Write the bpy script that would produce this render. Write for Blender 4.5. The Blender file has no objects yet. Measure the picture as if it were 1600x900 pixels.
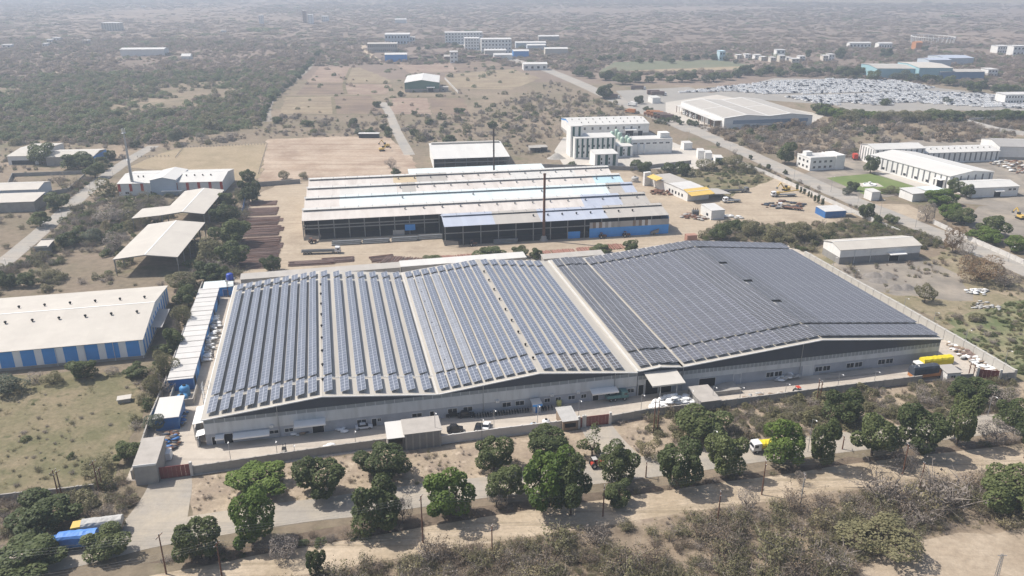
import bpy, math, random
import numpy as np
from mathutils import Vector, Matrix, noise
from mathutils.geometry import tessellate_polygon
R = math.radians
sc = bpy.context.scene
col = sc.collection
random.seed(7)
# ------------------------------------------------------------------ camera
CAM_H, FPX, YH = 110.0, 1260.0, -45.0
TH = math.atan((450 - YH) / FPX)
cd = bpy.data.cameras.new('camera'); cam = bpy.data.objects.new('camera', cd); col.objects.link(cam)
cam.location = (0, 0, CAM_H); cam.rotation_euler = (math.pi / 2 - TH, 0, 0)
cd.sensor_width = 36; cd.lens = FPX / 1600 * 36; cd.clip_start = 1; cd.clip_end = 40000
sc.camera = cam
# ------------------------------------------------------------------ sky, sun, exposure
SUN_EL = R(53); SUN_DIR = Vector((-0.95, 0.31, 0)).normalized()
w = bpy.data.worlds.new('World'); sc.world = w; w.use_nodes = True
nt = w.node_tree; bg = nt.nodes['Background']
sky = nt.nodes.new('ShaderNodeTexSky'); sky.sky_type = 'NISHITA'; sky.sun_disc = False
sky.sun_elevation = SUN_EL; sky.sun_rotation = math.atan2(SUN_DIR.x, SUN_DIR.y)
sky.air_density = 1.0; sky.dust_density = 3.0; sky.ozone_density = 1.0
nt.links.new(sky.outputs[0], bg.inputs[0]); bg.inputs[1].default_value = 0.12
sd = bpy.data.lights.new('sun', 'SUN'); sun = bpy.data.objects.new('sun', sd); col.objects.link(sun)
sd.energy = 5.0; sd.angle = R(0.6); sd.color = (1.0, 0.95, 0.88)
sv = Vector((SUN_DIR.x * math.cos(SUN_EL), SUN_DIR.y * math.cos(SUN_EL), math.sin(SUN_EL)))
sun.rotation_euler = sv.to_track_quat('Z', 'Y').to_euler(); sun.location = (-200, 100, 400)
sc.view_settings.view_transform = 'Standard'; sc.view_settings.look = 'None'
sc.view_settings.exposure = 0.1; sc.view_settings.gamma = 1.0; sc.view_settings.use_curve_mapping = False
cy = sc.cycles
cy.max_bounces = 5; cy.diffuse_bounces = 2; cy.glossy_bounces = 2; cy.transmission_bounces = 2; cy.volume_bounces = 1
cy.transparent_max_bounces = 4; cy.caustics_reflective = False; cy.caustics_refractive = False
cy.use_denoising = True
cy.sample_clamp_indirect = 6

# ------------------------------------------------------------------ photo pixel -> place on a horizontal plane
_f = Vector((0, math.cos(TH), -math.sin(TH))); _u = Vector((0, math.sin(TH), math.cos(TH)))
def ray(px, py):
    return Vector((1, 0, 0)) * ((px - 800) / FPX) + _u * (-(py - 450) / FPX) + _f
def G(px, py, z=0.0):
    d = ray(px, py); t = (z - CAM_H) / d.z
    return Vector((d.x * t, d.y * t, z))
def px_of(p):
    d = Vector(p) - Vector((0, 0, CAM_H)); zz = d.dot(_f)
    return 800 + FPX * d.x / zz, 450 - FPX * d.dot(_u) / zz

# ------------------------------------------------------------------ object helpers
def tag(o, label=None, cat=None, group=None, kind=None):
    if label: o['label'] = label
    if cat: o['category'] = cat
    if group: o['group'] = group
    if kind: o['kind'] = kind
    return o
def thing(name, label, cat, loc, rz=0.0, group=None):
    o = bpy.data.objects.new(name, None); col.objects.link(o)
    o.location = loc; o.rotation_euler = (0, 0, rz); o.empty_display_size = 0.5
    return tag(o, label, cat, group)
def mesh_obj(name, me, parent=None, loc=(0, 0, 0), rz=0.0, scale=None):
    o = bpy.data.objects.new(name, me); col.objects.link(o)
    if parent: o.parent = parent
    o.location = loc; o.rotation_euler = (0, 0, rz)
    if scale is not None: o.scale = (scale,) * 3 if not hasattr(scale, '__len__') else scale
    return o
def copy_tree(o, parent=None):
    c = o.copy(); col.objects.link(c); c.parent = parent
    for ch in o.children: copy_tree(ch, c)
    return c

class MB:
    """collects faces; build() links them as one mesh object"""
    def __init__(s): s.v = []; s.f = []; s.m = []; s.mats = []; s.sm = []
    def mi(s, m):
        if m is None: return 0
        if m not in s.mats: s.mats.append(m)
        return s.mats.index(m)
    def face(s, pts, m=None, smooth=False):
        b = len(s.v); s.v += [tuple(p) for p in pts]; s.f.append(tuple(range(b, b + len(pts)))); s.m.append(s.mi(m)); s.sm.append(smooth)
    def raw(s, vs, fs, m=None, smooth=False):
        b = len(s.v); s.v += [tuple(p) for p in vs]; k = s.mi(m)
        for f in fs: s.f.append(tuple(i + b for i in f)); s.m.append(k); s.sm.append(smooth)
    def box(s, x0, y0, z0, x1, y1, z1, m=None, bottom=True):
        vs = [(x0, y0, z0), (x1, y0, z0), (x1, y1, z0), (x0, y1, z0), (x0, y0, z1), (x1, y0, z1), (x1, y1, z1), (x0, y1, z1)]
        fs = [(4, 5, 6, 7), (0, 1, 5, 4), (1, 2, 6, 5), (2, 3, 7, 6), (3, 0, 4, 7)] + ([(3, 2, 1, 0)] if bottom else [])
        s.raw(vs, fs, m)
    def bar(s, a, b, wd, ht=None, m=None):
        a = Vector(a); b = Vector(b); ht = ht or wd; d = (b - a).normalized()
        up = Vector((0, 0, 1)) if abs(d.z) < .95 else Vector((0, 1, 0))
        x = d.cross(up).normalized() * wd / 2; y = x.cross(d).normalized() * ht / 2
        vs = [a - x - y, a + x - y, a + x + y, a - x + y, b - x - y, b + x - y, b + x + y, b - x + y]
        s.raw(vs, [(0, 1, 2, 3), (7, 6, 5, 4), (0, 4, 5, 1), (1, 5, 6, 2), (2, 6, 7, 3), (3, 7, 4, 0)], m)
    def tube(s, pts, rad, n=8, m=None, cap=True, smooth=True):
        rad = rad if hasattr(rad, '__len__') else [rad] * len(pts)
        rings = []; pts = [Vector(p) for p in pts]
        for i, p in enumerate(pts):
            d = (pts[min(i + 1, len(pts) - 1)] - pts[max(i - 1, 0)]).normalized()
            up = Vector((0, 0, 1)) if abs(d.z) < .9 else Vector((1, 0, 0))
            x = d.cross(up).normalized(); y = x.cross(d)
            rings.append([p + (x * math.cos(2 * math.pi * k / n) + y * math.sin(2 * math.pi * k / n)) * rad[i] for k in range(n)])
        vs = [q for r in rings for q in r]; fs = []
        for i in range(len(pts) - 1):
            for k in range(n):
                a = i * n + k; b = i * n + (k + 1) % n
                fs.append((a, a + n, b + n, b))
        s.raw(vs, fs, m, smooth)
        if cap:
            s.raw(rings[0], [tuple(range(n))], m); s.raw(rings[-1], [tuple(range(n - 1, -1, -1))], m)
    def lathe(s, prof, c=(0, 0, 0), n=14, m=None, smooth=True):
        vs = []; fs = []
        for r, z in prof:
            for k in range(n):
                a = 2 * math.pi * k / n; vs.append((c[0] + r * math.cos(a), c[1] + r * math.sin(a), c[2] + z))
        for i in range(len(prof) - 1):
            for k in range(n):
                a = i * n + k; b = i * n + (k + 1) % n; fs.append((a, b, b + n, a + n))
        fs.append(tuple(range((len(prof) - 1) * n, len(prof) * n)))
        s.raw(vs, fs, m, smooth)
    def prism(s, poly, axis, a, b, m=None):
        """2-D outline extruded along axis 'x' or 'y' from a to b"""
        mk = (lambda p, t: (t, p[0], p[1])) if axis == 'x' else (lambda p, t: (p[0], t, p[1]))
        n = len(poly); vs = [mk(p, a) for p in poly] + [mk(p, b) for p in poly]
        fs = [tuple(range(n)), tuple(range(2 * n - 1, n - 1, -1))] + [(i, i + n, (i + 1) % n + n, (i + 1) % n) for i in range(n)]
        s.raw(vs, fs, m)
    def mesh(s, name):
        me = bpy.data.meshes.new(name); me.from_pydata(s.v, [], s.f)
        for m in s.mats: me.materials.append(m)
        if len(s.mats) > 1: me.polygons.foreach_set('material_index', s.m)
        if any(s.sm): me.polygons.foreach_set('use_smooth', s.sm)
        me.update(); return me
    def build(s, name, parent=None, loc=(0, 0, 0), rz=0.0, m=None):
        me = s.mesh(name)
        if m is not None and not s.mats: me.materials.append(m)
        return mesh_obj(name, me, parent, loc, rz)

# ------------------------------------------------------------------ materials
_mc = {}
def mat(name, color, rough=.8, var=.12, scale=.25, metal=0.0, spec=.3, stretch=None, stain=None, stain_amt=.35, stain_scale=.12, bump=0, sheet=None, sheet_var=.06):
    """principled surface: base colour with two scales of blotchiness, optional stain colour and optional sheet-by-sheet tint"""
    if name in _mc: return _mc[name]
    m = bpy.data.materials.new(name); m.use_nodes = True; nt = m.node_tree; N = nt.nodes; L = nt.links
    b = N['Principled BSDF']; b.inputs['Roughness'].default_value = rough; b.inputs['Metallic'].default_value = metal
    b.inputs['Specular IOR Level'].default_value = spec
    tc = N.new('ShaderNodeTexCoord'); mp = N.new('ShaderNodeMapping'); L.new(tc.outputs['Object'], mp.inputs[0])
    if stretch: mp.inputs['Scale'].default_value = stretch
    def noise_tex(s, d=4):
        n = N.new('ShaderNodeTexNoise'); n.inputs['Scale'].default_value = s; n.inputs['Detail'].default_value = d; n.inputs['Roughness'].default_value = .65
        L.new(mp.outputs[0], n.inputs['Vector']); return n
    n1 = noise_tex(scale); hsv = N.new('ShaderNodeHueSaturation'); hsv.inputs['Color'].default_value = (*color, 1)
    mr = N.new('ShaderNodeMapRange'); mr.inputs['From Min'].default_value = .3; mr.inputs['From Max'].default_value = .7
    mr.inputs['To Min'].default_value = 1 - var; mr.inputs['To Max'].default_value = 1 + var
    L.new(n1.outputs['Fac'], mr.inputs['Value'])
    val = mr.outputs[0]
    if sheet:
        br = N.new('ShaderNodeTexBrick'); L.new(tc.outputs['Object'], br.inputs['Vector'])
        br.inputs['Color1'].default_value = (1 - sheet_var,) * 3 + (1,); br.inputs['Color2'].default_value = (1 + sheet_var,) * 3 + (1,)
        br.inputs['Mortar'].default_value = (1 - 2.2 * sheet_var,) * 3 + (1,); br.inputs['Scale'].default_value = 1; br.inputs['Mortar Size'].default_value = .035
        br.inputs['Brick Width'].default_value = sheet[0]; br.inputs['Row Height'].default_value = sheet[1]
        mm = N.new('ShaderNodeMath'); mm.operation = 'MULTIPLY'; L.new(val, mm.inputs[0]); L.new(br.outputs['Color'], mm.inputs[1]); val = mm.outputs[0]
    L.new(val, hsv.inputs['Value']); out = hsv.outputs[0]
    if stain:
        n2 = noise_tex(stain_scale, 6); r2 = N.new('ShaderNodeMapRange'); r2.inputs['From Min'].default_value = .48; r2.inputs['From Max'].default_value = .72
        r2.inputs['To Max'].default_value = stain_amt; L.new(n2.outputs['Fac'], r2.inputs['Value'])
        mx = N.new('ShaderNodeMix'); mx.data_type = 'RGBA'; L.new(r2.outputs[0], mx.inputs['Factor']); L.new(out, mx.inputs['A']); mx.inputs['B'].default_value = (*stain, 1); out = mx.outputs['Result']
    L.new(out, b.inputs['Base Color'])
    if bump:
        n3 = noise_tex(scale * 9, 3); bp = N.new('ShaderNodeBump'); bp.inputs['Strength'].default_value = bump; bp.inputs['Distance'].default_value = .1
        L.new(n3.outputs['Fac'], bp.inputs['Height']); L.new(bp.outputs[0], b.inputs['Normal'])
    _mc[name] = m; return m

def ground_mat(name, cols, scales=(.008, .05, .5), thr=.5, soft=.12, fine=.18, rough=.95, speck=None, tracks=None):
    """soil: colours blended by large and middle noise, fine mottling, optional dark specks and wheel-track streaks"""
    m = bpy.data.materials.new(name); m.use_nodes = True; nt = m.node_tree; N = nt.nodes; L = nt.links
    b = N['Principled BSDF']; b.inputs['Roughness'].default_value = rough; b.inputs['Specular IOR Level'].default_value = .1
    tc = N.new('ShaderNodeTexCoord'); src = tc.outputs['Object']
    def nz(s, d=5, vec=None, r=.6):
        n = N.new('ShaderNodeTexNoise'); n.inputs['Scale'].default_value = s; n.inputs['Detail'].default_value = d; n.inputs['Roughness'].default_value = r
        L.new(vec or src, n.inputs['Vector']); return n.outputs['Fac']
    def rng(v, a, b_, c=0., d=1.):
        q = N.new('ShaderNodeMapRange'); q.inputs['From Min'].default_value = a; q.inputs['From Max'].default_value = b_; q.inputs['To Min'].default_value = c; q.inputs['To Max'].default_value = d
        L.new(v, q.inputs['Value']); return q.outputs[0]
    def mix(f, a, b_):
        q = N.new('ShaderNodeMix'); q.data_type = 'RGBA'; L.new(f, q.inputs['Factor'])
        for k, x in (('A', a), ('B', b_)):
            if isinstance(x, tuple): q.inputs[k].default_value = (*x, 1)
            else: L.new(x, q.inputs[k])
        return q.outputs['Result']
    out = mix(rng(nz(scales[0], 7), thr - soft, thr + soft), cols[0], cols[1])
    if len(cols) > 2: out = mix(rng(nz(scales[1], 6), .5 - .1, .5 + .14), out, cols[2])
    if len(cols) > 3: out = mix(rng(nz(scales[1] * 2.7, 6), .56, .68), out, cols[3])
    if tracks:
        mp = N.new('ShaderNodeMapping'); mp.inputs['Rotation'].default_value = (0, 0, -tracks[0]); k_ = tracks[3] if len(tracks) > 3 else .55; mp.inputs['Scale'].default_value = (k_ * .04, k_, 1); L.new(src, mp.inputs[0])
        out = mix(rng(nz(1.0, 3, mp.outputs[0]), .5, .7, 0, tracks[2]), out, tracks[1])
    if speck: out = mix(rng(nz(speck[1], 3), speck[2], speck[2] + .08, 0, speck[3]), out, speck[0])
    h = N.new('ShaderNodeHueSaturation'); L.new(out, h.inputs['Color']); L.new(rng(nz(scales[2], 5, None, .75), .3, .7, 1 - fine, 1 + fine), h.inputs['Value'])
    L.new(h.outputs[0], b.inputs['Base Color'])
    bp = N.new('ShaderNodeBump'); bp.inputs['Strength'].default_value = .35; bp.inputs['Distance'].default_value = .3; L.new(nz(scales[2] * 1.7, 4), bp.inputs['Height']); L.new(bp.outputs[0], b.inputs['Normal'])
    return m

def sheet(name, pts, z, m, jit=0.0, step=6.0, kind='structure', label=None, world=False):
    """flat sheet on the ground from photo pixels (or world points), its rim broken up by noise"""
    P = [Vector(p).to_3d() if world else G(*p) for p in pts]; Q = []
    for i, a in enumerate(P):
        b = P[(i + 1) % len(P)]; n = max(1, int((b - a).length / step)) if jit else 1; n = min(n, 60)
        for k in range(n):
            p = a.lerp(b, k / n)
            if jit and k: p = p + Vector((noise.noise(p * .13 + Vector((3, 1, 7))), noise.noise(p * .13 + Vector((9, 4, 2))), 0)) * jit
            Q.append(Vector((p.x, p.y, z)))
    tr = tessellate_polygon([Q]); me = bpy.data.meshes.new(name)
    fs = []
    for t in tr:
        a, b, c = (Q[i] for i in t)
        fs.append(tuple(t) if (b - a).cross(c - a).z > 0 else tuple(reversed(t)))
    me.from_pydata([tuple(p) for p in Q], [], fs); me.materials.append(m); me.update()
    o = mesh_obj(name, me); tag(o, label, None, None, kind); return o

def ribbon(name, pts, width, z, m, world=False, kind='structure', label=None):
    """road strip of even width along photo pixels"""
    P = [Vector(p).to_3d() if world else G(*p) for p in pts]; S = []
    for i in range(len(P) - 1):
        p0 = P[max(i - 1, 0)]; p1 = P[i]; p2 = P[i + 1]; p3 = P[min(i + 2, len(P) - 1)]
        for k in range(8):
            t = k / 8
            S.append(.5 * ((2 * p1) + (p2 - p0) * t + (2 * p0 - 5 * p1 + 4 * p2 - p3) * t * t + (3 * p1 - p0 - 3 * p2 + p3) * t ** 3))
    S.append(P[-1]); vs = []; fs = []
    for i, p in enumerate(S):
        d = S[min(i + 1, len(S) - 1)] - S[max(i - 1, 0)]; n = Vector((-d.y, d.x, 0)).normalized()
        wv = (width[0] + (width[1] - width[0]) * i / (len(S) - 1)) if hasattr(width, '__len__') else width
        wv *= 1 + .12 * noise.noise(p * .08)
        for q in (p + n * wv / 2, p - n * wv / 2): vs.append((q.x, q.y, z))
        if i: k = 2 * i; fs.append((k - 2, k - 1, k + 1, k))
    me = bpy.data.meshes.new(name); me.from_pydata(vs, [], fs); me.materials.append(m); me.update()
    o = mesh_obj(name, me); tag(o, label, None, None, kind); return o

class Frame:
    """a building's own axes: origin on the ground, u along the front, v to the back"""
    def __init__(s, px, py, z, ang):
        p = G(px, py, z); s.o = Vector((p.x, p.y, 0)); s.a = R(ang); c, d = math.cos(s.a), math.sin(s.a)
        s.u = Vector((c, d, 0)); s.v = Vector((-d, c, 0))
    def st(s, px, py, z=0.0):
        d = G(px, py, z) - Vector((s.o.x, s.o.y, z)); return d.dot(s.u), d.dot(s.v)
    def wall(s, px, py, t=0.0):
        """pixel -> (s, z) on the upright plane v = t"""
        d = ray(px, py); c = Vector((0, 0, CAM_H)); q = s.o + s.v * t
        k = (q - c).dot(s.v) / d.dot(s.v); p = c + d * k
        return (p - s.o).dot(s.u), p.z
    def W(s, a, b, z=0.0): 
        p = s.o + s.u * a + s.v * b; return Vector((p.x, p.y, z))
# ================================================================== ground, roads, yards
TAN = (.40, .31, .225); SOIL = (.30, .225, .17); SCRUB = (.20, .165, .135); DRYG = (.33, .285, .185); OLIVE = (.16, .155, .085)
M_plain = ground_mat('dry_plain', [(.22, .175, .13), (.31, .245, .18), (.18, .15, .105), (.15, .14, .085)], (.005, .018, .35), thr=.58, soft=.1, fine=.25)
M_sand = ground_mat('yard_sand', [(.385, .315, .235), (.32, .26, .195), (.42, .35, .265)], (.02, .09, .6), fine=.14, tracks=(R(10), (.28, .225, .17), .6))
M_graded = ground_mat('graded_soil', [(.38, .29, .215), (.29, .215, .16), (.44, .355, .275)], (.025, .06, .5), fine=.18, tracks=(R(5), (.25, .18, .13), .7, .16))
M_field = ground_mat('ploughed_field', [(.20, .148, .115), (.17, .13, .105), (.235, .18, .13)], (.012, .05, .5), fine=.16, tracks=(R(88), (.11, .085, .066), .85, .09))
M_drygrass = ground_mat('dry_grass_ground', [(.31, .25, .165), (.25, .205, .135), (.34, .27, .185)], (.02, .09, .7), fine=.18)
M_grass = ground_mat('rough_grass_ground', [(.175, .155, .092), (.135, .13, .07), (.225, .185, .12), (.105, .105, .056)], (.03, .1, .8), fine=.2)
M_green = ground_mat('reedy_grass_ground', [(.15, .165, .085), (.10, .125, .055), (.25, .225, .14)], (.03, .1, .8), fine=.2)
M_lawn = ground_mat('mown_lawn', [(.145, .19, .065), (.12, .165, .055), (.17, .205, .08)], (.03, .12, .8), fine=.1)
M_conc = ground_mat('yard_concrete', [(.47, .415, .35), (.42, .37, .315), (.50, .45, .385)], (.03, .12, .5), fine=.07, rough=.85, tracks=(R(13), (.28, .25, .22), .5))
M_pale = ground_mat('pale_paving', [(.50, .46, .41), (.45, .42, .37)], (.03, .1, .5), fine=.07)
M_road = ground_mat('worn_asphalt', [(.30, .285, .26), (.34, .32, .29), (.38, .34, .29)], (.03, .1, .6), fine=.08, tracks=(R(-40), (.17, .16, .15), .4))
M_road2 = ground_mat('dusty_asphalt', [(.31, .285, .25), (.36, .325, .28), (.40, .35, .28)], (.03, .1, .6), fine=.08, tracks=(R(10), (.22, .205, .185), .5))
M_dirt = ground_mat('dirt_track', [(.42, .34, .25), (.36, .29, .205), (.46, .38, .285)], (.03, .1, .7), fine=.2, tracks=(R(9), (.24, .195, .135), .8))
M_verge = ground_mat('dusty_verge', [(.39, .315, .23), (.32, .26, .19), (.27, .215, .165), (.45, .37, .28)], (.03, .12, .8), fine=.2)
M_gravelly = ground_mat('grey_gravel_ground', [(.27, .24, .205), (.33, .285, .23), (.20, .18, .155)], (.03, .1, .8), fine=.15)
M_car = ground_mat('car_park_asphalt', [(.27, .255, .235), (.31, .29, .26)], (.02, .1, .6), fine=.08)

_v = [(-9000, -400, 0), (9000, -400, 0), (9000, 14000, 0), (-9000, 14000, 0)]
me = bpy.data.meshes.new('ground'); me.from_pydata(_v, [], [(0, 1, 2, 3)]); me.materials.append(M_plain)
tag(mesh_obj('ground', me), None, None, None, 'structure')

M_farp = ground_mat('scrub_covered_plain', [(.195, .15, .122), (.245, .19, .15), (.175, .138, .112)], (.0016, .0035, .03), fine=.16)
sheet('far_plain', [(-9000, 880), (-1200, 760), (-300, 900), (200, 850), (700, 900), (9000, 980), (9000, 13900), (-9000, 13900)], .015, M_farp, 60, 120, world=True)
# low far hills
def hills(name, x0, x1, y0, depth, hgt, seed):
    n, k = 60, 10; vs = []; fs = []
    for j in range(k):
        for i in range(n):
            x = x0 + (x1 - x0) * i / (n - 1); y = y0 + depth * j / (k - 1)
            e = min(i, n - 1 - i) / (n * .35); e = min(1, e) ** 1.2; b = math.sin(math.pi * j / (k - 1))
            vs.append((x, y, -1 + hgt * e * b * (.75 + .5 * noise.noise(Vector((x * .0012 + seed, y * .001, seed))))))
    for j in range(k - 1):
        for i in range(n - 1): a = j * n + i; fs.append((a, a + 1, a + n + 1, a + n))
    me = bpy.data.meshes.new(name); me.from_pydata(vs, [], fs); me.materials.append(M_plain); me.polygons.foreach_set('use_smooth', [True] * len(fs)); me.update()
    tag(mesh_obj(name, me), None, None, None, 'structure')
hills('hill', 1000, 3600, 3100, 1500, 62, 3.1)
hills('hill', -600, 1500, 4600, 1800, 50, 8.4)
hills('hill', -4500, -900, 5600, 1800, 55, 5.7)

sheet('factory_yard', [(196, 752), (262, 596), (342, 440), (372, 432), (600, 418), (860, 400), (1010, 392), (1110, 376), (1225, 380), (1262, 396), (1450, 500), (1590, 592), (1440, 596), (1200, 627), (1010, 646), (905, 669), (690, 694), (605, 701), (300, 744)], .03, M_conc)
sheet('works_yard', [(366, 438), (384, 312), (440, 286), (700, 274), (985, 268), (1030, 286), (1130, 310), (1180, 292), (1215, 278), (1290, 312), (1340, 338), (1300, 352), (1210, 352), (1135, 345), (1085, 374), (1010, 392), (860, 400), (600, 418)], .06, M_sand, 3)
sheet('graded_plot', [(406, 284), (418, 218), (520, 213), (606, 214), (640, 240), (655, 266), (640, 276), (520, 278)], .05, M_graded, 3)
sheet('dry_paddock', [(250, 240), (285, 231), (418, 224), (404, 278), (352, 292), (330, 272), (200, 262)], .04, M_drygrass, 3)
M_fieldb = ground_mat('pinkish_field', [(.275, .20, .16), (.235, .17, .135), (.31, .24, .185)], (.012, .05, .3), fine=.2, tracks=(R(86), (.17, .125, .10), .7, .12))
M_fieldc = ground_mat('stubble_field', [(.26, .205, .14), (.21, .165, .12), (.30, .245, .17)], (.012, .05, .3), fine=.2, tracks=(R(4), (.18, .145, .105), .7, .12))
for m_, P_ in ((M_fieldc, [(438, 178), (446, 152), (520, 151), (524, 178)]), (M_field, [(525, 178), (521, 151), (580, 150), (602, 178)]), (M_fieldb, [(606, 178), (614, 153), (668, 153), (674, 179)]), (M_field, [(676, 179), (670, 153), (725, 153), (733, 180)]),
        (M_field, [(462, 148), (478, 130), (536, 130), (540, 147)]), (M_fieldb, [(479, 129), (500, 104), (548, 105), (540, 129)]), (M_fieldc, [(541, 129), (549, 105), (564, 106), (612, 126), (604, 131)]), (M_fieldb, [(542, 147), (538, 131), (612, 132), (604, 147)]),
        (M_fieldb, [(640, 114), (612, 97), (700, 93), (716, 112)]), (M_field, [(718, 112), (702, 93), (770, 90), (800, 106)]), (M_fieldc, [(700, 138), (696, 116), (800, 108), (845, 122), (800, 140)])): sheet('ploughed_field', P_, .04, m_, 3)
ribbon('canal', [(502, 80), (482, 106), (464, 122), (441, 141), (424, 156), (417, 172), (419, 190)], 7, .055, ground_mat('canal_bed', [(.30, .27, .23), (.24, .21, .18)], (.03, .1, .6)))
M_bund = ground_mat('weedy_bund', [(.16, .135, .085), (.12, .11, .065), (.21, .17, .115)], (.05, .15, .8), fine=.25)
for P_ in ([(438, 151), (500, 150), (604, 148.5)], [(541, 147), (538, 131), (548, 106)], [(470, 130), (540, 130), (612, 131)], [(606, 152), (670, 152), (730, 152)], [(523, 178), (520, 152)], [(640, 115), (716, 113), (810, 107)], [(437, 179), (520, 179.5), (600, 179)]): ribbon('field_bund', P_, 3.5, .06, M_bund)
sheet('crop_strip', [(935, 112), (960, 97), (1130, 93), (1180, 103), (1030, 108)], .05, ground_mat('crop_green', [(.145, .155, .10), (.18, .175, .12)], (.01, .05, .4)), 6)
sheet('stubble_strip', [(950, 112), (1170, 103), (1180, 108), (1020, 112)], .07, M_drygrass, 4)
sheet('rough_grass', [(-60, 596), (110, 580), (238, 588), (225, 640), (200, 700), (180, 745), (90, 775), (-60, 770)], .03, M_grass, 4)
sheet('reedy_hollow', [(1468, 520), (1520, 486), (1640, 462), (1660, 600), (1580, 584)], .02, M_green, 5)
sheet('waste_grass', [(1262, 398), (1300, 384), (1440, 412), (1486, 388), (1640, 462), (1660, 610), (1592, 594), (1470, 508)], .012, ground_mat('weedy_ground', [(.235, .20, .13), (.17, .155, .09), (.30, .245, .175), (.14, .135, .075)], (.02, .07, .7), fine=.22), 5)
sheet('rubble_ground', [(1300, 398), (1440, 402), (1500, 430), (1520, 470), (1400, 462), (1310, 430)], .02, M_gravelly, 5)
sheet('dusty_verge', [(300, 746), (605, 703), (690, 697), (905, 672), (1010, 650), (1200, 630), (1440, 600), (1600, 596), (1620, 660), (1400, 690), (1100, 726), (850, 760), (560, 800), (400, 818), (300, 830)], .012, M_verge, 3)
sheet('bare_pad', [(1330, 905), (1400, 850), (1500, 832), (1640, 826), (1660, 905), (1640, 960), (1350, 960)], .02, ground_mat('pad_soil', [(.36, .29, .215), (.31, .25, .185), (.40, .33, .25)], (.04, .12, .8), fine=.18, tracks=(R(20), (.26, .21, .155), .5)), 4)
sheet('field_edge_strip', [(380, 905), (520, 848), (850, 795), (1200, 742), (1640, 690), (1660, 760), (1300, 790), (1000, 826), (700, 872), (560, 910)], .014, M_verge, 4)
sheet('tree_shade_strip', [(230, 880), (330, 856), (560, 818), (760, 790), (1000, 762), (1250, 728), (1640, 676), (1640, 694), (1250, 745), (1000, 780), (760, 812), (560, 844), (330, 884)], .02, ground_mat('shade_soil', [(.135, .105, .078), (.11, .086, .064), (.18, .14, .105)], (.04, .15, .9), fine=.25), 2.5)  # dark soil strip: the roadside trees' shade put into the ground colour
sheet('thorn_ground', [(330, 960), (470, 900), (720, 852), (900, 826), (1100, 795), (1250, 774), (1420, 757), (1640, 730), (1680, 838), (1500, 836), (1400, 854), (1320, 910), (1300, 960)], .017, ground_mat('thorn_soil', [(.235, .185, .135), (.19, .15, .11), (.30, .24, .175)], (.04, .12, .8), fine=.25), 3)
ribbon('dirt_track', [(230, 925), (420, 886), (560, 862), (700, 838), (850, 814), (1000, 792), (1100, 777), (1250, 756), (1400, 734), (1640, 704)], 8.5, .035, M_dirt)
ribbon('front_road', [(-140, 915), (120, 866), (240, 836), (420, 806), (560, 788), (680, 771), (850, 750), (1000, 731), (1100, 717), (1250, 699), (1400, 681), (1680, 646)], 8.5, .045, M_road2)
ribbon('gate_drive', [(268, 738), (262, 770), (242, 815), (225, 846)], (9, 15), .055, M_road2)
ribbon('gate_drive', [(930, 664), (948, 690), (978, 722), (1004, 738)], (8, 10), .055, M_road2)
ribbon('main_road', [(1700, 466), (1560, 405), (1470, 367), (1400, 340), (1330, 312), (1230, 268), (1150, 232), (1080, 202), (1020, 180), (960, 155), (900, 128), (850, 108), (790, 90), (740, 75), (700, 62)], (11.5, 17), .08, M_road)
ribbon('lorry_layby', [(1095, 205), (1050, 186), (1005, 170), (960, 152)], 26, .07, M_road)
ribbon('side_road', [(-60, 450), (0, 414), (50, 374), (100, 331), (130, 304), (165, 275), (205, 248), (240, 228)], 8, .06, M_road)
ribbon('field_lane', [(598, 160), (608, 176), (620, 205), (640, 242)], 7, .06, M_road)
ribbon('farm_road', [(566, 70), (576, 84), (592, 96), (600, 100)], 10, .06, M_dirt)
ribbon('farm_road', [(-30, 136), (10, 128), (60, 120), (110, 104), (125, 98)], 9, .06, M_dirt)
sheet('lorry_park', [(962, 142), (1076, 136), (1120, 148), (1048, 160), (1030, 190), (990, 168)], .09, M_car)
sheet('car_park', [(1110, 146), (1210, 122), (1400, 126), (1470, 138), (1640, 156), (1660, 178), (1480, 172), (1340, 176), (1300, 164), (1130, 152)], .085, M_car)
sheet('depot_yard', [(1040, 190), (1040, 160), (1120, 148), (1290, 180), (1270, 192), (1120, 196)], .1, M_pale)
sheet('plant_yard', [(884, 264), (866, 236), (880, 215), (1000, 200), (1060, 226), (1132, 246), (1090, 264), (1000, 264)], .09, M_pale)
sheet('garden_plot', [(1075, 312), (1050, 268), (1180, 262), (1230, 296), (1180, 303)], .03, M_grass, 3)
sheet('compound_yard', [(1250, 274), (1330, 240), (1450, 215), (1640, 224), (1640, 330), (1500, 318), (1440, 304), (1330, 310)], .04, M_gravelly, 3)
sheet('lawn', [(1291, 278), (1362, 271), (1428, 291), (1422, 301), (1350, 304)], .06, M_lawn, .6)
sheet('paved_path', [(1362, 270), (1380, 268), (1500, 296), (1470, 306), (1426, 290)], .08, M_pale)
sheet('forecourt', [(1360, 318), (1420, 320), (1450, 335), (1430, 346), (1380, 328)], .07, M_sand, 1)
sheet('depot_pad', [(1500, 350), (1530, 322), (1640, 322), (1640, 372), (1560, 366)], .05, M_gravelly, 2)
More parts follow.
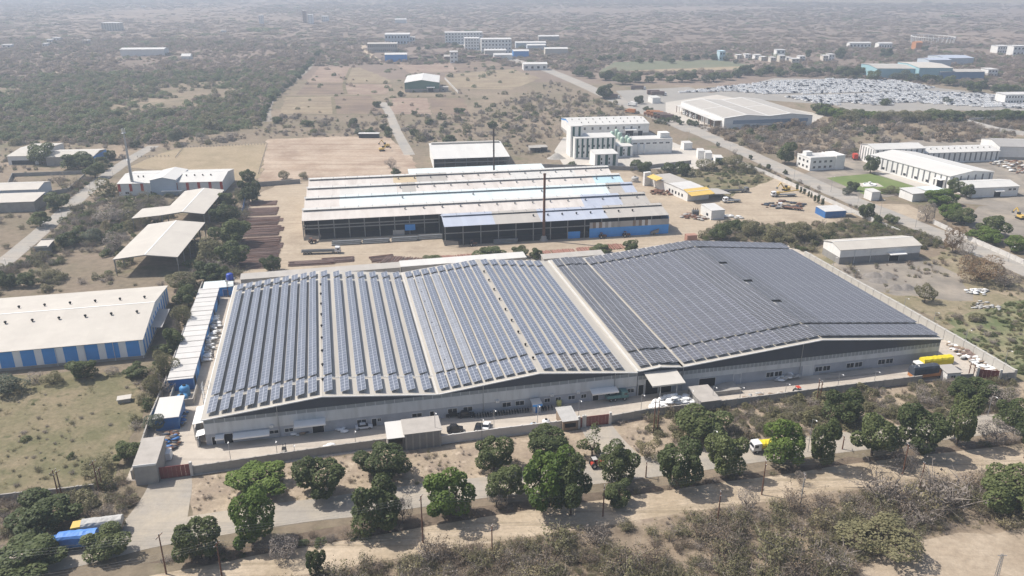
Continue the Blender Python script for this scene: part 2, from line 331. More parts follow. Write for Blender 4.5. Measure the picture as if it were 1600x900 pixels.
# ================================================================== the solar-roofed halls
M_roof = mat('zinc_roof', (.45, .42, .37), .55, .12, .2, 0, .3, (1, .08, 1), (.36, .33, .29), .35, .3, sheet=(1.1, 11.), sheet_var=.03)
M_rgut = mat('parapet_paint', (.58, .565, .53), .6, .08)
M_rooft = mat('gutter_zinc', (.56, .535, .49), .5, .06)
M_roofw = mat('white_trim', (.78, .77, .74), .5, .05)
M_dark = mat('slate_cladding', (.042, .052, .072), .5, .1, .3, 0, .4, (1, 1, .1))
M_band = mat('pale_cladding', (.60, .605, .60), .6, .07, .6, 0, .3, (1, 1, .15), (.40, .40, .38), .5, .5)
M_low = mat('grey_render', (.40, .415, .445), .9, .08, .4, 0, .2, None, (.25, .26, .28), .5, .3)
M_louv = mat('louvre_sheet', (.33, .34, .34), .6, .1, .8)
M_glassd = mat('dark_glass', (.02, .024, .03), .15, .1, 1, 0, .5)
M_metal = mat('galvanised', (.42, .43, .44), .45, .1, 1, .6, .5)
M_white = mat('white_paint', (.74, .73, .70), .7, .06, .5, 0, .3, None, (.55, .52, .47), .35, .3)
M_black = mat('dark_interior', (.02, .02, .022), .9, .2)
M_alu = mat('panel_frame', (.52, .55, .60), .4, .05, 1, .3, .5)
def cell_mat(name, c, rough):
    m = mat(name, c, rough, .16, .5, 0, .5, None, (.20, .205, .21), .25, .05); return m
M_cellb = cell_mat('blue_cells', (.115, .13, .168), .38)
M_cellp = cell_mat('dusty_glint_cells', (.215, .225, .25), .42)  # paler for dust, with the glint of some rows put into the colour
M_cellg = cell_mat('grey_cells', (.105, .105, .12), .42)
M_celld = cell_mat('dark_cells', (.082, .08, .086), .4)

FM = Frame(316.7, 655.6, 7.4, 12.9)
ZE = 7.4
sA = [FM.st(x, y, ZE)[0] for x, y in ((504.7, 634.8), (683, 615), (842.5, 598), (996, 581))]
s_n0 = sA[3]; s_n1 = FM.st(1065, 573.5, ZE)[0]; s_e = FM.st(1473.7, 531, ZE)[0]
s_r2 = FM.st(1280, 550, ZE)[0]
DEP = FM.st(371.5, 447.2, ZE)[1]
print('main', [round(x, 1) for x in sA], round(s_n1, 1), round(s_r2, 1), round(s_e, 1), 'depth', round(DEP, 1), 'ridge', FM.wall(504.7, 619.4), FM.wall(842.5, 584), FM.wall(1280, 531), 'tR', FM.st(1473.7, 531, ZE), 'back', FM.st(853.7, 410, ZE), FM.st(1219, 383, ZE))
sn_m = (s_n0 + s_n1) / 2
PROF = [(0, ZE), (sA[0], ZE + 3.0), (sA[1], ZE), (sA[2], ZE + 3.0), (s_n0, ZE)]
PROF2 = [(s_n0 + .3, ZE + .35), (sn_m, ZE + 1.0), (s_n1, ZE + .2), (s_r2, ZE + 4.0), (s_e, ZE)]
def roof_z(s):
    P = PROF if s <= s_n0 else PROF2
    for (a, za), (b, zb) in zip(P, P[1:]):
        if s <= b or b == P[-1][0]: return za + (zb - za) * (s - a) / (b - a)

def window(parent, s0, z0, s1, z1, t=0.0, fm=None, gm=None, name='window'):
    """frame proud of the wall face at v = t, its pane set back inside it"""
    fm = fm or M_white; q = MB(); h = .09
    q.box(s0 - h, t - .10, z0 - h, s1 + h, t + .02, z0); q.box(s0 - h, t - .10, z1, s1 + h, t + .02, z1 + h)
    q.box(s0 - h, t - .10, z0, s0, t + .02, z1); q.box(s1, t - .10, z0, s1 + h, t + .02, z1); mid = (s0 + s1) / 2
    q.box(mid - .04, t - .08, z0, mid + .04, t - .05, z1)
    o = q.build(name, parent, m=fm); p = MB(); p.box(s0, t - .045, z0, s1, t - .005, z1); p.build('pane', o, m=gm or M_glassd); return o
def door(parent, s0, s1, z1, t=0.0, m=None, z0=0.05, handle=True, opening=False):
    m = m or M_low; q = MB(); h = .1
    q.box(s0 - h, t - .08, z0, s0, t + .02, z1 + h); q.box(s1, t - .08, z0, s1 + h, t + .02, z1 + h); q.box(s0, t - .08, z1, s1, t + .02, z1 + h)
    o = q.build('door', parent, m=M_white); p = MB(); p.box(s0, t - .045, z0, s1, t - .006, z1); p.build('door_opening' if opening else 'door_leaf', o, m=m)
    return o
def canopy(parent, s0, s1, z, out, t=0.0, drop=.35, m=None, posts=0, name='canopy', th=.12):
    q = MB(); m = m or M_roofw
    q.raw([(s0, t - .01, z), (s1, t - .01, z), (s1, t - out, z - drop), (s0, t - out, z - drop), (s0, t - .01, z + th), (s1, t - .01, z + th), (s1, t - out, z - drop + th), (s0, t - out, z - drop + th)],
          [(3, 2, 1, 0), (4, 5, 6, 7), (0, 1, 5, 4), (1, 2, 6, 5), (2, 3, 7, 6), (3, 0, 4, 7)], m)
    q.box(s0, t - out - .06, z - drop - .22, s1, t - out - .002, z - drop + th + .02, m)
    o = q.build(name, parent)
    for k in range(posts):
        x = s0 + (s1 - s0) * (k + .5) / posts; p = MB(); p.box(x - .1, t - out + .1, .05, x + .1, t - out + .3, z - drop - .01); p.build('post', o, m=M_metal)
    return o

def hall_body(name, label, prof, mull, zb=3.1, zl=6.1, zd=7.25):
    T = thing(name, label, 'factory', FM.o, FM.a); a, b = prof[0][0], prof[-1][0]
    rz = lambda s: next(za + (zb - za) * (s - sa) / (sb - sa) for (sa, za), (sb, zb) in zip(prof, prof[1:]) if s <= sb + 1e-6)
    q = MB(); q.box(a + .02, 0, .0, b - .02, .25, zb, M_low); q.build('lower_wall', T)
    q = MB()
    q.box(a, -.06, zb, b, .25, zl, M_band)
    n = int((b - a) / 1.9)
    for i in range(n): x = a + (i + .5) * (b - a) / n; q.box(x - .03, -.085, zb + .02, x + .03, -.061, zl - .02, M_band)
    q.build('cladding_band', T)
    lv = MB(); lv.box(a + .02, .04, zl, b - .02, .24, zd, M_louv)
    n = int((b - a) / mull)
    for i in range(n + 1): x = a + .1 + i * (b - a - .2) / n; lv.box(x - .08, -.05, zl, x + .08, .04, zd - .03, M_band)
    for k in range(4): z = zl + .12 + k * .25; lv.box(a + .1, -.01, z, b - .1, .04, z + .09, M_louv)
    lv.build('louvre_strip', T)
    g = MB(); top = [(s, z - .02) for s, z in prof]; zg = zd - .05
    for (s0, z0), (s1, z1) in zip(top, top[1:]):
        g.raw([(s0, -.1, zg), (s1, -.1, zg), (s1, -.1, z1), (s0, -.1, z0), (s0, .2, zg), (s1, .2, zg), (s1, .2, z1), (s0, .2, z0)], [(0, 1, 2, 3), (7, 6, 5, 4), (1, 0, 4, 5)], M_dark)
        n = max(1, int((s1 - s0) / 1.3))
        for i in range(1, n): x = s0 + (s1 - s0) * i / n; zz = z0 + (z1 - z0) * i / n; g.box(x - .03, -.125, zg, x + .03, -.101, zz - .12, M_dark)
    g.build('gable_cladding', T)
    s_ = MB()
    for x in (a, b - .25): s_.box(x, .25, 0, x + .25, DEP, ZE - .05, M_band)
    s_.box(a + .25, DEP - .25, 0, b - .25, DEP, ZE - .05, M_band)
    for (s0, z0), (s1, z1) in zip(top, top[1:]): s_.raw([(s0, DEP, 7.2), (s1, DEP, 7.2), (s1, DEP, z1), (s0, DEP, z0)], [(3, 2, 1, 0)], M_band)
    s_.build('side_wall', T)
    r = MB(); e = .45
    P = list(prof); P[0] = (P[0][0] - (.4 if a < 1 else 0), P[0][1] - (.04 if a < 1 else 0)); P[-1] = (P[-1][0] + (.3 if b > 150 else -.12), P[-1][1])
    for (s0, z0), (s1, z1) in zip(P, P[1:]):
        r.raw([(s0, -e, z0), (s1, -e, z1), (s1, DEP + e, z1), (s0, DEP + e, z0), (s0, -e, z0 + .12), (s1, -e, z1 + .12), (s1, DEP + e, z1 + .12), (s0, DEP + e, z0 + .12)],
              [(3, 2, 1, 0), (4, 5, 6, 7), (0, 1, 5, 4), (2, 3, 7, 6)], M_roof)
    ro = r.build('roof', T)
    for tv in (-e - .1, DEP + e + .1):
        tr = MB()
        for (s0, z0), (s1, z1) in zip(P, P[1:]): tr.bar((s0, tv, z0 + .04), (s1, tv, z1 + .04), .16, .28, M_roofw)
        tr.build('verge_trim', ro)
    for s, z in prof[1:-1]:
        c = MB()
        if z > ZE + 2: c.box(s - .18, -e, z + .10, s + .18, DEP + e, z + .17, M_roof); c.build('ridge_cap', ro)
        else: c.box(s - .3, -e - .2, z + .06, s + .3, DEP + e, z + .22, M_rooft); c.build('valley_gutter', ro)
    c = MB(); c.box(P[0][0] - .2, -e, P[0][1] - .1, P[0][0] - .003, DEP + e, P[0][1] + .14, M_roofw); c.build('eaves_gutter', ro)
    return T, ro
HALL1, ROOF1 = hall_body('factory_hall', 'long double-gabled factory hall with widely spaced solar rows on its beige roof', PROF, 2.45)
HALL2, ROOF2 = hall_body('factory_hall', 'factory hall almost covered in dark solar panels, beside the concrete boundary wall', PROF2, 1.25, 3.4, 4.9, 6.2)
c = MB(); c.box(s_n0 - .3, -.5, ZE + .12, s_n0 + .28, DEP + .5, ZE + .55, M_rgut); c.build('parapet_wall', ROOF1)
c = MB(); c.box(s_n1 - .3, -.5, ZE + .25, s_n1 + .3, DEP + .5, ZE + .42, M_rooft); c.build('valley_gutter', ROOF2)

def fs(px0, py0, px1, py1, t=0.0):
    a = FM.wall(px0, py1, t); b = FM.wall(px1, py1, t); c = FM.wall((px0 + px1) / 2, (py0 + py1) / 2, t); return a[0], b[0], c[1]
for x0, x1, hh in ((421, 435, .9), (445, 458, 1), (558, 572, 1.1), (590, 595, .9), (644, 659, 1.1), (700, 714, 1.3), (724, 738, 1.3), (785, 798, 1.3), (805.5, 818.7, 1.3), (851, 859, 1.1), (868, 876, 1.1), (888, 898, 1.1), (908, 915.6, 1.1), (945.6, 953, 1.1), (960, 970, 1.1), (980, 990, 1.2)):
    yb = 693 - (x0 - 318) * .1085; a = FM.wall(x0, yb - 8)[0]; b = FM.wall(x1, yb - 8)[0]; window(HALL1, a, 1.25, b, 1.25 + hh)
for x0, x1, z in ((488, 506, 2.3), (581, 588, 2.2), (672, 678, 2.4), (926, 935, 2.3)):
    yb = 693 - (x0 - 318) * .1085; door(HALL1, FM.wall(x0, yb - 8)[0], FM.wall(x1, yb - 8)[0], z, 0, M_black, opening=True)
door(HALL1, FM.wall(972.5, 615)[0], FM.wall(978, 614)[0], 2.3, 0, M_white)
door(HALL1, FM.wall(331, 684)[0], FM.wall(337, 684)[0], 2.2, 0, M_black, opening=True)
door(HALL1, FM.wall(350, 682)[0], FM.wall(364, 682)[0], 2.7, 0, M_black, opening=True)
for x0, x1, z, out in ((336, 350, 2.6, 1.6), (364, 421, 2.55, 2.2), (459.7, 509, 4.0, 2.6), (921, 962, 3.7, 2.6)):
    yb = 693 - (x0 - 318) * .1085; canopy(HALL1, FM.wall(x0, yb - 14)[0], FM.wall(x1, yb - 14 - (x1 - x0) * .1)[0], z, out)
for x in (435, 755, 960):
    yb = 693 - (x - 318) * .1085; a = FM.wall(x, yb - 20)[0]; p = MB(); p.tube([(a, -.22, .1), (a, -.22, roof_z(a) - .1)], .1, 6, M_metal); p.build('downpipe', HALL1)
for x, z in ((424, 3.2), (862, 3.0), (903, 2.95), (777, 3.0)):
    yb = 693 - (x - 318) * .1085; a = FM.wall(x, yb - 16)[0]; p = MB(); p.box(a - .45, -.55, z, a + .45, -.1, z + .65, M_white); p.lathe([(.25, 0), (.25, .02)], (a, -.4, z + .3), 8, M_black); p.build('air_conditioner', HALL1)
# hall 2 front
for x0, x1 in ((1197, 1208), (1210, 1221), (1273, 1283.5), (1285.5, 1296), (1322, 1333), (1335, 1346), (1371, 1381.5), (1383.5, 1394)):
    yb = 617 - (x0 - 1000) * .105; window(HALL2, FM.wall(x0, yb - 8)[0], 1.1, FM.wall(x1, yb - 8)[0], 2.6)
for x0, x1, m, z in ((1092, 1117, M_black, 3.0), (1146, 1157, M_low, 3.3), (1254, 1270, M_band, 3.4)):
    yb = 617 - (x0 - 1000) * .105; door(HALL2, FM.wall(x0, yb - 8)[0], FM.wall(x1, yb - 8)[0], z, 0, m, opening=(m is M_black))
a, b = FM.wall(1008, 606)[0], FM.wall(1049, 602)[0]
door(HALL2, a, (a + b) / 2 - .2, 4.7, -.07, M_black, opening=True); door(HALL2, (a + b) / 2 + .2, b, 4.7, -.07, M_black, opening=True)
door(HALL2, a - 2.0, a - .5, 3.2, -.0, M_black, opening=True)
canopy(HALL2, FM.wall(1005.6, 583)[0], FM.wall(1056, 579)[0], 6.9, 6.5, -.1, .9, mat('canopy_sheet', (.52, .49, .44), .6, .08), 2, th=.2)
for x in (1066, 1250):
    yb = 617 - (x - 1000) * .105; a = FM.wall(x, yb - 20)[0]; p = MB(); p.tube([(a, -.24, .1), (a, -.24, roof_z(a) - .1)], .11, 6, M_metal); p.build('downpipe', HALL2)
# lean-to on the near corner and the ladder cage on the side wall
q = MB()
for t0, t1, o_, z in ((3, 12, 3.2, 4.6), (-.5, 2.6, 2.2, 3.0)):
    q.raw([(-o_, t0, z), (-.05, t0, z + .4), (-.05, t1, z + .4), (-o_, t1, z), (-o_, t0, z + .1), (-.05, t0, z + .5), (-.05, t1, z + .5), (-o_, t1, z + .1)], [(3, 2, 1, 0), (4, 5, 6, 7), (0, 1, 5, 4), (1, 2, 6, 5), (2, 3, 7, 6), (3, 0, 4, 7)], M_roofw)
    for tt in (t0 + .2, t1 - .2): q.box(-o_ + .1, tt - .1, 0, -o_ + .3, tt + .1, z, M_metal)
    q.box(-o_ + .35, t0 + .3, 0, -o_ + .5, t1 - .3, z * .75, M_low)
q.build('lean_to', HALL1)
q = MB()
for tt in (16, 19):
    for ss in (-2.2, -.6): q.box(ss - .05, tt - .05, 0, ss + .05, tt + .05, 8.4, M_metal)
for k in range(7):
    z = 1.2 * (k + 1); q.bar((-2.2, 16, z), (-2.2, 19, z), .07, .07, M_metal); q.bar((-.6, 16, z), (-.6, 19, z), .07, .07, M_metal); q.bar((-2.2, 16, z), (-.6, 16, z), .07, .07, M_metal); q.bar((-2.2, 16, z - 1.2), (-2.2, 19, z), .06, .06, M_metal)
q.build('ladder_frame', HALL1)

# ------------------------------------------------------------------ solar tables
_pm = {}
def panel_mesh(cw, ch, cm):
    k = ('p', cw, ch, cm.name)
    if k not in _pm:
        q = MB(); q.box(-cw / 2, -ch / 2, 0, cw / 2, ch / 2, .045, M_alu); i = .055
        q.face([(-cw / 2 + i, -ch / 2 + i, .051), (cw / 2 - i, -ch / 2 + i, .051), (cw / 2 - i, ch / 2 - i, .051), (-cw / 2 + i, ch / 2 - i, .051)], cm)
        _pm[k] = q.mesh('panel')
    return _pm[k]
def table_meshes(nx, ny, cw, ch, tilt, lift, slope, cm):
    """joined panels and the rack of a table; x to the raised edge, y along the row; roof falls away by slope"""
    k = (nx, ny, cw, ch, round(tilt, 3), round(lift, 2), round(slope, 3), cm.name)
    if k in _pm: return _pm[k]
    ct, st = math.cos(tilt), math.sin(tilt); q = MB(); i = .05
    W = nx * (cw + .02); Ln = ny * (ch + .02)
    def P(x, y, n): return (x * ct - n * st, y, lift + x * st + n * ct)
    for a in range(nx):
        for b in range(ny):
            x0 = -W / 2 + a * (cw + .02); y0 = b * (ch + .02); x1 = x0 + cw; y1 = y0 + ch
            q.raw([P(x0, y0, 0), P(x1, y0, 0), P(x1, y1, 0), P(x0, y1, 0), P(x0, y0, .045), P(x1, y0, .045), P(x1, y1, .045), P(x0, y1, .045)], [(3, 2, 1, 0), (4, 5, 6, 7), (0, 1, 5, 4), (1, 2, 6, 5), (2, 3, 7, 6), (3, 0, 4, 7)], M_alu)
            q.face([P(x0 + i, y0 + i, .052), P(x1 - i, y0 + i, .052), P(x1 - i, y1 - i, .052), P(x0 + i, y1 - i, .052)], cm)
    f = MB()
    for x in (-W * .32, W * .32): f.bar(P(x, .1, -.06), P(x, Ln - .1, -.06), .07, .1, M_metal)
    n = max(2, int(Ln / 4) + 1)
    for j in range(n):
        y = .3 + (Ln - .6) * j / (n - 1)
        for x in (-W * .32, W * .32):
            p = P(x, y, -.1); f.box(p[0] - .04, y - .04, x * ct * slope - .05, p[0] + .04, y + .04, p[2], M_metal)
    _pm[k] = (q.mesh('panels'), f.mesh('rack')); return _pm[k]
ORD = ['first', 'second', 'third', 'fourth', 'fifth', 'sixth', 'seventh', 'eighth', 'ninth', 'tenth', 'eleventh', 'twelfth', 'thirteenth', 'fourteenth', 'fifteenth', 'sixteenth', 'seventeenth', 'eighteenth', 'nineteenth', 'twentieth', 'twenty-first', 'twenty-second', 'twenty-third', 'twenty-fourth', 'twenty-fifth', 'twenty-sixth', 'twenty-seventh', 'twenty-eighth', 'twenty-ninth', 'thirtieth', 'thirty-first', 'thirty-second', 'thirty-third', 'thirty-fourth', 'thirty-fifth', 'thirty-sixth', 'thirty-seventh', 'thirty-eighth', 'thirty-ninth', 'fortieth']
def solar(s, t0, nx, ny, cw, ch, tilt, lift, cm, label, group, single=False, skip=None):
    sl = (roof_z(s + .2) - roof_z(s - .2)) / .4; z = roof_z(s) + .12
    T = thing('solar_table', label, 'solar table', FM.W(s, t0, z), FM.a, group)
    pm, rm = table_meshes(nx, ny, cw, ch, tilt, lift, sl, cm)
    mesh_obj('rack', rm, T)
    if single:
        me = panel_mesh(cw, ch, cm); ct, st = math.cos(tilt), math.sin(tilt); W = nx * (cw + .02)
        for a in range(nx):
            for b in range(ny):
                x = -W / 2 + a * (cw + .02) + cw / 2; o = mesh_obj('solar_panel', me, T, (x * ct, b * (ch + .02) + ch / 2, lift + x * st)); o.rotation_euler = (0, -tilt, 0)
    else: tag(mesh_obj('solar_panels', pm, T), None, None, None, 'stuff')
    return T
TF, NF = .9, 5          # the short tables along the front edge
CH, CW = 1.66, 1.12
t_main = TF + NF * (CH + .02) + 1.1
t_back = DEP - 6.6
n_main = int((t_back - .9 - t_main) / (CH + .02)); n_bk = 3
def lin(a, b, n): return [a + (b - a) * i / (n - 1) for i in range(n)]
halves = [(lin(2.0, sA[0] - 2.3, 9), R(15), .95), (lin(sA[0] + 1.6, sA[1] - 2.4, 7), R(14), .85), (lin(sA[1] + 2.0, sA[2] - 2.0, 9), R(13), .7), (lin(sA[2] + 2.4, s_n0 - 5.2, 7), R(10), .75)]
k = 0
for hi, (ss, tl, lf) in enumerate(halves):
    for j, s in enumerate(ss):
        o_ = ORD[k]; k += 1
        dk = hi == 3 and j > 1
        solar(s, TF, 2, NF, CW, CH, tl, lf, M_celld if dk else M_cellb, f'short {"dark" if dk else "blue"} solar table on front edge of double-gabled hall, {o_} from the blue sheds', 'short front solar tables on the double-gabled hall', True)
        solar(s, t_main, 2, n_main, CW, CH, tl, lf, M_cellp if hi == 2 and j < 4 and j != 2 else M_cellb, f'long blue solar row on double-gabled hall, {o_} from the blue sheds', 'long solar rows on the double-gabled hall')
        solar(s, t_back, 2, n_bk, CW, CH, tl, lf, M_cellb, f'short blue solar table on rear edge of double-gabled hall, {o_} from the blue sheds', 'short rear solar tables on the double-gabled hall')
rows2 = [(s, 'd', 2, 1.45, 1.0) for s in (s_n0 + 2.3, s_n0 + 5.6, sn_m + 2.2, s_n1 - 2.0)]
n_l = 12; n_r = 12
for i, s in enumerate(lin(s_n1 + 2.2, s_r2 - 1.9, n_l)): rows2.append((s, 'g' if i < 9 else 'd', 2, 1.5, 1.66) if i < 9 else (s, 'd', 2, 1.6, 1.0))
for i, s in enumerate(lin(s_r2 + 2.0, s_e - 1.9, n_r)): rows2.append((s, 'd', 2, 1.66, 1.0))
tb2 = DEP - 8.2
for k, (s, kd, nx, cw, ch) in enumerate(rows2):
    o_ = ORD[k]; cm = M_cellg if (kd == 'g' or (kd == 'd' and k >= 16)) else M_celld
    if 12 <= k < 18: cm = M_celld if kd == 'd' else M_cellg
    rt = s > s_r2; tl = R(-2.2) if rt else (R(5) if k < 4 else R(10.5)); lf = .75
    w_ = 'grey' if cm is M_cellg else 'dark'
    nm = int((tb2 - .9 - t_main) / (ch + .02)); nf = int(NF * (CH + .02) / (ch + .02)); nb = int(7.2 / (ch + .02))
    solar(s, TF, nx, nf, cw, ch, tl, lf, cm, f'short {w_} solar table on front edge of densely panelled hall, {o_} from the white parapet', 'short front solar tables on the dense hall')
    if k == 16:
        a = t_main; gaps = 3; seg = int((nm - 6) / 4)
        for g in range(4): solar(s, a, nx, seg, cw, ch, tl, lf, cm, f'{w_} solar row length along ridge of densely panelled hall, {ORD[g]} from the front yard', 'ridge row lengths between the gaps'); a += seg * (ch + .02) + 2.2
    else: solar(s, t_main, nx, nm, cw, ch, tl, lf, cm, f'long {w_} solar row on densely panelled hall, {o_} from the white parapet', 'long solar rows on the dense hall')
    solar(s, tb2, nx, nb, cw, ch, tl, lf, cm, f'short {w_} solar table on rear edge of densely panelled hall, {o_} from the white parapet', 'short rear solar tables on the dense hall')
# turbine vents along the first ridge
for s in (sA[0] - .1, sA[1] + 4.1, sA[2] - .1):
    for k in range(9):
        q = MB(); q.lathe([(.18, 0), (.2, .3), (.34, .42), (.36, .62), (.2, .8), (.05, .84)], (s + .4, 8 + k * 8.8, roof_z(s) + .12), 8, M_black); q.build('turbine_vent', ROOF1)
# walkway pipe across the roof between the front tables and the long rows
q = MB()
for dt in (.25, .7): q.bar((2, t_main - 1.1 + dt, roof_z(2) + .2), (sA[0], t_main - 1.1 + dt, roof_z(sA[0]) + .25), .09, .09, M_roofw); q.bar((sA[0], t_main - 1.1 + dt, roof_z(sA[0]) + .25), (sA[1], t_main - 1.1 + dt, roof_z(sA[1]) + .3), .09, .09, M_roofw)
q.build('cable_tray', ROOF1)
# ================================================================== other buildings
M_rw = mat('white_roof', (.60, .585, .55), .5, .05, .15, 0, .3, (1, .1, 1), (.52, .49, .45), .35, .2, sheet=(4, 9), sheet_var=.025)
M_rb = mat('beige_roof', (.51, .475, .42), .6, .06, .15, 0, .25, None, (.44, .40, .36), .4, .12, sheet=(5, 8), sheet_var=.025)
M_rg = mat('grey_roof', (.36, .345, .325), .6, .08, .15, 0, .3, None, (.28, .26, .24), .4, .15, sheet=(3, 6), sheet_var=.04)
M_rgr = mat('weathered_white_roof', (.58, .565, .54), .55, .06, .15, 0, .3, None, (.42, .40, .37), .45, .12, sheet=(4, 6), sheet_var=.04)
M_blue = mat('blue_cladding', (.055, .29, .70), .5, .06, .4, 0, .4)
M_blued = mat('deep_blue_cladding', (.03, .14, .38), .55, .08, .4, 0, .4, None, (.10, .13, .18), .5, .4)
M_ltblue = mat('ice_blue_sheet', (.62, .685, .685), .5, .06, .2, 0, .3, sheet=(2.2, 20), sheet_var=.04)
M_cyan = mat('sky_blue_sheet', (.45, .60, .66), .5, .06, .2, 0, .3, sheet=(2.2, 20), sheet_var=.04)
M_peri = mat('violet_blue_sheet', (.42, .455, .53), .5, .07, .2, 0, .3, None, (.36, .36, .38), .4, .2, sheet=(2.2, 20), sheet_var=.04)
M_greys = mat('bare_cement_sheet', (.42, .395, .36), .8, .08, .2, 0, .2, None, (.27, .25, .23), .5, .2, sheet=(2.2, 20), sheet_var=.04)
M_tans = mat('tan_sheet', (.52, .42, .28), .7, .1, .2, 0, .2, sheet=(2.2, 20), sheet_var=.05)
M_pink = mat('dusty_white_sheet', (.60, .555, .51), .6, .07, .2, 0, .3, (1, .15, 1), (.40, .345, .30), .5, .25, sheet=(2.2, 20), sheet_var=.04)
M_red = mat('red_paint', (.48, .06, .035), .55, .08, .5)
M_maroon = mat('maroon_gate_paint', (.20, .05, .045), .5, .1, .8, 0, .4)
M_greenw = mat('green_cladding', (.10, .19, .15), .5, .06, .2)
M_teal = mat('dark_green_cladding', (.03, .09, .075), .5, .08, .3)
M_block = mat('grey_blockwork', (.30, .29, .275), .95, .12, .6, 0, .1, None, (.20, .19, .18), .5, .3, sheet=(.8, .4), sheet_var=.06)
M_concw = mat('stained_concrete', (.36, .34, .31), .95, .12, .5, 0, .1, None, (.22, .2, .185), .6, .35)
M_pblue = mat('pale_blue_wall', (.50, .55, .60), .7, .05, .3)
M_yel = mat('yellow_roof', (.62, .43, .12), .6, .08, .4)
M_rust = mat('rusty_steel', (.17, .085, .055), .85, .2, 1.5, .1, .3, None, (.10, .06, .045), .6, .8)
M_rustl = mat('brown_bar_stock', (.215, .155, .135), .85, .2, .9, .1, .3, None, (.13, .095, .085), .6, .5)
M_steel = mat('dull_steel', (.22, .225, .225), .5, .15, .8, .5, .5)
M_wood = mat('old_timber', (.25, .19, .14), .9, .2, .8)
M_sack = mat('white_sacks', (.80, .80, .79), .75, .08, 1.2)
M_tarpg = mat('grey_tarp', (.42, .41, .39), .75, .12, .8)
M_tarpb = mat('blue_tarp', (.10, .25, .62), .55, .15, .8)
M_tarpy = mat('yellow_tarp', (.68, .55, .03), .6, .12, .7)
M_tarpd = mat('charcoal_tarp', (.05, .06, .08), .7, .12, .7)
M_tyre = mat('tyre_rubber', (.02, .02, .02), .9, .1)
M_car_w = mat('white_car_paint', (.72, .72, .72), .25, .03, 1, 0, .5)
M_car_k = mat('black_car_paint', (.025, .025, .028), .25, .03, 1, 0, .5)
M_org = mat('orange_paint', (.46, .20, .08), .5, .1, .8)
M_tealp = mat('teal_paint', (.10, .22, .22), .45, .1, .8)

def gable_roof(P, L, W, e, r, ridge, m, over=.4, name='roof', z0=0.0, trim=M_roofw):
    """pitched sheet roof over 0..L x 0..W at eaves height e with a rise r; ridge along u or v"""
    q = MB(); th = .14; o = over
    if ridge == 'v':
        a = [(-o, e - .0), (L / 2, e + r), (L + o, e)]
        for (s0, z0_), (s1, z1_) in zip(a, a[1:]):
            q.raw([(s0, -o, z0_), (s1, -o, z1_), (s1, W + o, z1_), (s0, W + o, z0_), (s0, -o, z0_ + th), (s1, -o, z1_ + th), (s1, W + o, z1_ + th), (s0, W + o, z0_ + th)], [(3, 2, 1, 0), (4, 5, 6, 7), (0, 1, 5, 4), (2, 3, 7, 6), (3, 0, 4, 7), (1, 2, 6, 5)], m)
    elif ridge == 'u':
        a = [(-o, e), (W / 2, e + r), (W + o, e)]
        for (t0, z0_), (t1, z1_) in zip(a, a[1:]):
            q.raw([(-o, t0, z0_), (L + o, t0, z0_), (L + o, t1, z1_), (-o, t1, z1_), (-o, t0, z0_ + th), (L + o, t0, z0_ + th), (L + o, t1, z1_ + th), (-o, t1, z1_ + th)], [(3, 2, 1, 0), (4, 5, 6, 7), (0, 1, 5, 4), (1, 2, 6, 5), (2, 3, 7, 6), (3, 0, 4, 7)], m)
    else:  # lean-to, high at the back
        q.raw([(-o, -o, e), (L + o, -o, e), (L + o, W + o, e + r), (-o, W + o, e + r), (-o, -o, e + th), (L + o, -o, e + th), (L + o, W + o, e + r + th), (-o, W + o, e + r + th)], [(3, 2, 1, 0), (4, 5, 6, 7), (0, 1, 5, 4), (1, 2, 6, 5), (2, 3, 7, 6), (3, 0, 4, 7)], m)
    ro = q.build(name, P)
    if ridge in 'uv':
        c = MB()
        if ridge == 'v': c.box(L / 2 - .25, -o, e + r + .1, L / 2 + .25, W + o, e + r + .2, trim)
        else: c.box(-o, W / 2 - .25, e + r + .1, L + o, W / 2 + .25, e + r + .2, trim)
        c.build('ridge_cap', ro)
    return ro
def walls(P, L, W, e, r, ridge, m, base=None, bh=0.0, which='flbr', name='wall'):
    """four upright walls 0.2 thick with gable tops; base course below"""
    th = .2
    def run(nm, a, b, mm):
        zt = e if nm == 'u' else e
        for side in which:
            q = MB()
            if side == 'f': q.box(0, 0, a, L, th, b, mm); pts = (0, th)
            elif side == 'b': q.box(0, W - th, a, L, W, b, mm); pts = (W - th, W)
            elif side == 'l': q.box(0, th + .002, a, th, W - th - .002, b, mm); pts = (0, th)
            else: q.box(L - th, th + .002, a, L, W - th - .002, b, mm); pts = (L - th, L)
            if b >= e - .01 and r > 0:
                if ridge == 'v' and side in 'fb': q.prism([(0, e - .01), (L, e - .01), (L / 2, e + r - .01)], 'y', pts[0] + .001, pts[1] - .001, mm)
                if ridge == 'u' and side in 'lr': q.prism([(0, e - .01), (W, e - .01), (W / 2, e + r - .01)], 'x', pts[0] + .001, pts[1] - .001, mm)
            q.build(nm, P)
    if base: 
        run('base_wall', 0, bh, base)
        run(name, bh, e, m)
    else: run(name, 0, e, m)
def size(F, z, fr, bk):
    return F.st(fr[0], fr[1], z)[0], F.st(bk[0], bk[1], z)[1]
def auto_ang(fl, fr, z):
    d = G(fr[0], fr[1], z) - G(fl[0], fl[1], z); return math.degrees(math.atan2(d.y, d.x))
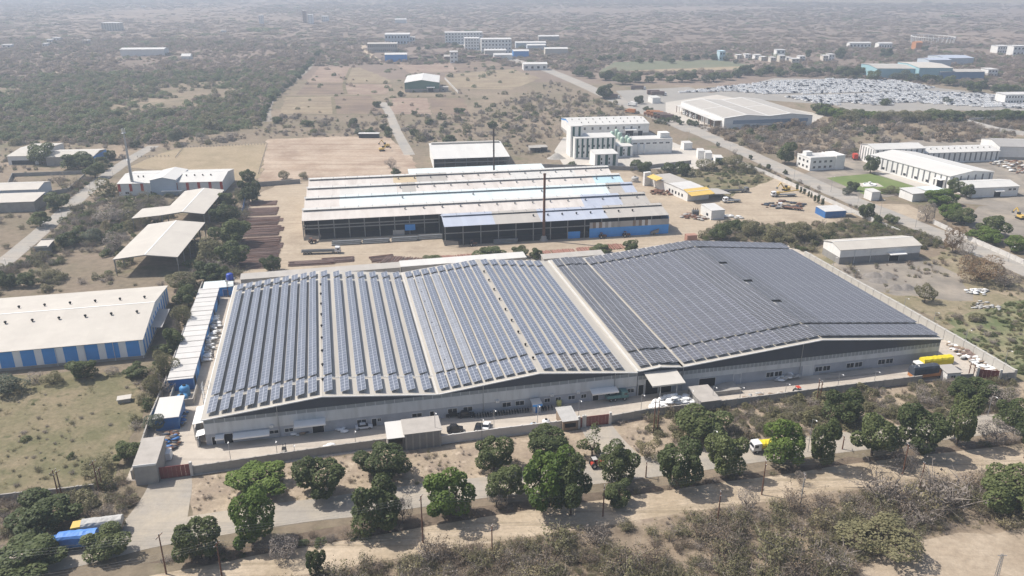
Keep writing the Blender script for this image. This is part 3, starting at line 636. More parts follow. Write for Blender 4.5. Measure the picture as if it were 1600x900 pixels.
def hall(name, label, fl, fr, bk, e, r, ridge='u', wm=None, rm=None, base=None, bh=0, which='flbr', ang=None, cat='building', W=None, L=None, over=.4, group=None):
    a = auto_ang(fl, fr, e) if ang is None else ang
    F = Frame(fl[0], fl[1], e, a); l, w_ = size(F, e, fr, bk)
    L = L or l; W = W or w_
    T = thing(name, label, cat, F.o, F.a, group)
    if which: walls(T, L, W, e, r, ridge, wm, base, bh, which)
    ro = gable_roof(T, L, W, e, r, ridge, rm or M_rw, over)
    print(name, 'L %.1f W %.1f ang %.1f' % (L, W, a))
    return T, ro, F, L, W
def strips(P, L, z0, z1, n, m, wd, t=-.04, side='f', W=0, name='cladding_panel', frac=0.5, lo=0):
    """upright coloured cladding strips fixed to a wall"""
    span = (L if side in 'f' else W)
    for i in range(n):
        c = lo + (i + frac) * (span - lo) / n; q = MB()
        if side == 'f': q.box(c - wd / 2, t, z0, c + wd / 2, -.002, z1, m)
        elif side == 'l': q.box(t, c - wd / 2, z0, -.002, c + wd / 2, z1, m)
        else: q.box(L + .002, c - wd / 2, z0, L - t, c + wd / 2, z1, m)
        q.build(name, P)
def vents(ro, pts, m=None):
    for x, y, z in pts:
        q = MB(); q.lathe([(.22, -.1), (.24, .3), (.42, .45), (.45, .7), (.25, .9), (.05, .95)], (x, y, z), 8, m or M_black); q.build('turbine_vent', ro)

# ---- blue and white striped hall
T, ro, F, L, W = hall('striped_hall', 'hall clad in blue and white stripes under a beige roof', (-150, 563.5), (218.7, 537), (268.7, 446.7), 6.2, 3.0, 'u', mat('bright_white_sheet', (.83, .84, .84), .6, .04), M_rb, M_concw, .9, cat='warehouse', ang=12.9)
strips(T, L, .95, 6.1, int(L / 5.7), M_blue, 3.7)
strips(T, L, .95, 6.1, 13, M_blue, 1.35, side='r', W=W)
vents(ro, [(L - 4 - i * 7.6, W * q_, 6.2 + 3.0 * (1 - abs(q_ - .5) * 2) + .15) for i in range(8) for q_ in (.36, .64)])
for i in range(7):
    for q_ in (.2, .8):
        q = MB(); x = L - 6 - i * 7.6; y = W * q_; z = 6.2 + 3.0 * (1 - abs(q_ - .5) * 2) + .155; dy = 1.5; dz = dy * 3.0 / (W / 2) * (1 if q_ < .5 else -1)
        q.face([(x, y - dy, z - dz), (x + .9, y - dy, z - dz), (x + .9, y + dy, z + dz), (x, y + dy, z + dz)], mat('skylight_sheet', (.38, .35, .31), .4, .05)); q.build('skylight', ro)
q = MB(); q.raw([(L, W * .28, 4.6), (L + 3.4, W * .28, 4.2), (L + 3.4, W * .62, 4.2), (L, W * .62, 4.6), (L, W * .28, 4.75), (L + 3.4, W * .28, 4.35), (L + 3.4, W * .62, 4.35), (L, W * .62, 4.75)], [(3, 2, 1, 0), (4, 5, 6, 7), (0, 1, 5, 4), (1, 2, 6, 5), (2, 3, 7, 6), (3, 0, 4, 7)], M_rg); q.build('canopy', T)
for x in (.1, 8, 16, 24): q = MB(); q.tube([(L - x - .3, -.14, .1), (L - x - .3, -.14, 6.1)], .08, 6, M_white); q.build('downpipe', T)

# ---- row of blue sheds down the side of the factory yard
T, ro, F, L, W = hall('storage_shed', 'long narrow blue shed with pale ribbed roof beside the factory yard', (262, 594.5), (300, 593.7), (316, 450.7), 3.6, .5, 'm', M_blued, M_rgr, None, 0, cat='shed', ang=12.9, W=70, over=.2)
for i in range(18):
    q = MB(); y = 1 + i * (W - 2) / 17; q.box(-.2, y - .16, 3.6 + .5 * y / W + .15, L + .2, y + .16, 3.6 + .5 * y / W + .25, M_rw if i % 3 else M_rg); q.build('roof_rib', ro)
FS = F; LS = L
for i in range(11):
    q = MB(); y = 2 + i * 6.1; q.box(L + .002, y, .1, L + .06, y + 2.4, 2.9, M_blue if i % 2 else M_black); q.build('shed_door', T)
p = FS.W(1, 72); T = thing('store_room', 'blue store room with ice blue roof at head of the shed row', 'shed', p, FS.a)
walls(T, 10, 5.5, 3.4, .4, 'm', M_blue); gable_roof(T, 10, 5.5, 3.4, .4, 'm', M_ltblue, .3); door(T, 6.5, 8, 2.4, 0, M_blued)
T, ro, F, L, W = hall('utility_shed', 'small blue shed with white roof below the water tanks', (240.5, 655), (276, 657), (248, 625), 3.6, .4, 'm', M_blued, M_rw, None, 0, cat='shed', ang=12.9, over=.3)
T, ro, F, L, W = hall('guard_house', 'grey concrete gate house with flat roof beside the maroon gate', (207.5, 729), (243, 727), (222, 686), 5.2, .02, 'm', M_concw, mat('cement_roof', (.40, .37, .335), .9, .1, .4, 0, .1, None, (.3, .28, .25), .5, .3), None, 0, cat='gate house', ang=12.9, over=.12)
q = MB(); q.box(0, -.25, 5.0, L, -.13, 5.5, M_white); q.build('parapet', T)
# tank enclosure and water tanks
M_tankb = mat('blue_tank_plastic', (.07, .25, .48), .5, .08, .6)
def tank(label, px, py, z, r, h, m, cat='water tank'):
    T = thing('water_tank', label, cat, G(px, py, z)); q = MB()
    q.lathe([(r, 0), (r, h * .28), (r * 1.04, h * .3), (r, h * .33), (r, h * .6), (r * 1.04, h * .62), (r, h * .65), (r, h * .85), (r * .6, h), (r * .3, h * 1.02)], n=16, m=m); q.build('tank_body', T)
    q = MB(); q.lathe([(r * .34, h * 1.02), (r * .34, h * 1.1), (r * .1, h * 1.13)], n=12, m=M_black); q.build('lid', T); return T
pq = FS.W(1.2, -9.2); T = thing('tank_enclosure', 'roofless concrete pen around the blue tanks below the long shed', 'wall', pq, FS.a)
for a_, b_, c_, d_, in ((0, 0, .25, 9), (6.2, 0, 6.45, 9), (.25, 0, 6.2, .25)):
    q = MB(); q.box(a_, b_, 0, c_, d_, 1.9, M_concw); q.build('wall_panel', T)
for i, (dx, dy, r, h, lb) in enumerate(((3.4, 6.3, 1.35, 2.9, 'tall blue water tank in concrete pen, closest to long blue shed'), (3.2, 2.6, 1.5, 2.0, 'squat blue water tank in concrete pen, closest to white-roofed shed'))):
    p = FS.W(1.2 + dx, -9.2 + dy, .04); c0 = px_of(p); tank(lb, c0[0], c0[1], .04, r, h, M_tankb)
# raised tank on a steel tower
p = G(363, 462); T = thing('tank_tower', 'blue tank raised on steel legs at rear corner of factory yard', 'water tower', p, FS.a)
for sx in (-1.2, 1.2):
    for sy in (-1.2, 1.2): q = MB(); q.box(sx - .09, sy - .09, 0, sx + .09, sy + .09, 6.2, M_rust); q.build('leg', T)
q = MB()
for z in (2, 4):
    for a_, b_ in (((-1.2, -1.2), (1.2, -1.2)), ((1.2, -1.2), (1.2, 1.2)), ((1.2, 1.2), (-1.2, 1.2)), ((-1.2, 1.2), (-1.2, -1.2))): q.bar((*a_, z), (*b_, z), .08, .08, M_rust); q.bar((*a_, z - 2), (*b_, z), .06, .06, M_rust)
q.build('brace', T); q = MB(); q.box(-1.6, -1.6, 6.2, 1.6, 1.6, 6.4, M_steel); q.build('platform', T)
q = MB(); q.lathe([(1.25, 0), (1.25, 1.9), (1.0, 2.2), (.4, 2.35)], (0, 0, 6.4), 14, mat('royal_blue_tank', (.03, .07, .36), .4, .06)); q.build('tank_body', T)
# rear lean-to strip roofs behind the hall
for lab, a, b, z, m, dd in (('weathered cement lean-to roof behind the double-gabled hall', (376, 437), (625, 418), 4.0, M_greys, 5), ('bright white lean-to roof behind the double-gabled hall', (627, 417), (823, 404), 4.2, M_rw, 5.5), ('pale lean-to roof strip behind the white parapet', (850, 405), (945, 399), 4.0, M_greys, 4.5)):
    Fq = Frame(a[0], a[1], z, 12.9); Lq = Fq.st(b[0], b[1], z)[0]; T = thing('lean_to', lab, 'lean-to', Fq.o, Fq.a)
    walls(T, Lq, dd, z, .4, 'm', M_concw, which='flr'); gable_roof(T, Lq, dd, z, .4, 'm', m, .25)

# ---- open steel sheds
def open_shed(label, fl, fr, br, e, r, ang, wing=None):
    F = Frame(fl[0], fl[1], e, ang); L, W = size(F, e, fr, br); T = thing('open_shed', label, 'shed', F.o, F.a)
    ro = gable_roof(T, L, W, e, r, 'v', M_rb, .3)
    n = 6
    for i in range(n):
        y = .2 + (W - .4) * i / (n - 1)
        for x in (.15, L - .15): q = MB(); q.raw([(x - .12, y - .12, 0), (x + .12, y - .12, 0), (x + .12, y + .12, 0), (x - .12, y + .12, 0), (x - .3, y - .14, e), (x + .3, y - .14, e), (x + .3, y + .14, e), (x - .3, y + .14, e)], [(0, 1, 5, 4), (1, 2, 6, 5), (2, 3, 7, 6), (3, 0, 4, 7)], M_steel); q.build('post', T)
        q = MB(); q.bar((.2, y, e - .2), (L / 2, y, e + r - .25), .16, .35, M_steel); q.bar((L / 2, y, e + r - .25), (L - .2, y, e - .2), .16, .35, M_steel); q.build('rafter', T)
    if wing:
        wl, ww = wing; q = MB(); q.raw([(-wl, -.3, e - 1.0), (-.32, -.3, e), (-.32, ww, e), (-wl, ww, e - 1.0), (-wl, -.3, e - .86), (-.32, -.3, e + .14), (-.32, ww, e + .14), (-wl, ww, e - .86)], [(3, 2, 1, 0), (4, 5, 6, 7), (0, 1, 5, 4), (1, 2, 6, 5), (2, 3, 7, 6), (3, 0, 4, 7)], M_rb); q.build('wing_roof', T)
        for y in (.2, ww * .5, ww - .3): q = MB(); q.box(-wl + .2, y - .12, 0, -wl + .45, y + .12, e - 1.0, M_steel); q.build('post', T)
    print('open shed', L, W); return T
open_shed('open steel shed with pale gabled roof, beside the striped hall', (177.5, 405.5), (277.5, 400.7), (305.5, 348.7), 6.9, 1.4, 7)
open_shed('open steel shed with side wing, behind another open shed', (252, 336.5), (318.7, 334), (338.7, 297.5), 7.0, 1.3, 7, (13, 16))

# ---- white hall with red pilasters
T, ro, F, L, W = hall('red_trimmed_hall', 'white hall with red pilasters and a central gable', (183.7, 287.5), (347.5, 282.5), (200, 268), 6.5, 2.0, 'u', M_white, M_rw, M_white, 3.2, cat='factory', ang=6)
for i in range(10): q = MB(); x = .5 + i * (L - 1) / 9; q.box(x - .7, -.12, 2.4, x + .7, -.003, 6.45, M_red); q.build('pilaster', T)
a_, b_ = F.wall(235, 280)[0], F.wall(275, 280)[0]
q = MB(); q.prism([(a_, 0), (b_, 0), (b_, 8.2), ((a_ + b_) / 2, 9.6), (a_, 8.2)], 'y', -1.4, W * .8, M_pblue); q.build('central_block', T)
q = MB()
for s0, s1, z0, z1 in ((a_ - .3, (a_ + b_) / 2, 8.2, 9.65), ((a_ + b_) / 2, b_ + .3, 9.65, 8.2)): q.raw([(s0, -1.7, z0), (s1, -1.7, z1), (s1, W * .8, z1), (s0, W * .8, z0), (s0, -1.7, z0 + .15), (s1, -1.7, z1 + .15), (s1, W * .8, z1 + .15), (s0, W * .8, z0 + .15)], [(3, 2, 1, 0), (4, 5, 6, 7), (0, 1, 5, 4), (2, 3, 7, 6)], M_rw)
q.build('central_roof', T)
for x in (.06, .3, .62, .93): window(T, L * x, 1.0, L * x + 1.8, 2.2)
q = MB(); q.box((a_ + b_) / 2 - 1.0, -3.6, 2.6, b_ + 3, -1.42, 2.8, M_white); q.build('canopy', T)
vents(ro, [(L * k, W * .3, 7.8) for k in (.15, .2, .62, .7, .78, .86)])
# lattice-free cell mast
F0 = G(210, 304); T = thing('cell_mast', 'tall grey monopole mast beside the red-pilastered hall', 'mast', F0)
q = MB(); q.tube([(0, 0, 0), (0, 0, 12), (0, 0, 24), (0, 0, 33)], [.95, .75, .5, .3], 10, M_metal); q.build('pole', T)
for z, r_ in ((18.5, 1.2), (32.4, 1.1)): q = MB(); q.lathe([(r_, 0), (r_, .16)], (0, 0, z), 12, M_metal); q.build('platform', T)
for k in range(3):
    a = k * 2.1; q = MB(); q.box(-.16, -.1, 0, .16, .1, 2.2, M_white); q.build('antenna', T, (math.cos(a) * .75, math.sin(a) * .75, 32.8), a)
# ---- upper left sheds
T, ro, F, L, W = hall('pale_shed', 'cream-roofed shed with open front behind the broad green tree', (11, 244.5), (62, 241.5), (38, 225), 5.2, 1.4, 'u', M_white, M_rb, cat='shed', ang=6); 
q = MB(); q.box(2, -.06, .1, L - 2, -.004, 2.6, M_black); q.build('open_bay', T)
T, ro, F, L, W = hall('pale_shed', 'cream-roofed shed with bright blue end wall behind two trees', (71, 246), (146, 244), (84, 234.5), 5.2, 1.4, 'u', M_concw, M_rb, cat='shed', ang=6); strips(T, L, 0, 5.1, 1, M_blue, W - .6, side='r', W=W)
T, ro, F, L, W = hall('pale_shed', 'pale blue-walled shed with beige roof beside the side road', (-50, 299.5), (58.7, 296), (66, 284), 6.5, 1.6, 'u', M_pblue, M_rb, cat='shed', ang=8); window(T, L * .68, 3.4, L * .8, 4.4)
T, ro, F, L, W = hall('pale_shed', 'low grey shed in front of the pale blue-walled shed', (-50, 318.5), (52.5, 315), (58.5, 304), 5.0, 1.0, 'm', M_concw, M_rb, cat='shed', ang=8)
T, ro, F, L, W = hall('pump_house', 'small grey flat-roofed block hut by the side road', (55, 387.5), (74, 385.5), (66, 376), 3.6, .02, 'm', M_block, M_rb, cat='hut', ang=14); window(T, .8, 1.4, 2.0, 2.3); door(T, L * .6, L * .82, 2.1, 0, M_black, opening=True)
q = MB(); q.box(-.3, -.3, 3.8, L + .3, -.1, 4.3, M_concw); q.box(-.3, W + .1, 3.8, L + .3, W + .3, 4.3, M_concw); q.build('parapet', T)
# ---- green hall
T, ro, F, L, W = hall('green_hall', 'green-clad gabled hall with white roof among ploughed fields', (632, 129.5), (685.7, 129), (621, 118.7), 9, 2.6, 'v', M_greenw, M_rw, M_concw, 3.2, cat='warehouse', ang=4); door(T, L * .68, L * .84, 4, 0, M_black, opening=True); canopy(T, L * .64, L * .88, 5, 3)
T2 = thing('tractor_shed', 'little grey annexe beside the green hall', 'annexe', F.W(L + 1, 2), F.a); walls(T2, 8, 8, 4.2, .02, 'm', M_concw); gable_roof(T2, 8, 8, 4.2, .02, 'm', M_greys, .2); window(T2, 2, 1.5, 4, 2.8)
# ---- white shed behind the mill
T, ro, F, L, W = hall('open_fronted_shed', 'white shed with dark open front behind the multi-gabled works', (677.5, 248.7), (796.7, 246), (665, 228), 7, 1.4, 'm', M_white, M_rw, which='lbr', cat='shed', ang=9)
for i in range(8): q = MB(); x = .2 + i * (L - .4) / 7; q.box(x - .12, 0, 0, x + .12, .25, 7, M_steel); q.build('post', T)
q = MB(); q.bar((0, .1, 4.6), (L, .1, 4.6), .15, .5, M_steel); q.build('beam', T); q = MB(); q.box(1, W - 4, 8.4, L - 1, W - 1, 9.4, M_greys); q.build('ridge_vent', ro)
# ---- grey-white shed by the road
T, ro, F, L, W = hall('lone_shed', 'lone white and grey shed with beige roof by the solar hall', (1313.7, 391), (1437.5, 382.5), (1283.7, 376), 6, 1.5, 'u', M_white, M_rb, M_block, 2.9, cat='shed', ang=10); door(T, L * .62, L * .74, 2.7, 0, M_black, opening=True); canopy(T, L * .59, L * .8, 3.7, 2.2, 0, .3)
for k in (.18, .38): q = MB(); q.tube([(L * k, -.15, .1), (L * k, -.15, 5.9)], .08, 6, M_white); q.build('downpipe', T)
# ================================================================== the multi-gabled works
FK = Frame(471.4, 345.2, 9, 10.5); ZK = 9.0
rid = [FK.st(474, y, 11.2)[1] for y in (329, 311, 295.3, 281.5)]
bay = [(0, rid[0])] 
edges = [0.0] + [2 * rid[0] if False else (rid[i] + rid[i + 1]) / 2 for i in range(3)] + [rid[3] + (rid[3] - rid[2]) / 2]
Lk = [FK.st(x, y, 9)[0] for x, y in ((1022, 322), (1000, 304), (979, 289), (959, 275))]
s0b, t0b = FK.st(694, 355, 8.6); s1b = FK.st(1046, 336, 8.6)[0]
print('mill ridges', rid, 'edges', edges, 'L', Lk, 'bay0', s0b, t0b, s1b)
LK = sum(Lk) / 4
MILL = thing('steel_works', 'multi-gabled steel works with patched white, blue and grey roofs', 'factory', FK.o, FK.a)
def roof_bay(P, tv0, tr, tv1, zv, zr, segs, L, name='roof_bay'):
    """one pitched bay: coloured sheets along its length, the raised ridge monitor on top"""
    B = bpy.data.objects.new(name, None); col.objects.link(B); B.parent = P
    a = segs[0][0]; xs = [s[0] for s in segs] + [L]
    for (x0, m), x1 in zip(segs, xs[1:]):
        q = MB()
        for t0, z0, t1, z1 in ((tv0, zv, tr, zr), (tr, zr, tv1, zv)):
            q.raw([(x0, t0, z0), (x1, t0, z0), (x1, t1, z1), (x0, t1, z1), (x0, t0, z0 + .12), (x1, t0, z0 + .12), (x1, t1, z1 + .12), (x0, t1, z1 + .12)], [(3, 2, 1, 0), (4, 5, 6, 7), (0, 1, 5, 4), (1, 2, 6, 5), (2, 3, 7, 6), (3, 0, 4, 7)], m)
        q.build('roof_sheet', B)
        w_ = 1.7; q = MB()
        for sg in (-1, 1): q.raw([(x0, tr, zr + .8), (x1, tr, zr + .8), (x1, tr + sg * w_, zr + .42), (x0, tr + sg * w_, zr + .42), (x0, tr, zr + .88), (x1, tr, zr + .88), (x1, tr + sg * w_, zr + .5), (x0, tr + sg * w_, zr + .5)], [(3, 2, 1, 0), (4, 5, 6, 7), (0, 1, 5, 4), (1, 2, 6, 5), (2, 3, 7, 6), (3, 0, 4, 7)], m if m in (M_peri, M_greys, M_ltblue) else M_rw)
        q.build('ridge_monitor', B)
    q = MB()
    n = int((L - a) / 6)
    for i in range(n + 1): x = a + .3 + i * (L - a - .6) / n; q.box(x - .1, tr - 1.0, zr - .6, x + .1, tr - .8, zr + .9, M_steel); q.box(x - .1, tr + .8, zr - .6, x + .1, tr + 1, zr + .9, M_steel)
    tag(q.build('monitor_posts', B), None, None, None, 'stuff')
    return B
S = lambda px, py: FK.st(px, py, 10)[0]
segs = [
    [(0, M_pink), (S(912, 318), M_peri), (S(970, 313), M_greys)],
    [(0, M_pink), (S(531, 318), M_ltblue), (S(950, 297), M_greys), (S(975, 297), M_peri)],
    [(0, M_pink), (S(531, 302), M_rw), (S(620, 296), M_pink), (S(628, 296), M_greys), (S(650, 296), M_pink), (S(700, 293), M_tans if False else M_pink), (S(928, 282), M_cyan)],
    [(0, M_pink), (S(615, 285), M_tans), (S(652, 284), M_greys), (S(700, 282), M_pink), (S(800, 278), M_rw), (S(905, 276), M_pink)]]
for i in range(4):
    tv0, tv1 = edges[i], edges[i + 1]
    if i == 0: tv0 = -.5
    B = roof_bay(MILL, tv0, rid[i], tv1, ZK, ZK + 2.3, segs[i], Lk[i])
    n = 14
    for k in range(n):
        if i == 1 and k % 4: continue
        x = 45 + k * (Lk[i] - 50) / (n - 1); t = tv0 + (rid[i] - tv0) * .6; vents(B, [(x, t, ZK + 2.3 * .6 + .1)], M_steel)
B = roof_bay(MILL, t0b, (t0b + .0) * .42, -.9, ZK - .4, ZK + 1.3, [(s0b, M_peri), (s0b + (s1b - s0b) * .22, M_greys), (s0b + (s1b - s0b) * .42, M_peri), (s0b + (s1b - s0b) * .72, M_greys)], s1b, 'roof_bay')
for k in range(8): vents(B, [(s0b + 40 + k * 6.5, t0b * .7, ZK + .6)], M_black)
Dk = edges[4]
q = MB(); q.box(0, Dk - .3, 0, LK, Dk, ZK - .05, M_greys); q.build('back_wall', MILL)
q = MB(); q.box(.0, rid[0], 0, .25, Dk - .3, ZK - .05, M_greys); q.build('side_wall', MILL)
q = MB(); q.box(LK - .3, .2, 0, LK, Dk - .3, ZK - .05, M_greys); q.build('side_wall', MILL)
q = MB(); q.box(2, 10, 0, s0b - .5, 10.3, 8.6, M_black); q.build('shade_wall', MILL); q = MB(); q.box(s0b, t0b + 9, 0, s1b - .5, t0b + 9.3, 8.2, M_black); q.build('shade_wall', MILL)  # black walls added inside to imitate the shaded interior
for i in range(22):
    x = .3 + i * (s0b - .6) / 9
    if x > LK: break
    q = MB(); y = 0 if x < s0b + .5 else -1.2; q.box(x - .22, y, 0, x + .22, y + .4, ZK - .1, M_steel); q.build('column', MILL)
for i in range(14):
    x = s0b + .4 + i * (s1b - s0b - .8) / 13; q = MB(); q.box(x - .2, t0b + .3, 0, x + .2, t0b + .6, ZK - .5, M_steel); q.build('column', MILL)
q = MB()
for z in (5.2, 6.6): q.bar((0, .2, z), (s0b, .2, z), .25, .5, M_steel)
q.bar((s0b, t0b + .4, 5.6), (s1b, t0b + .4, 5.6), .2, .4, M_steel); tag(q.build('crane_beam', MILL), None, None, None, 'stuff')
xb = S(921, 365); xb = FK.wall(921, 365, t0b)[0]
q = MB(); q.box(xb, t0b - .02, 0, s1b, t0b + .25, 4.4, M_blue); q.build('front_wall', MILL)
n = 26
for i in range(n):
    x0 = xb + (s1b - xb) * i / n; x1 = xb + (s1b - xb) * (i + 1) / n; q = MB(); q.box(x0 + .03, t0b - .05 - .03 * (i % 2), 4.41, x1 - .03, t0b + .15, 7.0 + .0 * i, [M_greys, M_concw, M_wood, M_greys, M_rgr][(i * 7 + i // 3) % 5] if i < 20 else M_rg); q.build('cladding_sheet', MILL)
q = MB(); q.box(s1b - .25, t0b + .25, 0, s1b, -.9, 7.9, M_blue); q.build('end_wall', MILL)
for px0, px1, m in ((633, 649, M_blue), (614, 632, M_metal)):
    a_, b_ = FK.wall(px0, 362)[0], FK.wall(px1, 362)[0]; q = MB(); q.box(a_, -.4, 0 if m is M_metal else 2.2, b_, -.1, 2.6 if m is M_metal else 4.9, m); q.build('door_sheet', MILL)
a_, b_ = FK.wall(888, 368, t0b)[0], FK.wall(907, 368, t0b)[0]; q = MB(); q.box(a_, t0b + .6, 0, b_, t0b + .7, 3.2, M_blue); q.build('door_sheet', MILL)
sheet('works_floor', [FK.W(.3, .3), FK.W(s0b, .3), FK.W(s0b, t0b + .5), FK.W(s1b - .3, t0b + .5), FK.W(s1b - .3, -1), FK.W(LK - .4, Dk - .4), FK.W(.3, Dk - .4)], .09, mat('sooty_shade_floor', (.05, .045, .042), .95, .2), world=True)  # sooty floor, its colour also darkened to stand in for interior shade
# rear annexe
Fq = Frame(640, 274.5, 6, 10.5); T = thing('rear_annexe', 'low ice blue roof behind the steel works', 'shed', Fq.o, Fq.a); Lq = Fq.st(852, 265, 6)[0]; walls(T, Lq, 12, 6, .8, 'm', M_greys, which='blr'); gable_roof(T, Lq, 12, 6, .8, 'm', M_ltblue, .2)
# chimneys
def chimney(label, px, py, h, r, m):
    T = thing('chimney', label, 'chimney', G(px, py)); q = MB(); q.lathe([(r * 3, 0), (r * 2.8, .5), (r * 2.2, .6), (r * 2.0, 1.8), (r * 1.05, 2.4)], n=12, m=M_concw); q.build('base', T)
    q = MB(); q.tube([(0, 0, 2.2), (0, 0, h * .5), (0, 0, h)], [r * 1.05, r * .9, r * .85], 10, m, cap=False); q.build('stack', T)
    for z in (h * .3, h * .62, h - .4): q = MB(); q.lathe([(r * 1.15, 0), (r * 1.15, .25)], (0, 0, z), 10, M_rust); q.build('collar', T)
    q = MB()
    for x in (-.2, .2): q.bar((x, -r * 1.15, 2.4), (x, -r * 1.05, h - .5), .05, .05, m)
    q.build('ladder', T)
    return T
chimney('rusty steel chimney standing in front of the steel works', 849.5, 376, 30, .62, M_rust)
chimney('thin dark chimney rising behind the steel works roofs', 772, 290, 31, .5, mat('sooty_steel', (.06, .045, .04), .7, .15))

# ================================================================== white process plant
T, ro, F, L, W = hall('process_hall', 'white hall with a blue-striped gable behind the green-striped plant', (892.5, 196.5), (1012.5, 192), (871, 184.5), 8.5, 2.2, 'u', M_white, M_rw, M_concw, 2.2, cat='factory', ang=9)
q = MB(); q.raw([(-.03, 0, 7.3), (-.03, W / 2, 9.4), (-.03, W, 7.3), (-.03, W, 8.4), (-.03, W / 2, 10.6), (-.03, 0, 8.4)], [(0, 1, 4, 5), (1, 2, 3, 4)], M_blue); q.build('blue_stripe', T)
for i in range(8): window(T, L * (.16 + .1 * i), 5.2, L * (.16 + .1 * i) + 1.4, 7.0)
door(T, L * .7, L * .8, 4.2, 0, M_black, opening=True); canopy(T, L * .68, L * .83, 5, 3); door(T, L * .86, L * .92, 3.6, 0, M_black, opening=True)
vents(ro, [(L * (.06 + .09 * i), W * q_, 8.5 + 2.2 * q_ * 2 + .1) for i in range(11) for q_ in (.15, .38)], M_rg)
def block(name, label, fl, fr, e, W, ang, wm, cat, strip=None, nst=0, rm=None, roof='m', rise=.3):
    F = Frame(fl[0], fl[1], e, ang); L = F.st(fr[0], fr[1], e)[0]; T = thing(name, label, cat, F.o, F.a)
    walls(T, L, W, e, 0, 'm', wm); ro = gable_roof(T, L, W, e, rise, roof, rm or M_rw, .12)
    if strip:
        strips(T, L, .8, e - .3, nst, strip, L / nst * .38)
        for i in range(max(1, nst)):
            q = MB(); c = (i + .95) * L / nst - .5
            if c < L - 1:
                for z in (e * .25, e * .55): q.box(c - .4, -.07, z, c + .4, -.003, z + 1.4, M_glassd)
                q.build('window', T)
    return T, F, L
block('plant_tower', 'tall white tower block with dark green stripes', (892, 197.5), (911.5, 197.8), 19.5, 12, 9, M_white, 'tower block', M_teal, 2)
TT, FT, LT = block('process_block', 'white block with dark green upright stripes, in front of the tall tower block', (898.5, 216.3), (963, 215), 13, 14, 9, M_white, 'factory', M_teal, 8)
block('pump_room', 'small white and dark green block in front of the striped process block', (930, 241.5), (966.5, 240.5), 8, 13, 9, M_white, 'plant room', M_teal, 3, M_rw)
block('plant_annexe', 'white annexe with green banding between striped block and tank row', (965, 229), (988, 227.5), 7, 12, 9, M_white, 'annexe', M_teal, 2)
TA, FA, LA = block('tank_house', 'long white tank house behind the row of silver tanks', (987, 218.5), (1049, 215.5), 9.5, 10, 9, M_white, 'factory')
for i in range(6): window(TA, LA * (.04 + .16 * i), 6.6, LA * (.04 + .16 * i) + 2.6, 7.4)
q = MB(); q.box(LA * .72, 2, 9.8, LA * .95, 8, 13, M_white); q.build('stair_block', TA)
for i, px in enumerate((996.6, 1004.7, 1013.2, 1021.3, 1029.4, 1038, 1046.2)):
    T = thing('storage_tank', f'silver upright tank in front of white tank house, {ORD[i]} from the green-striped block', 'storage tank', G(px, 240.6 - i * .45), 0, 'row of silver tanks'); q = MB(); q.lathe([(1.5, 0), (1.5, 6.6), (1.2, 7.0), (.3, 7.3)], n=14, m=mat('brushed_tank', (.60, .60, .585), .35, .06, .6, .3, .5)); q.build('tank_body', T); q = MB(); q.lathe([(.35, 7.3), (.35, 7.6)], n=8, m=M_steel); q.build('hatch', T)
for i, (px, py, h) in enumerate(((956, 212.5, 3), (963, 211.5, 4), (968, 214, 3), (972, 222.5, 3.4), (979, 221.5, 4), (983, 223, 3))):
    T = thing('process_vessel', f'pale green vessel on plant roof, {ORD[i]} from the striped tower block', 'vessel', G(px, py, 9.2 if i < 3 else 7.4)); q = MB(); q.lathe([(.8, -2.2), (1.4, 0), (1.5, h * .7), (1.0, h), (.3, h + .3)], n=10, m=mat('pale_green_vessel', (.42, .55, .46), .5, .06)); q.build('vessel_body', T); q = MB(); q.tube([(0, 0, h), (0, 0, h + 1), (1.6, 0, h + 1), (1.6, 0, 0)], .15, 6, M_metal); q.build('pipe', T)
tank('pale round tank beside the small plant room', 921, 247, 0, 1.6, 5.5, mat('cream_tank', (.62, .62, .5), .5, .05), 'storage tank')
block('gate_cabin', 'white flat-roofed cabin by the road, beside the tank row', (1069, 224), (1081, 223), 4.5, 6, 9, M_white, 'cabin')
for i, (a, b, e) in enumerate((((1091, 236), (1101, 236), 5), ((1102, 239), (1113, 239.5), 4.5), ((1118, 246.5), (1131, 248.5), 4))): block('gate_office', f'white gate office along the road by the plant, {ORD[i]} from the tank row', a, b, e, 7, -4, M_white, 'office')
# ================================================================== big logistics shed
F = Frame(1132, 185, 8, 4); Lw = F.st(1274, 181.5, 8)[0]; Ww = F.st(1043, 159.5, 8)[1]; print('logistics', Lw, Ww, F.st(1043, 159.5, 8))
ag = 20
F = Frame(1132, 185, 8, 11); Lw = F.st(1274, 181.5, 8)[0]; Ww = F.st(1043, 159.5, 8)[1]
T = thing('logistics_shed', 'huge white warehouse with low double gable and grey roof panels', 'warehouse', F.o, F.a)
walls(T, Lw, Ww, 8, 0, 'u', M_white)
q = MB()
prof = [(0, 8), (Lw * .25, 10), (Lw * .5, 8.6), (Lw * .75, 10), (Lw, 8)]
for (a, z0), (b, z1) in zip(prof, prof[1:]): q.raw([(a, -.4, z0), (b, -.4, z1), (b, Ww + .4, z1), (a, Ww + .4, z0), (a, -.4, z0 + .2), (b, -.4, z1 + .2), (b, Ww + .4, z1 + .2), (a, Ww + .4, z0 + .2)], [(3, 2, 1, 0), (4, 5, 6, 7), (0, 1, 5, 4), (2, 3, 7, 6)], M_rw); q.raw([(a, 0, 7.9), (b, 0, 7.9), (b, 0, z1), (a, 0, z0)], [(0, 1, 2, 3)], M_white)
ro = q.build('roof', T)
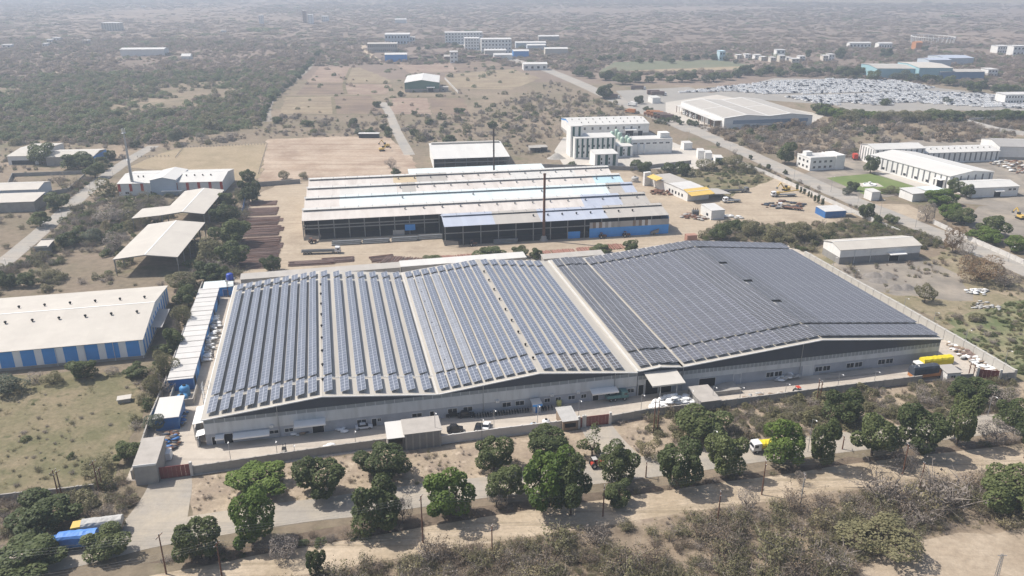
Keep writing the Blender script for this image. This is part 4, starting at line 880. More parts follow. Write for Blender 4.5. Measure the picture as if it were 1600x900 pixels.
for i in range(4):
    (a, z0), (b, z1) = prof[i], prof[i + 1]
    for j in range(2):
        q = MB(); u0, u1 = .05, .95; y0, y1 = Ww * (.03 + .48 * j), Ww * (.49 + .48 * j); za, zb = z0 + (z1 - z0) * u0 + .26, z0 + (z1 - z0) * u1 + .26
        q.face([(a + (b - a) * u0, y0, za), (a + (b - a) * u1, y0, zb), (a + (b - a) * u1, y1, zb), (a + (b - a) * u0, y1, za)], M_greys); q.build('solar_field', ro)
q = MB(); q.box(Lw * .1, -.1, 3.5, Lw * .95, -.003, 6.2, mat('bluegrey_band', (.22, .28, .36), .5, .05)); q.build('blue_band', T)
q = MB(); q.box(-6, 4, 5.6, -.003, Ww - 4, 5.9, M_rw); q.build('loading_canopy', T)
for i in range(14): q = MB(); y = 5 + i * (Ww - 10) / 13; q.box(-5.8, y - .2, 0, -5.4, y + .2, 5.6, M_rust if i % 2 else M_white); q.build('dock_column', T)
q = MB(); q.box(-.05, 6, 0.2, -.003, Ww - 6, 4.6, M_wood); q.build('dock_opening', T)
FLOG = F; WLOG = Ww
for i, (a, b, h, dp) in enumerate((((1106, 181), (1125, 184), 6, 9), ((1020, 153), (1041, 156), 5, 12))): block('loading_office', ['white stepped office at near corner of the huge warehouse', 'white office at far corner of the huge warehouse'][i], a, b, h, dp, 11, M_white, 'office')
# ================================================================== white compound on the right
def ribbed(P, L, W, e, n, side='f'):
    strips(P, L, 1.0, e - .4, n, mat('dark_rib', (.16, .165, .17), .6, .06), 1.0, -.06, side, W, 'wall_rib')
T, ro, F, L, W = hall('white_hall', 'tall white ribbed hall with red tanker beside it', (1368, 234), (1443, 230.5), (1340, 225.5), 9.5, 1.6, 'u', M_white, M_rw, M_white, 1, cat='warehouse', ang=8); ribbed(T, L, W, 9.5, 9); ribbed(T, L, W, 9.5, 6, 'l')
T, ro, F, L, W = hall('white_hall', 'long white ribbed hall beside the green lawn', (1485, 275.7), (1565, 271.5), (1372.5, 241), 7.7, 1.8, 'v', M_white, M_rw, M_white, .8, cat='warehouse', ang=20); ribbed(T, L, W, 7.7, 15, 'l'); ribbed(T, L, W, 7.7, 6)
for k in (.1, .92): q = MB(); q.box(-.12, W * k - 2, 0, -.004, W * k + 2, 4.6, M_black); q.build('door', T)
q = MB(); q.box(-3, W * .1 - 3, 5, -.01, W * .1 + 3, 5.2, M_white); q.build('canopy', T)
for i in range(5): q = MB(); y = W * (.25 + .14 * i); q.box(-.1, y - .9, 1.3, -.004, y + .9, 2.6, M_glassd); q.build('window', T)
T, ro, F, L, W = hall('white_hall', 'low white ribbed hall farthest from the road in the lawn compound', (1447, 239.5), (1561, 235.3), (1452, 229), 6.5, 1.5, 'u', M_white, M_rw, M_white, 1, cat='warehouse', ang=8); ribbed(T, L, W, 6.5, 14)
vents(ro, [(L * (.05 + .08 * i), W * .3, 7.5) for i in range(12)], M_rg)
T, ro, F, L, W = hall('white_hall', 'small plain white hall in front of the long ribbed hall', (1521, 294), (1592, 290.7), (1504, 282.5), 5.2, 1.5, 'u', M_white, M_rw, M_white, 1, cat='warehouse', ang=9); door(T, L * .48, L * .62, 3, 0, M_black, opening=True); canopy(T, L * .46, L * .66, 3.6, 1.6); window(T, L * .78, 3.2, L * .84, 4.2); window(T, L * .88, 3.2, L * .94, 4.2)
T, ro, F, L, W = hall('grey_hall', 'grey-roofed hall cut by the frame edge behind the white compound', (1563, 229), (1680, 233), (1581, 217), 8, 2.2, 'u', M_white, M_rg, M_concw, 1.5, cat='warehouse', ang=-6)
T, F, L = block('white_house', 'two-storey white flat-roofed house beside the main road', (1267, 249), (1305, 246.5), 7, 14, 14, M_white, 'house', rm=M_rgr)
for z in (1.4, 4.6):
    for i in range(4): window(T, L * (.12 + .22 * i), z, L * (.12 + .22 * i) + 1.6, z + 1.3)
    for i in range(3): q = MB(); y = 3 + i * 4; q.box(-.1, y - .8, z, -.004, y + .8, z + 1.3, M_glassd); q.build('window', T)
q = MB(); q.box(-.1, -.1, 7.1, L + .1, .1, 8, M_white); q.box(-.1, .1, 7.1, .1, 14, 8, M_white); q.box(L - .1, .1, 7.1, L + .1, 14, 8, M_white); q.build('parapet', T)
q = MB(); q.box(L + .01, -.8, 0, L + 6, 11, 8.6, M_white); q.build('side_wing', T); q = MB(); q.box(2, 8, 7.2, 6, 12, 9.6, M_white); q.build('stair_head', T)
# gate buildings of the compound
T, F, L = block('gate_lodge', 'pale gate lodge with slanting front beside the compound entrance', (1363, 300.5), (1377, 300), 4.5, 6, 14, M_white, 'gate lodge'); q = MB(); q.prism([(L, 0), (L + 2.5, 0), (L, 4.5)], 'y', .2, 5.8, M_block); q.build('slanted_wall', T)
Fq = Frame(1427, 303, 4.2, 14); T = thing('gate_canopy', 'ice blue and white roofed office by the compound gate', 'office', Fq.o, Fq.a); Lq = Fq.st(1476, 298, 4.2)[0]; walls(T, Lq, 10, 4.2, .5, 'm', M_white); gable_roof(T, Lq, 10, 4.2, .5, 'm', M_rw, .4); q = MB(); q.box(Lq * .45, 1, 4.9, Lq, 9, 5.1, M_ltblue); q.build('blue_roof_sheet', T)
# ================================================================== yard houses right of the works
Fq = Frame(1075, 300, 5, 22); T = thing('yellow_roofed_office', 'white office with yellow porch roofs in the works yard', 'office', Fq.o, Fq.a)
walls(T, 13, 38, 5, 0, 'm', M_white); gable_roof(T, 13, 18, 5, .3, 'm', M_rgr, .3); q = MB(); q.box(-.2, 18.4, 5.0, 13.2, 38.2, 5.25, M_greys); q.build('rear_roof', T)
q = MB(); q.raw([(-1, -5, 4.0), (13, -5, 4.0), (13.5, 3.5, 5.5), (-.5, 3.5, 5.5), (-1, -5, 4.2), (13, -5, 4.2), (13.5, 3.5, 5.7), (-.5, 3.5, 5.7)], [(3, 2, 1, 0), (4, 5, 6, 7), (0, 1, 5, 4), (1, 2, 6, 5), (2, 3, 7, 6), (3, 0, 4, 7)], M_yel); q.build('porch_roof', T)
q = MB(); q.raw([(-4, 24, 5.6), (0, 24, 6.6), (0, 34, 6.6), (-4, 34, 5.6), (-4, 24, 5.8), (0, 24, 6.8), (0, 34, 6.8), (-4, 34, 5.8)], [(3, 2, 1, 0), (4, 5, 6, 7), (0, 1, 5, 4), (1, 2, 6, 5), (2, 3, 7, 6), (3, 0, 4, 7)], M_yel); q.build('side_porch_roof', T)
q = MB(); q.box(-4, 36, 0, -.01, 37.8, 7.5, M_white); q.build('porch_wall', T)
for i in range(5): q = MB(); y = 5 + i * 3; q.box(-.1, y - .6, 1.4, -.004, y + .6, 2.8, M_glassd); q.build('window', T)
q = MB(); q.raw([(13.2, -4, 3.4), (24, -4, 2.6), (24, 8, 2.6), (13.2, 8, 3.4), (13.2, -4, 3.6), (24, -4, 2.8), (24, 8, 2.8), (13.2, 8, 3.6)], [(3, 2, 1, 0), (4, 5, 6, 7), (0, 1, 5, 4), (1, 2, 6, 5), (2, 3, 7, 6), (3, 0, 4, 7)], M_greys); q.build('carport_roof', T)
for x, y in ((23.6, -3.6), (23.6, 7.6), (18, -3.6)): q = MB(); q.box(x - .12, y - .12, 0, x + .12, y + .12, 2.7, M_steel); q.build('post', T)
T, F, L = block('weigh_house', 'white cube hut beside the transformer in the works yard', (1112, 329.5), (1131, 327), 4.6, 11, 14, M_white, 'hut', rm=M_rgr); q = MB(); q.box(-.08, 3, 1.2, -.004, 5, 2.4, M_glassd); q.build('window', T)
T = thing('transformer', 'grey transformer beside the white cube hut', 'transformer', G(1086, 337)); q = MB(); q.box(-1.6, -1, .3, 1.6, 1, 2.8, M_steel); q.build('tank_body', T)
for i in range(6): q = MB(); q.box(-1.5 + i * .55, -1.5, .6, -1.3 + i * .55, -1.01, 2.5, M_steel); q.build('radiator_fin', T)
for i in range(3): q = MB(); q.lathe([(.14, 0), (.2, .3), (.12, .6), (.2, .8), (.08, 1.2)], (-1 + i, 0, 2.8), 8, M_rust); q.build('bushing', T)
T, F, L = block('canteen', 'blue-walled hut with grey roof beside the roadside wall', (1290, 331), (1324, 330), 3.2, 9, 10, M_blued, 'hut', rm=M_rgr); q = MB(); q.box(L + .01, -1, 2.2, L + 4, 5, 2.35, M_greys); q.build('awning', T)
T = thing('red_container', 'small brown steel box in the works yard by the solar roof', 'container', G(1079, 376), R(12)); q = MB(); q.box(-2.3, -1.5, .1, 2.3, 1.5, 2.8, mat('pinkish_rust', (.36, .2, .15), .8, .12)); q.build('box_body', T); q = MB(); q.box(-2.35, -1.55, 2.81, 2.35, 1.55, 2.9, mat('pinkish_rust', (.36, .2, .15))); q.build('lid', T)
# ================================================================== far buildings
def far_block(label, fl, fr, e, W, wm, rm, cat='building', floors=0, cols=0, roof='u', rise=1.5, ang=5, base=None):
    F = Frame(fl[0], fl[1], e, ang); L = F.st(fr[0], fr[1], e)[0]; T = thing('far_building', label, cat, F.o, F.a)
    walls(T, L, W, e, rise if roof != 'm' else 0, roof, wm); gable_roof(T, L, W, e, rise, roof, rm, .5)
    for f in range(floors):
        for c in range(cols):
            x = (c + .5) * L / cols; z = (f + .3) * e / floors; q = MB(); q.box(x - L / cols * .2, -.1, z, x + L / cols * .2, -.01, z + e / floors * .36, M_glassd); q.build('window', T)
    return T, F, L
far_block('long white shed with pale roof standing alone beyond the green wood', (187, 77.5), (259, 76), 9, 22, M_white, M_rw, 'shed')
far_block('little white gabled shed right of the long white shed', (283, 88), (298, 87.5), 4, 12, M_white, M_rw, 'shed', rise=3)
far_block('cream apartment block on the far plain', (157, 36), (188, 35.5), 15, 22, mat('cream_wall', (.55, .51, .44), .8, .05), M_rgr, 'apartments', 4, 7, 'm', .2)
far_block('slim white tower block on the far plain', (404, 24), (411, 23.5), 20, 16, M_white, M_rgr, 'tower block', 5, 2, 'm', .2)
far_block('reddish tower under construction on the far plain', (472, 17), (477, 17), 26, 14, mat('raw_brick', (.3, .2, .16), .9, .1), M_greys, 'tower block', 5, 2, 'm', .2)
far_block('white tower block beside the reddish tower', (480, 23), (489, 22.5), 20, 18, M_white, M_rgr, 'tower block', 5, 2, 'm', .2)
far_block('low white block next to the far white tower', (502, 25.5), (513, 25), 12, 20, M_white, M_rgr, 'building', 2, 3, 'm', .2)
far_block('pale shed with flat roof on the skyline plain', (617, 30.5), (635, 30), 8, 20, M_white, M_rgr, 'shed')
far_block('grey open-framed hall with beige roof beside the dirt road', (574, 68.5), (620, 68), 12, 16, M_concw, M_rb, 'warehouse', 2, 14, 'm', .5)
far_block('blue hall with white roof beyond the ploughed fields', (601, 85.5), (636, 83.5), 9, 18, M_blue, M_rw, 'warehouse')
far_block('pale blue glazed building with stepped roof', (601, 54), (640, 52), 16, 30, M_pblue, M_rgr, 'building', 2, 8, 'm', .5)
far_block('white annexe at end of the pale blue glazed building', (632, 58.5), (648, 58), 10, 14, M_white, M_rgr, 'building', 2, 4, 'm', .3)
far_block('long white four-storey block, farthest of the white blocks', (695, 51), (754, 51), 18, 20, M_white, M_rgr, 'apartments', 4, 12, 'm', .3)
far_block('white block joined in front of the long four-storey block', (726, 60), (749, 60), 17, 20, M_white, M_rgr, 'apartments', 4, 5, 'm', .3)
far_block('broad white four-storey block with dark stairwells', (752, 61.5), (800, 62), 20, 22, M_white, M_rgr, 'apartments', 4, 9, 'm', .3)
far_block('beige low shed at the foot of the broad white block', (757, 79), (790, 78), 8, 14, mat('cream_wall', (.55, .51, .44)), M_rgr, 'shed')
far_block('white three-storey house on the bare brown plot', (703, 81), (715, 81), 14, 12, M_white, M_rgr, 'house', 3, 2, 'm', .3)
for i, (fl, fr, e, wm, rm, lb) in enumerate((
    ((772, 86), (800, 85.5), 6, M_white, M_rgr, 'low white shed beside the main road bend'), ((802, 80), (826, 79.5), 8, M_blue, M_rw, 'bright blue shed with white roof near the road bend'),
    ((806, 67), (852, 66), 8, M_pblue, M_rgr, 'long pale blue shed beyond the road bend'), ((824, 71), (852, 70.5), 7, M_pblue, M_rw, 'short pale blue shed in front of a longer one'),
    ((842, 57), (872, 56), 8, M_concw, M_rw, 'grey shed with white roof high beyond the road bend'), ((852, 76.5), (886, 75.5), 8, mat('cream_wall', (.55, .51, .44)), M_rw, 'cream shed with white roof beyond the road bend'),
    ((818, 100.5), (855, 100), 7, M_white, M_rw, 'white open-fronted shed at the road bend'), ((694, 88.5), (710, 88), 5, M_rustl, M_greys, 'brown low store on the bare brown plot'))):
    far_block(lb, fl, fr, e, 16, wm, rm, 'shed', 1 if i == 6 else 0, 4)
for i in range(9):
    px = 640 + i * 18 + (i * 7) % 5; far_block(f'brown brick stack row on bare plot, {ORD[i]} from the blue hall', (px, 90 - (i * 3) % 7), (px + 13, 90 - (i * 3) % 7), 3.5, 8, M_rustl, M_rustl, 'brick stack', roof='m', rise=.1)
far_block('pale turquoise wedge hall at the edge of the wood', (1371, 107), (1436, 108), 11, 50, mat('turquoise_wall', (.30, .48, .52), .6, .05), M_greys, 'warehouse', ang=-3)
far_block('turquoise hall with beige roof between two blue halls', (1437, 106), (1492, 107), 13, 60, mat('turquoise_wall', (.30, .48, .52)), M_rb, 'warehouse', ang=-3)
far_block('long low blue-walled hall in front of the turquoise hall', (1470, 112.5), (1538, 112), 9, 26, mat('steel_blue_wall', (.13, .22, .36), .6, .05), M_greys, 'warehouse', ang=2)
far_block('blue-roofed shed behind the turquoise halls', (1478, 91), (1500, 87), 8, 40, M_pblue, M_peri, 'shed')
far_block('grey-blue shed behind the turquoise wedge hall', (1452, 94), (1480, 92.5), 8, 26, M_pblue, M_peri, 'shed')
far_block('small white house beside the long blue-walled hall', (1545, 108.5), (1564, 109), 8, 14, M_white, M_rgr, 'house', 2, 3, 'm', .2)
far_block('white long house beside the car park, cut by the frame edge', (1572, 148), (1660, 154), 8, 14, M_white, M_rgr, 'house', 2, 12, 'm', .2)
far_block('white house with flat roof at the far edge of frame', (1560, 72), (1584, 72.5), 10, 16, M_white, M_rgr, 'house', 2, 5, 'm', .2)
far_block('white cube house at the extreme edge beyond the plain', (1585, 72), (1602, 71), 13, 14, M_white, M_rgr, 'house', 2, 4, 'm', .2)
far_block('long white wall-like building on the plain beyond the village', (1328, 67.5), (1360, 67), 7, 10, M_white, M_rw, 'building', 1, 6)
far_block('white gabled house next to the long wall-like building', (1374, 68), (1402, 69), 8, 12, M_white, M_rgr, 'house', 1, 5)
far_block('cyan cube house at the edge of the village', (1125, 80), (1134, 80), 12, 12, M_cyan, M_cyan, 'house', 2, 2, 'm', .2)
far_block('orange shed beside the ring-shaped building', (1432, 66.5), (1446, 67), 10, 12, M_org, M_org, 'shed')
for i, (px, py, wd, e) in enumerate(((1214, 78, 14, 11), (1219, 87, 9, 8), (1229, 90, 8, 6), (1238, 92, 12, 7), (1250, 88, 9, 6), (1287, 87, 8, 7), (1296, 85, 9, 8), (1205, 90, 8, 6), (1180, 86, 10, 6), (1190, 89, 8, 5), (1165, 85, 9, 5), (1152, 86, 8, 5))):
    far_block(f'{["white", "cream"][i % 2]} village house beyond the car park, {ORD[i]} in the cluster', (px, py), (px + wd, py), e, 10, M_white if i % 2 == 0 else mat('cream_wall', (.55, .51, .44)), M_rgr, 'house', 2, 2, 'm', .2)
for i, (px, py, wd) in enumerate(((72, 62, 8), (82, 59, 10), (66, 68, 7), (128, 63, 9), (2, 70, 14), (345, 47.5, 6), (220, 9.5, 6))):
    far_block(f'tiny white farm building on the left-hand plain, {ORD[i]} in the scatter', (px, py), (px + wd, py), 5, 10, M_white, M_rgr, 'house', 1, 2, 'm', .2)
# ring-shaped building
T = thing('ring_building', 'white ring-shaped open-framed building on the far plain', 'stadium', G(1456, 67)); q = MB(); n = 26
for k in range(n):
    a = 2 * math.pi * k / n; x, y = 30 * math.cos(a), 38 * math.sin(a); q.bar((x, y, 0), (x * 1.04, y * 1.04, 10), .6, .7, M_white)
tag(q.build('ribs', T), None, None, None, 'stuff')
q = MB()
for z, r_ in ((10, 1.04),):
    for k in range(n): a, b = 2 * math.pi * k / n, 2 * math.pi * (k + 1) / n; q.bar((30 * r_ * math.cos(a), 38 * r_ * math.sin(a), z), (30 * r_ * math.cos(b), 38 * r_ * math.sin(b), z), 1.0, .9, M_white)
q.build('ring_beam', T)
# ================================================================== vegetation prototypes
rng = np.random.default_rng(11)
def leaf_mat(name, c1, c2, trans=.33):
    m = bpy.data.materials.new(name); m.use_nodes = True; N = m.node_tree.nodes; L = m.node_tree.links
    b = N['Principled BSDF']; b.inputs['Roughness'].default_value = .6; b.inputs['Specular IOR Level'].default_value = .25
    at = N.new('ShaderNodeAttribute'); at.attribute_name = 'tint'; oi = N.new('ShaderNodeObjectInfo')
    mx = N.new('ShaderNodeMix'); mx.data_type = 'RGBA'; mx.inputs['A'].default_value = (*c1, 1); mx.inputs['B'].default_value = (*c2, 1)
    ad = N.new('ShaderNodeMath'); ad.operation = 'MULTIPLY_ADD'; L.new(oi.outputs['Random'], ad.inputs[0]); ad.inputs[1].default_value = .5
    mm = N.new('ShaderNodeMath'); mm.operation = 'MULTIPLY_ADD'; L.new(at.outputs['Fac'], mm.inputs[0]); mm.inputs[1].default_value = .8; mm.inputs[2].default_value = -.2
    L.new(mm.outputs[0], ad.inputs[2]); ad.use_clamp = True
    L.new(ad.outputs[0], mx.inputs['Factor']); L.new(mx.outputs['Result'], b.inputs['Base Color'])
    tr = N.new('ShaderNodeBsdfTranslucent'); L.new(mx.outputs['Result'], tr.inputs['Color']); ms = N.new('ShaderNodeMixShader'); ms.inputs[0].default_value = trans
    L.new(b.outputs[0], ms.inputs[1]); L.new(tr.outputs[0], ms.inputs[2]); L.new(ms.outputs[0], N['Material Output'].inputs['Surface'])
    return m
ML_dark = leaf_mat('dark_leaves', (0.055, 0.078, 0.03), (0.13, 0.155, 0.056))
ML_green = leaf_mat('fresh_leaves', (0.075, 0.125, 0.022), (0.185, 0.25, 0.055))
ML_mid = leaf_mat('mid_leaves', (0.07, 0.096, 0.034), (0.17, 0.195, 0.075))
ML_olive = leaf_mat('olive_leaves', (0.135, 0.13, 0.065), (0.26, 0.24, 0.13))
ML_brown = leaf_mat('brown_leaves', (0.2, 0.15, 0.105), (0.33, 0.255, 0.18))
ML_grey = leaf_mat('grey_twigs', (0.2, 0.17, 0.145), (0.33, 0.285, 0.245), .1)
ML_rust = leaf_mat('rusty_leaves', (0.18, 0.115, 0.065), (0.3, 0.21, 0.125))
ML_yel = leaf_mat('straw_leaves', (0.24, 0.21, 0.115), (0.36, 0.31, 0.18))
ML_wood = leaf_mat('wood_leaves', (.115, .15, .065), (.235, .275, .135), .42)
ML_mauve = leaf_mat('mauve_twigs', (.24, .185, .15), (.36, .285, .235))
M_bark = mat('bark', (.14, .11, .085), .95, .2, 2)

def mesh_from(name, v, quads, mats, tint, midx=None):
    me = bpy.data.meshes.new(name); nq = len(quads); k = quads.shape[1]
    me.vertices.add(len(v)); me.vertices.foreach_set('co', np.asarray(v, np.float32).ravel())
    me.loops.add(nq * k); me.loops.foreach_set('vertex_index', quads.astype(np.int32).ravel())
    me.polygons.add(nq); me.polygons.foreach_set('loop_start', np.arange(0, nq * k, k, dtype=np.int32)); 
    for m in mats: me.materials.append(m)
    if midx is not None: me.polygons.foreach_set('material_index', midx.astype(np.int32))
    a = me.attributes.new('tint', 'FLOAT', 'FACE'); a.data.foreach_set('value', np.asarray(tint, np.float32))
    me.update(calc_edges=True); me.validate(); return me
def unit(a): return a / np.maximum(np.linalg.norm(a, axis=1, keepdims=True), 1e-9)
def leaves(P, Nn, size, tint, rnd=.9, aspect=.65):
    n = len(P); nrm = unit(Nn * .7 + rng.normal(size=(n, 3)) * rnd * .6 + np.array([0, 0, .5]))
    t = unit(np.cross(nrm, rng.normal(size=(n, 3)))); b = np.cross(nrm, t); s = (size * rng.uniform(.55, 1.4, n))[:, None]
    v = np.stack([P - t * s, P - b * s * aspect + nrm * s * .18, P + t * s, P + b * s * aspect + nrm * s * .18], 1).reshape(-1, 3)
    return v, np.arange(4 * n).reshape(n, 4), tint
def crown(seed, n, leaf, nl, m, flat=1.0, lobe=(.32, .5), sparse=0.0, name='crown', low=-.72):
    """leaf clumps over the outsides of many lobes inside a unit ball"""
    global rng; rng = np.random.default_rng(seed)
    C = []
    while len(C) < nl:
        p = rng.normal(size=3); p = p / np.linalg.norm(p) * rng.uniform(.3, .86); 
        if p[2] > low * .8: C.append(p)
    C = np.array(C + [np.zeros(3)]); rad = rng.uniform(lobe[0], lobe[1], len(C)); rad[-1] = .55
    k = rng.integers(0, len(C), int(n * 3)); d = unit(rng.normal(size=(len(k), 3))); P = C[k] + d * (rad[k] * rng.uniform(.82, 1.06, len(k)))[:, None]
    dist = np.linalg.norm(P[:, None, :] - C[None], axis=2) / rad[None]; ins = (dist < .8).sum(1)
    keep = (ins == 0) & (P[:, 2] > low) & (rng.uniform(size=len(P)) > sparse); P, d, k = P[keep][:n], d[keep][:n], k[keep][:n]
    lt = rng.uniform(.2, .8, len(C)); tint = np.clip(lt[k] * .6 + rng.uniform(0, .55, len(P)), 0, 1)
    v, q, t = leaves(P, d, leaf, tint); v[:, 2] *= flat
    return mesh_from(name, v, q, [m], t)
def twigs(seed, n, m, leafm=None, nleaf=0, spread=.9, leaf=.07):
    """bare bush: long thin faces fanning up from the ground, side twigs, and a few leaves"""
    r = np.random.default_rng(seed); V = []; Q = []; T = []
    st = []
    for i in range(n):
        a = r.uniform(0, 6.28); rr = r.uniform(0, .35); b = np.array([rr * math.cos(a), rr * math.sin(a), 0.]); a2 = a + r.normal() * .6; ln = r.uniform(.55, 1.0)
        e = b + np.array([math.cos(a2) * spread * r.uniform(.2, 1), math.sin(a2) * spread * r.uniform(.2, 1), r.uniform(.5, 1.15)]) * ln; st.append((b, e, .016))
        for j in range(5):
            f = r.uniform(.3, 1); p = b + (e - b) * f; st.append((p, p + np.array([r.normal() * .25, r.normal() * .25, r.uniform(.02, .3)]), .011))
    for b, e, wd in st:
        d = e - b; s = np.cross(d, r.normal(size=3)); s = s / max(np.linalg.norm(s), 1e-6) * wd; k = len(V)
        V += [b - s, b + s, e + s * .35, e - s * .35]; Q.append([k, k + 1, k + 2, k + 3]); T.append(r.uniform(.1, .9))
    V = np.array(V); Q = np.array(Q); T = np.array(T); mi = np.zeros(len(Q)); mats = [m]
    if leafm:
        global rng; rng = r; ids = r.integers(0, len(st), nleaf); P = np.array([st[i][0] + (st[i][1] - st[i][0]) * r.uniform(.4, 1.05) for i in ids]) + r.normal(size=(nleaf, 3)) * .05
        v, q, t = leaves(P, unit(P - np.array([0, 0, .4])), leaf, r.uniform(.1, 1, nleaf)); Q = np.vstack([Q, q + len(V)]); V = np.vstack([V, v]); T = np.concatenate([T, t]); mi = np.concatenate([mi, np.ones(nleaf)]); mats.append(leafm)
    return mesh_from('bush', V, Q, mats, T, mi)
def trunk_mesh(seed, limbs=6):
    r = random.Random(seed); q = MB(); q.tube([(0, 0, -.06), (.02, .01, .25), (.0, .03, .5)], [.075, .055, .045], 7, M_bark)
    for i in range(limbs):
        a = i * 6.28 / limbs + r.uniform(-.3, .3); l = r.uniform(.3, .5); q.tube([(0, .02, .42), (math.cos(a) * l * .5, math.sin(a) * l * .5, .62), (math.cos(a) * l, math.sin(a) * l, .86)], [.04, .028, .012], 5, M_bark)
    return q.mesh('trunk')
# crowns: unit radius, centred
CR = {
    'dark': [crown(100 + i, 5600, .055, 24, ML_dark, 1, (.2, .42)) for i in range(3)],
    'green': [crown(120 + i, 5600, .055, 24, ML_green, 1, (.2, .42)) for i in range(3)],
    'mid': [crown(140 + i, 5400, .055, 22, ML_mid, 1, (.2, .42)) for i in range(3)],
    'olive': [crown(160 + i, 4200, .042, 14, ML_olive, 1, (.28, .45), .25) for i in range(2)],
    'sparse': [crown(180 + i, 1100, .06, 9, ML_mid, 1, (.2, .36), .4) for i in range(2)],
    'grey': [crown(200 + i, 3600, .028, 12, ML_grey, 1, (.28, .45), .3) for i in range(2)],
    'rust': [crown(220, 5200, .034, 16, ML_rust)],
    'yellow': [crown(230, 2400, .042, 12, ML_yel, 1, (.28, .4), .3)],
    'bluegreen': [crown(240, 3200, .05, 14, leaf_mat('grey_green_leaves', (0.08, 0.1, 0.065), (0.16, 0.18, 0.125)))],
}
TRK = [trunk_mesh(i) for i in range(4)]
_ti = [0]
def ppm(p):
    d = Vector(p) - Vector((0, 0, CAM_H)); return FPX / d.dot(_f), math.atan2(CAM_H - p[2], Vector((d.x, d.y)).length)
def tree(label, px, py, wpx, hpx, kind='mid', group=None, name='tree', trunk=.0, cat='tree', parts=True):
    """tree whose crown centre shows at (px, py), wpx wide and hpx high in the photograph"""
    z = 4.5
    for _ in range(3):
        c = G(px, py, z); s, ph = ppm(c); r = wpx / 2 / s; hh = hpx / 2 / s
        rz2 = (hh * hh - (r * math.sin(ph)) ** 2) / math.cos(ph) ** 2; rz = math.sqrt(max(rz2, (.42 * r) ** 2)); z = rz * (1 + trunk)
    i = _ti[0]; _ti[0] += 1; k = CR[kind][i % len(CR[kind])]
    T = thing(name, label, cat, (c.x, c.y, 0), (i * 2.399) % 6.28, group)
    rr = r * 1.04; mesh_obj('crown', k, T, (0, 0, z), 0, (rr, rr * (.92 + .13 * ((i * 37) % 7) / 6), rz * 1.04))
    mesh_obj('trunk', TRK[i % 4], T, (0, 0, -.02), 0, (r * .95, r * .95, z * 1.08))
    return T
ROAD = 'trees along the front road'
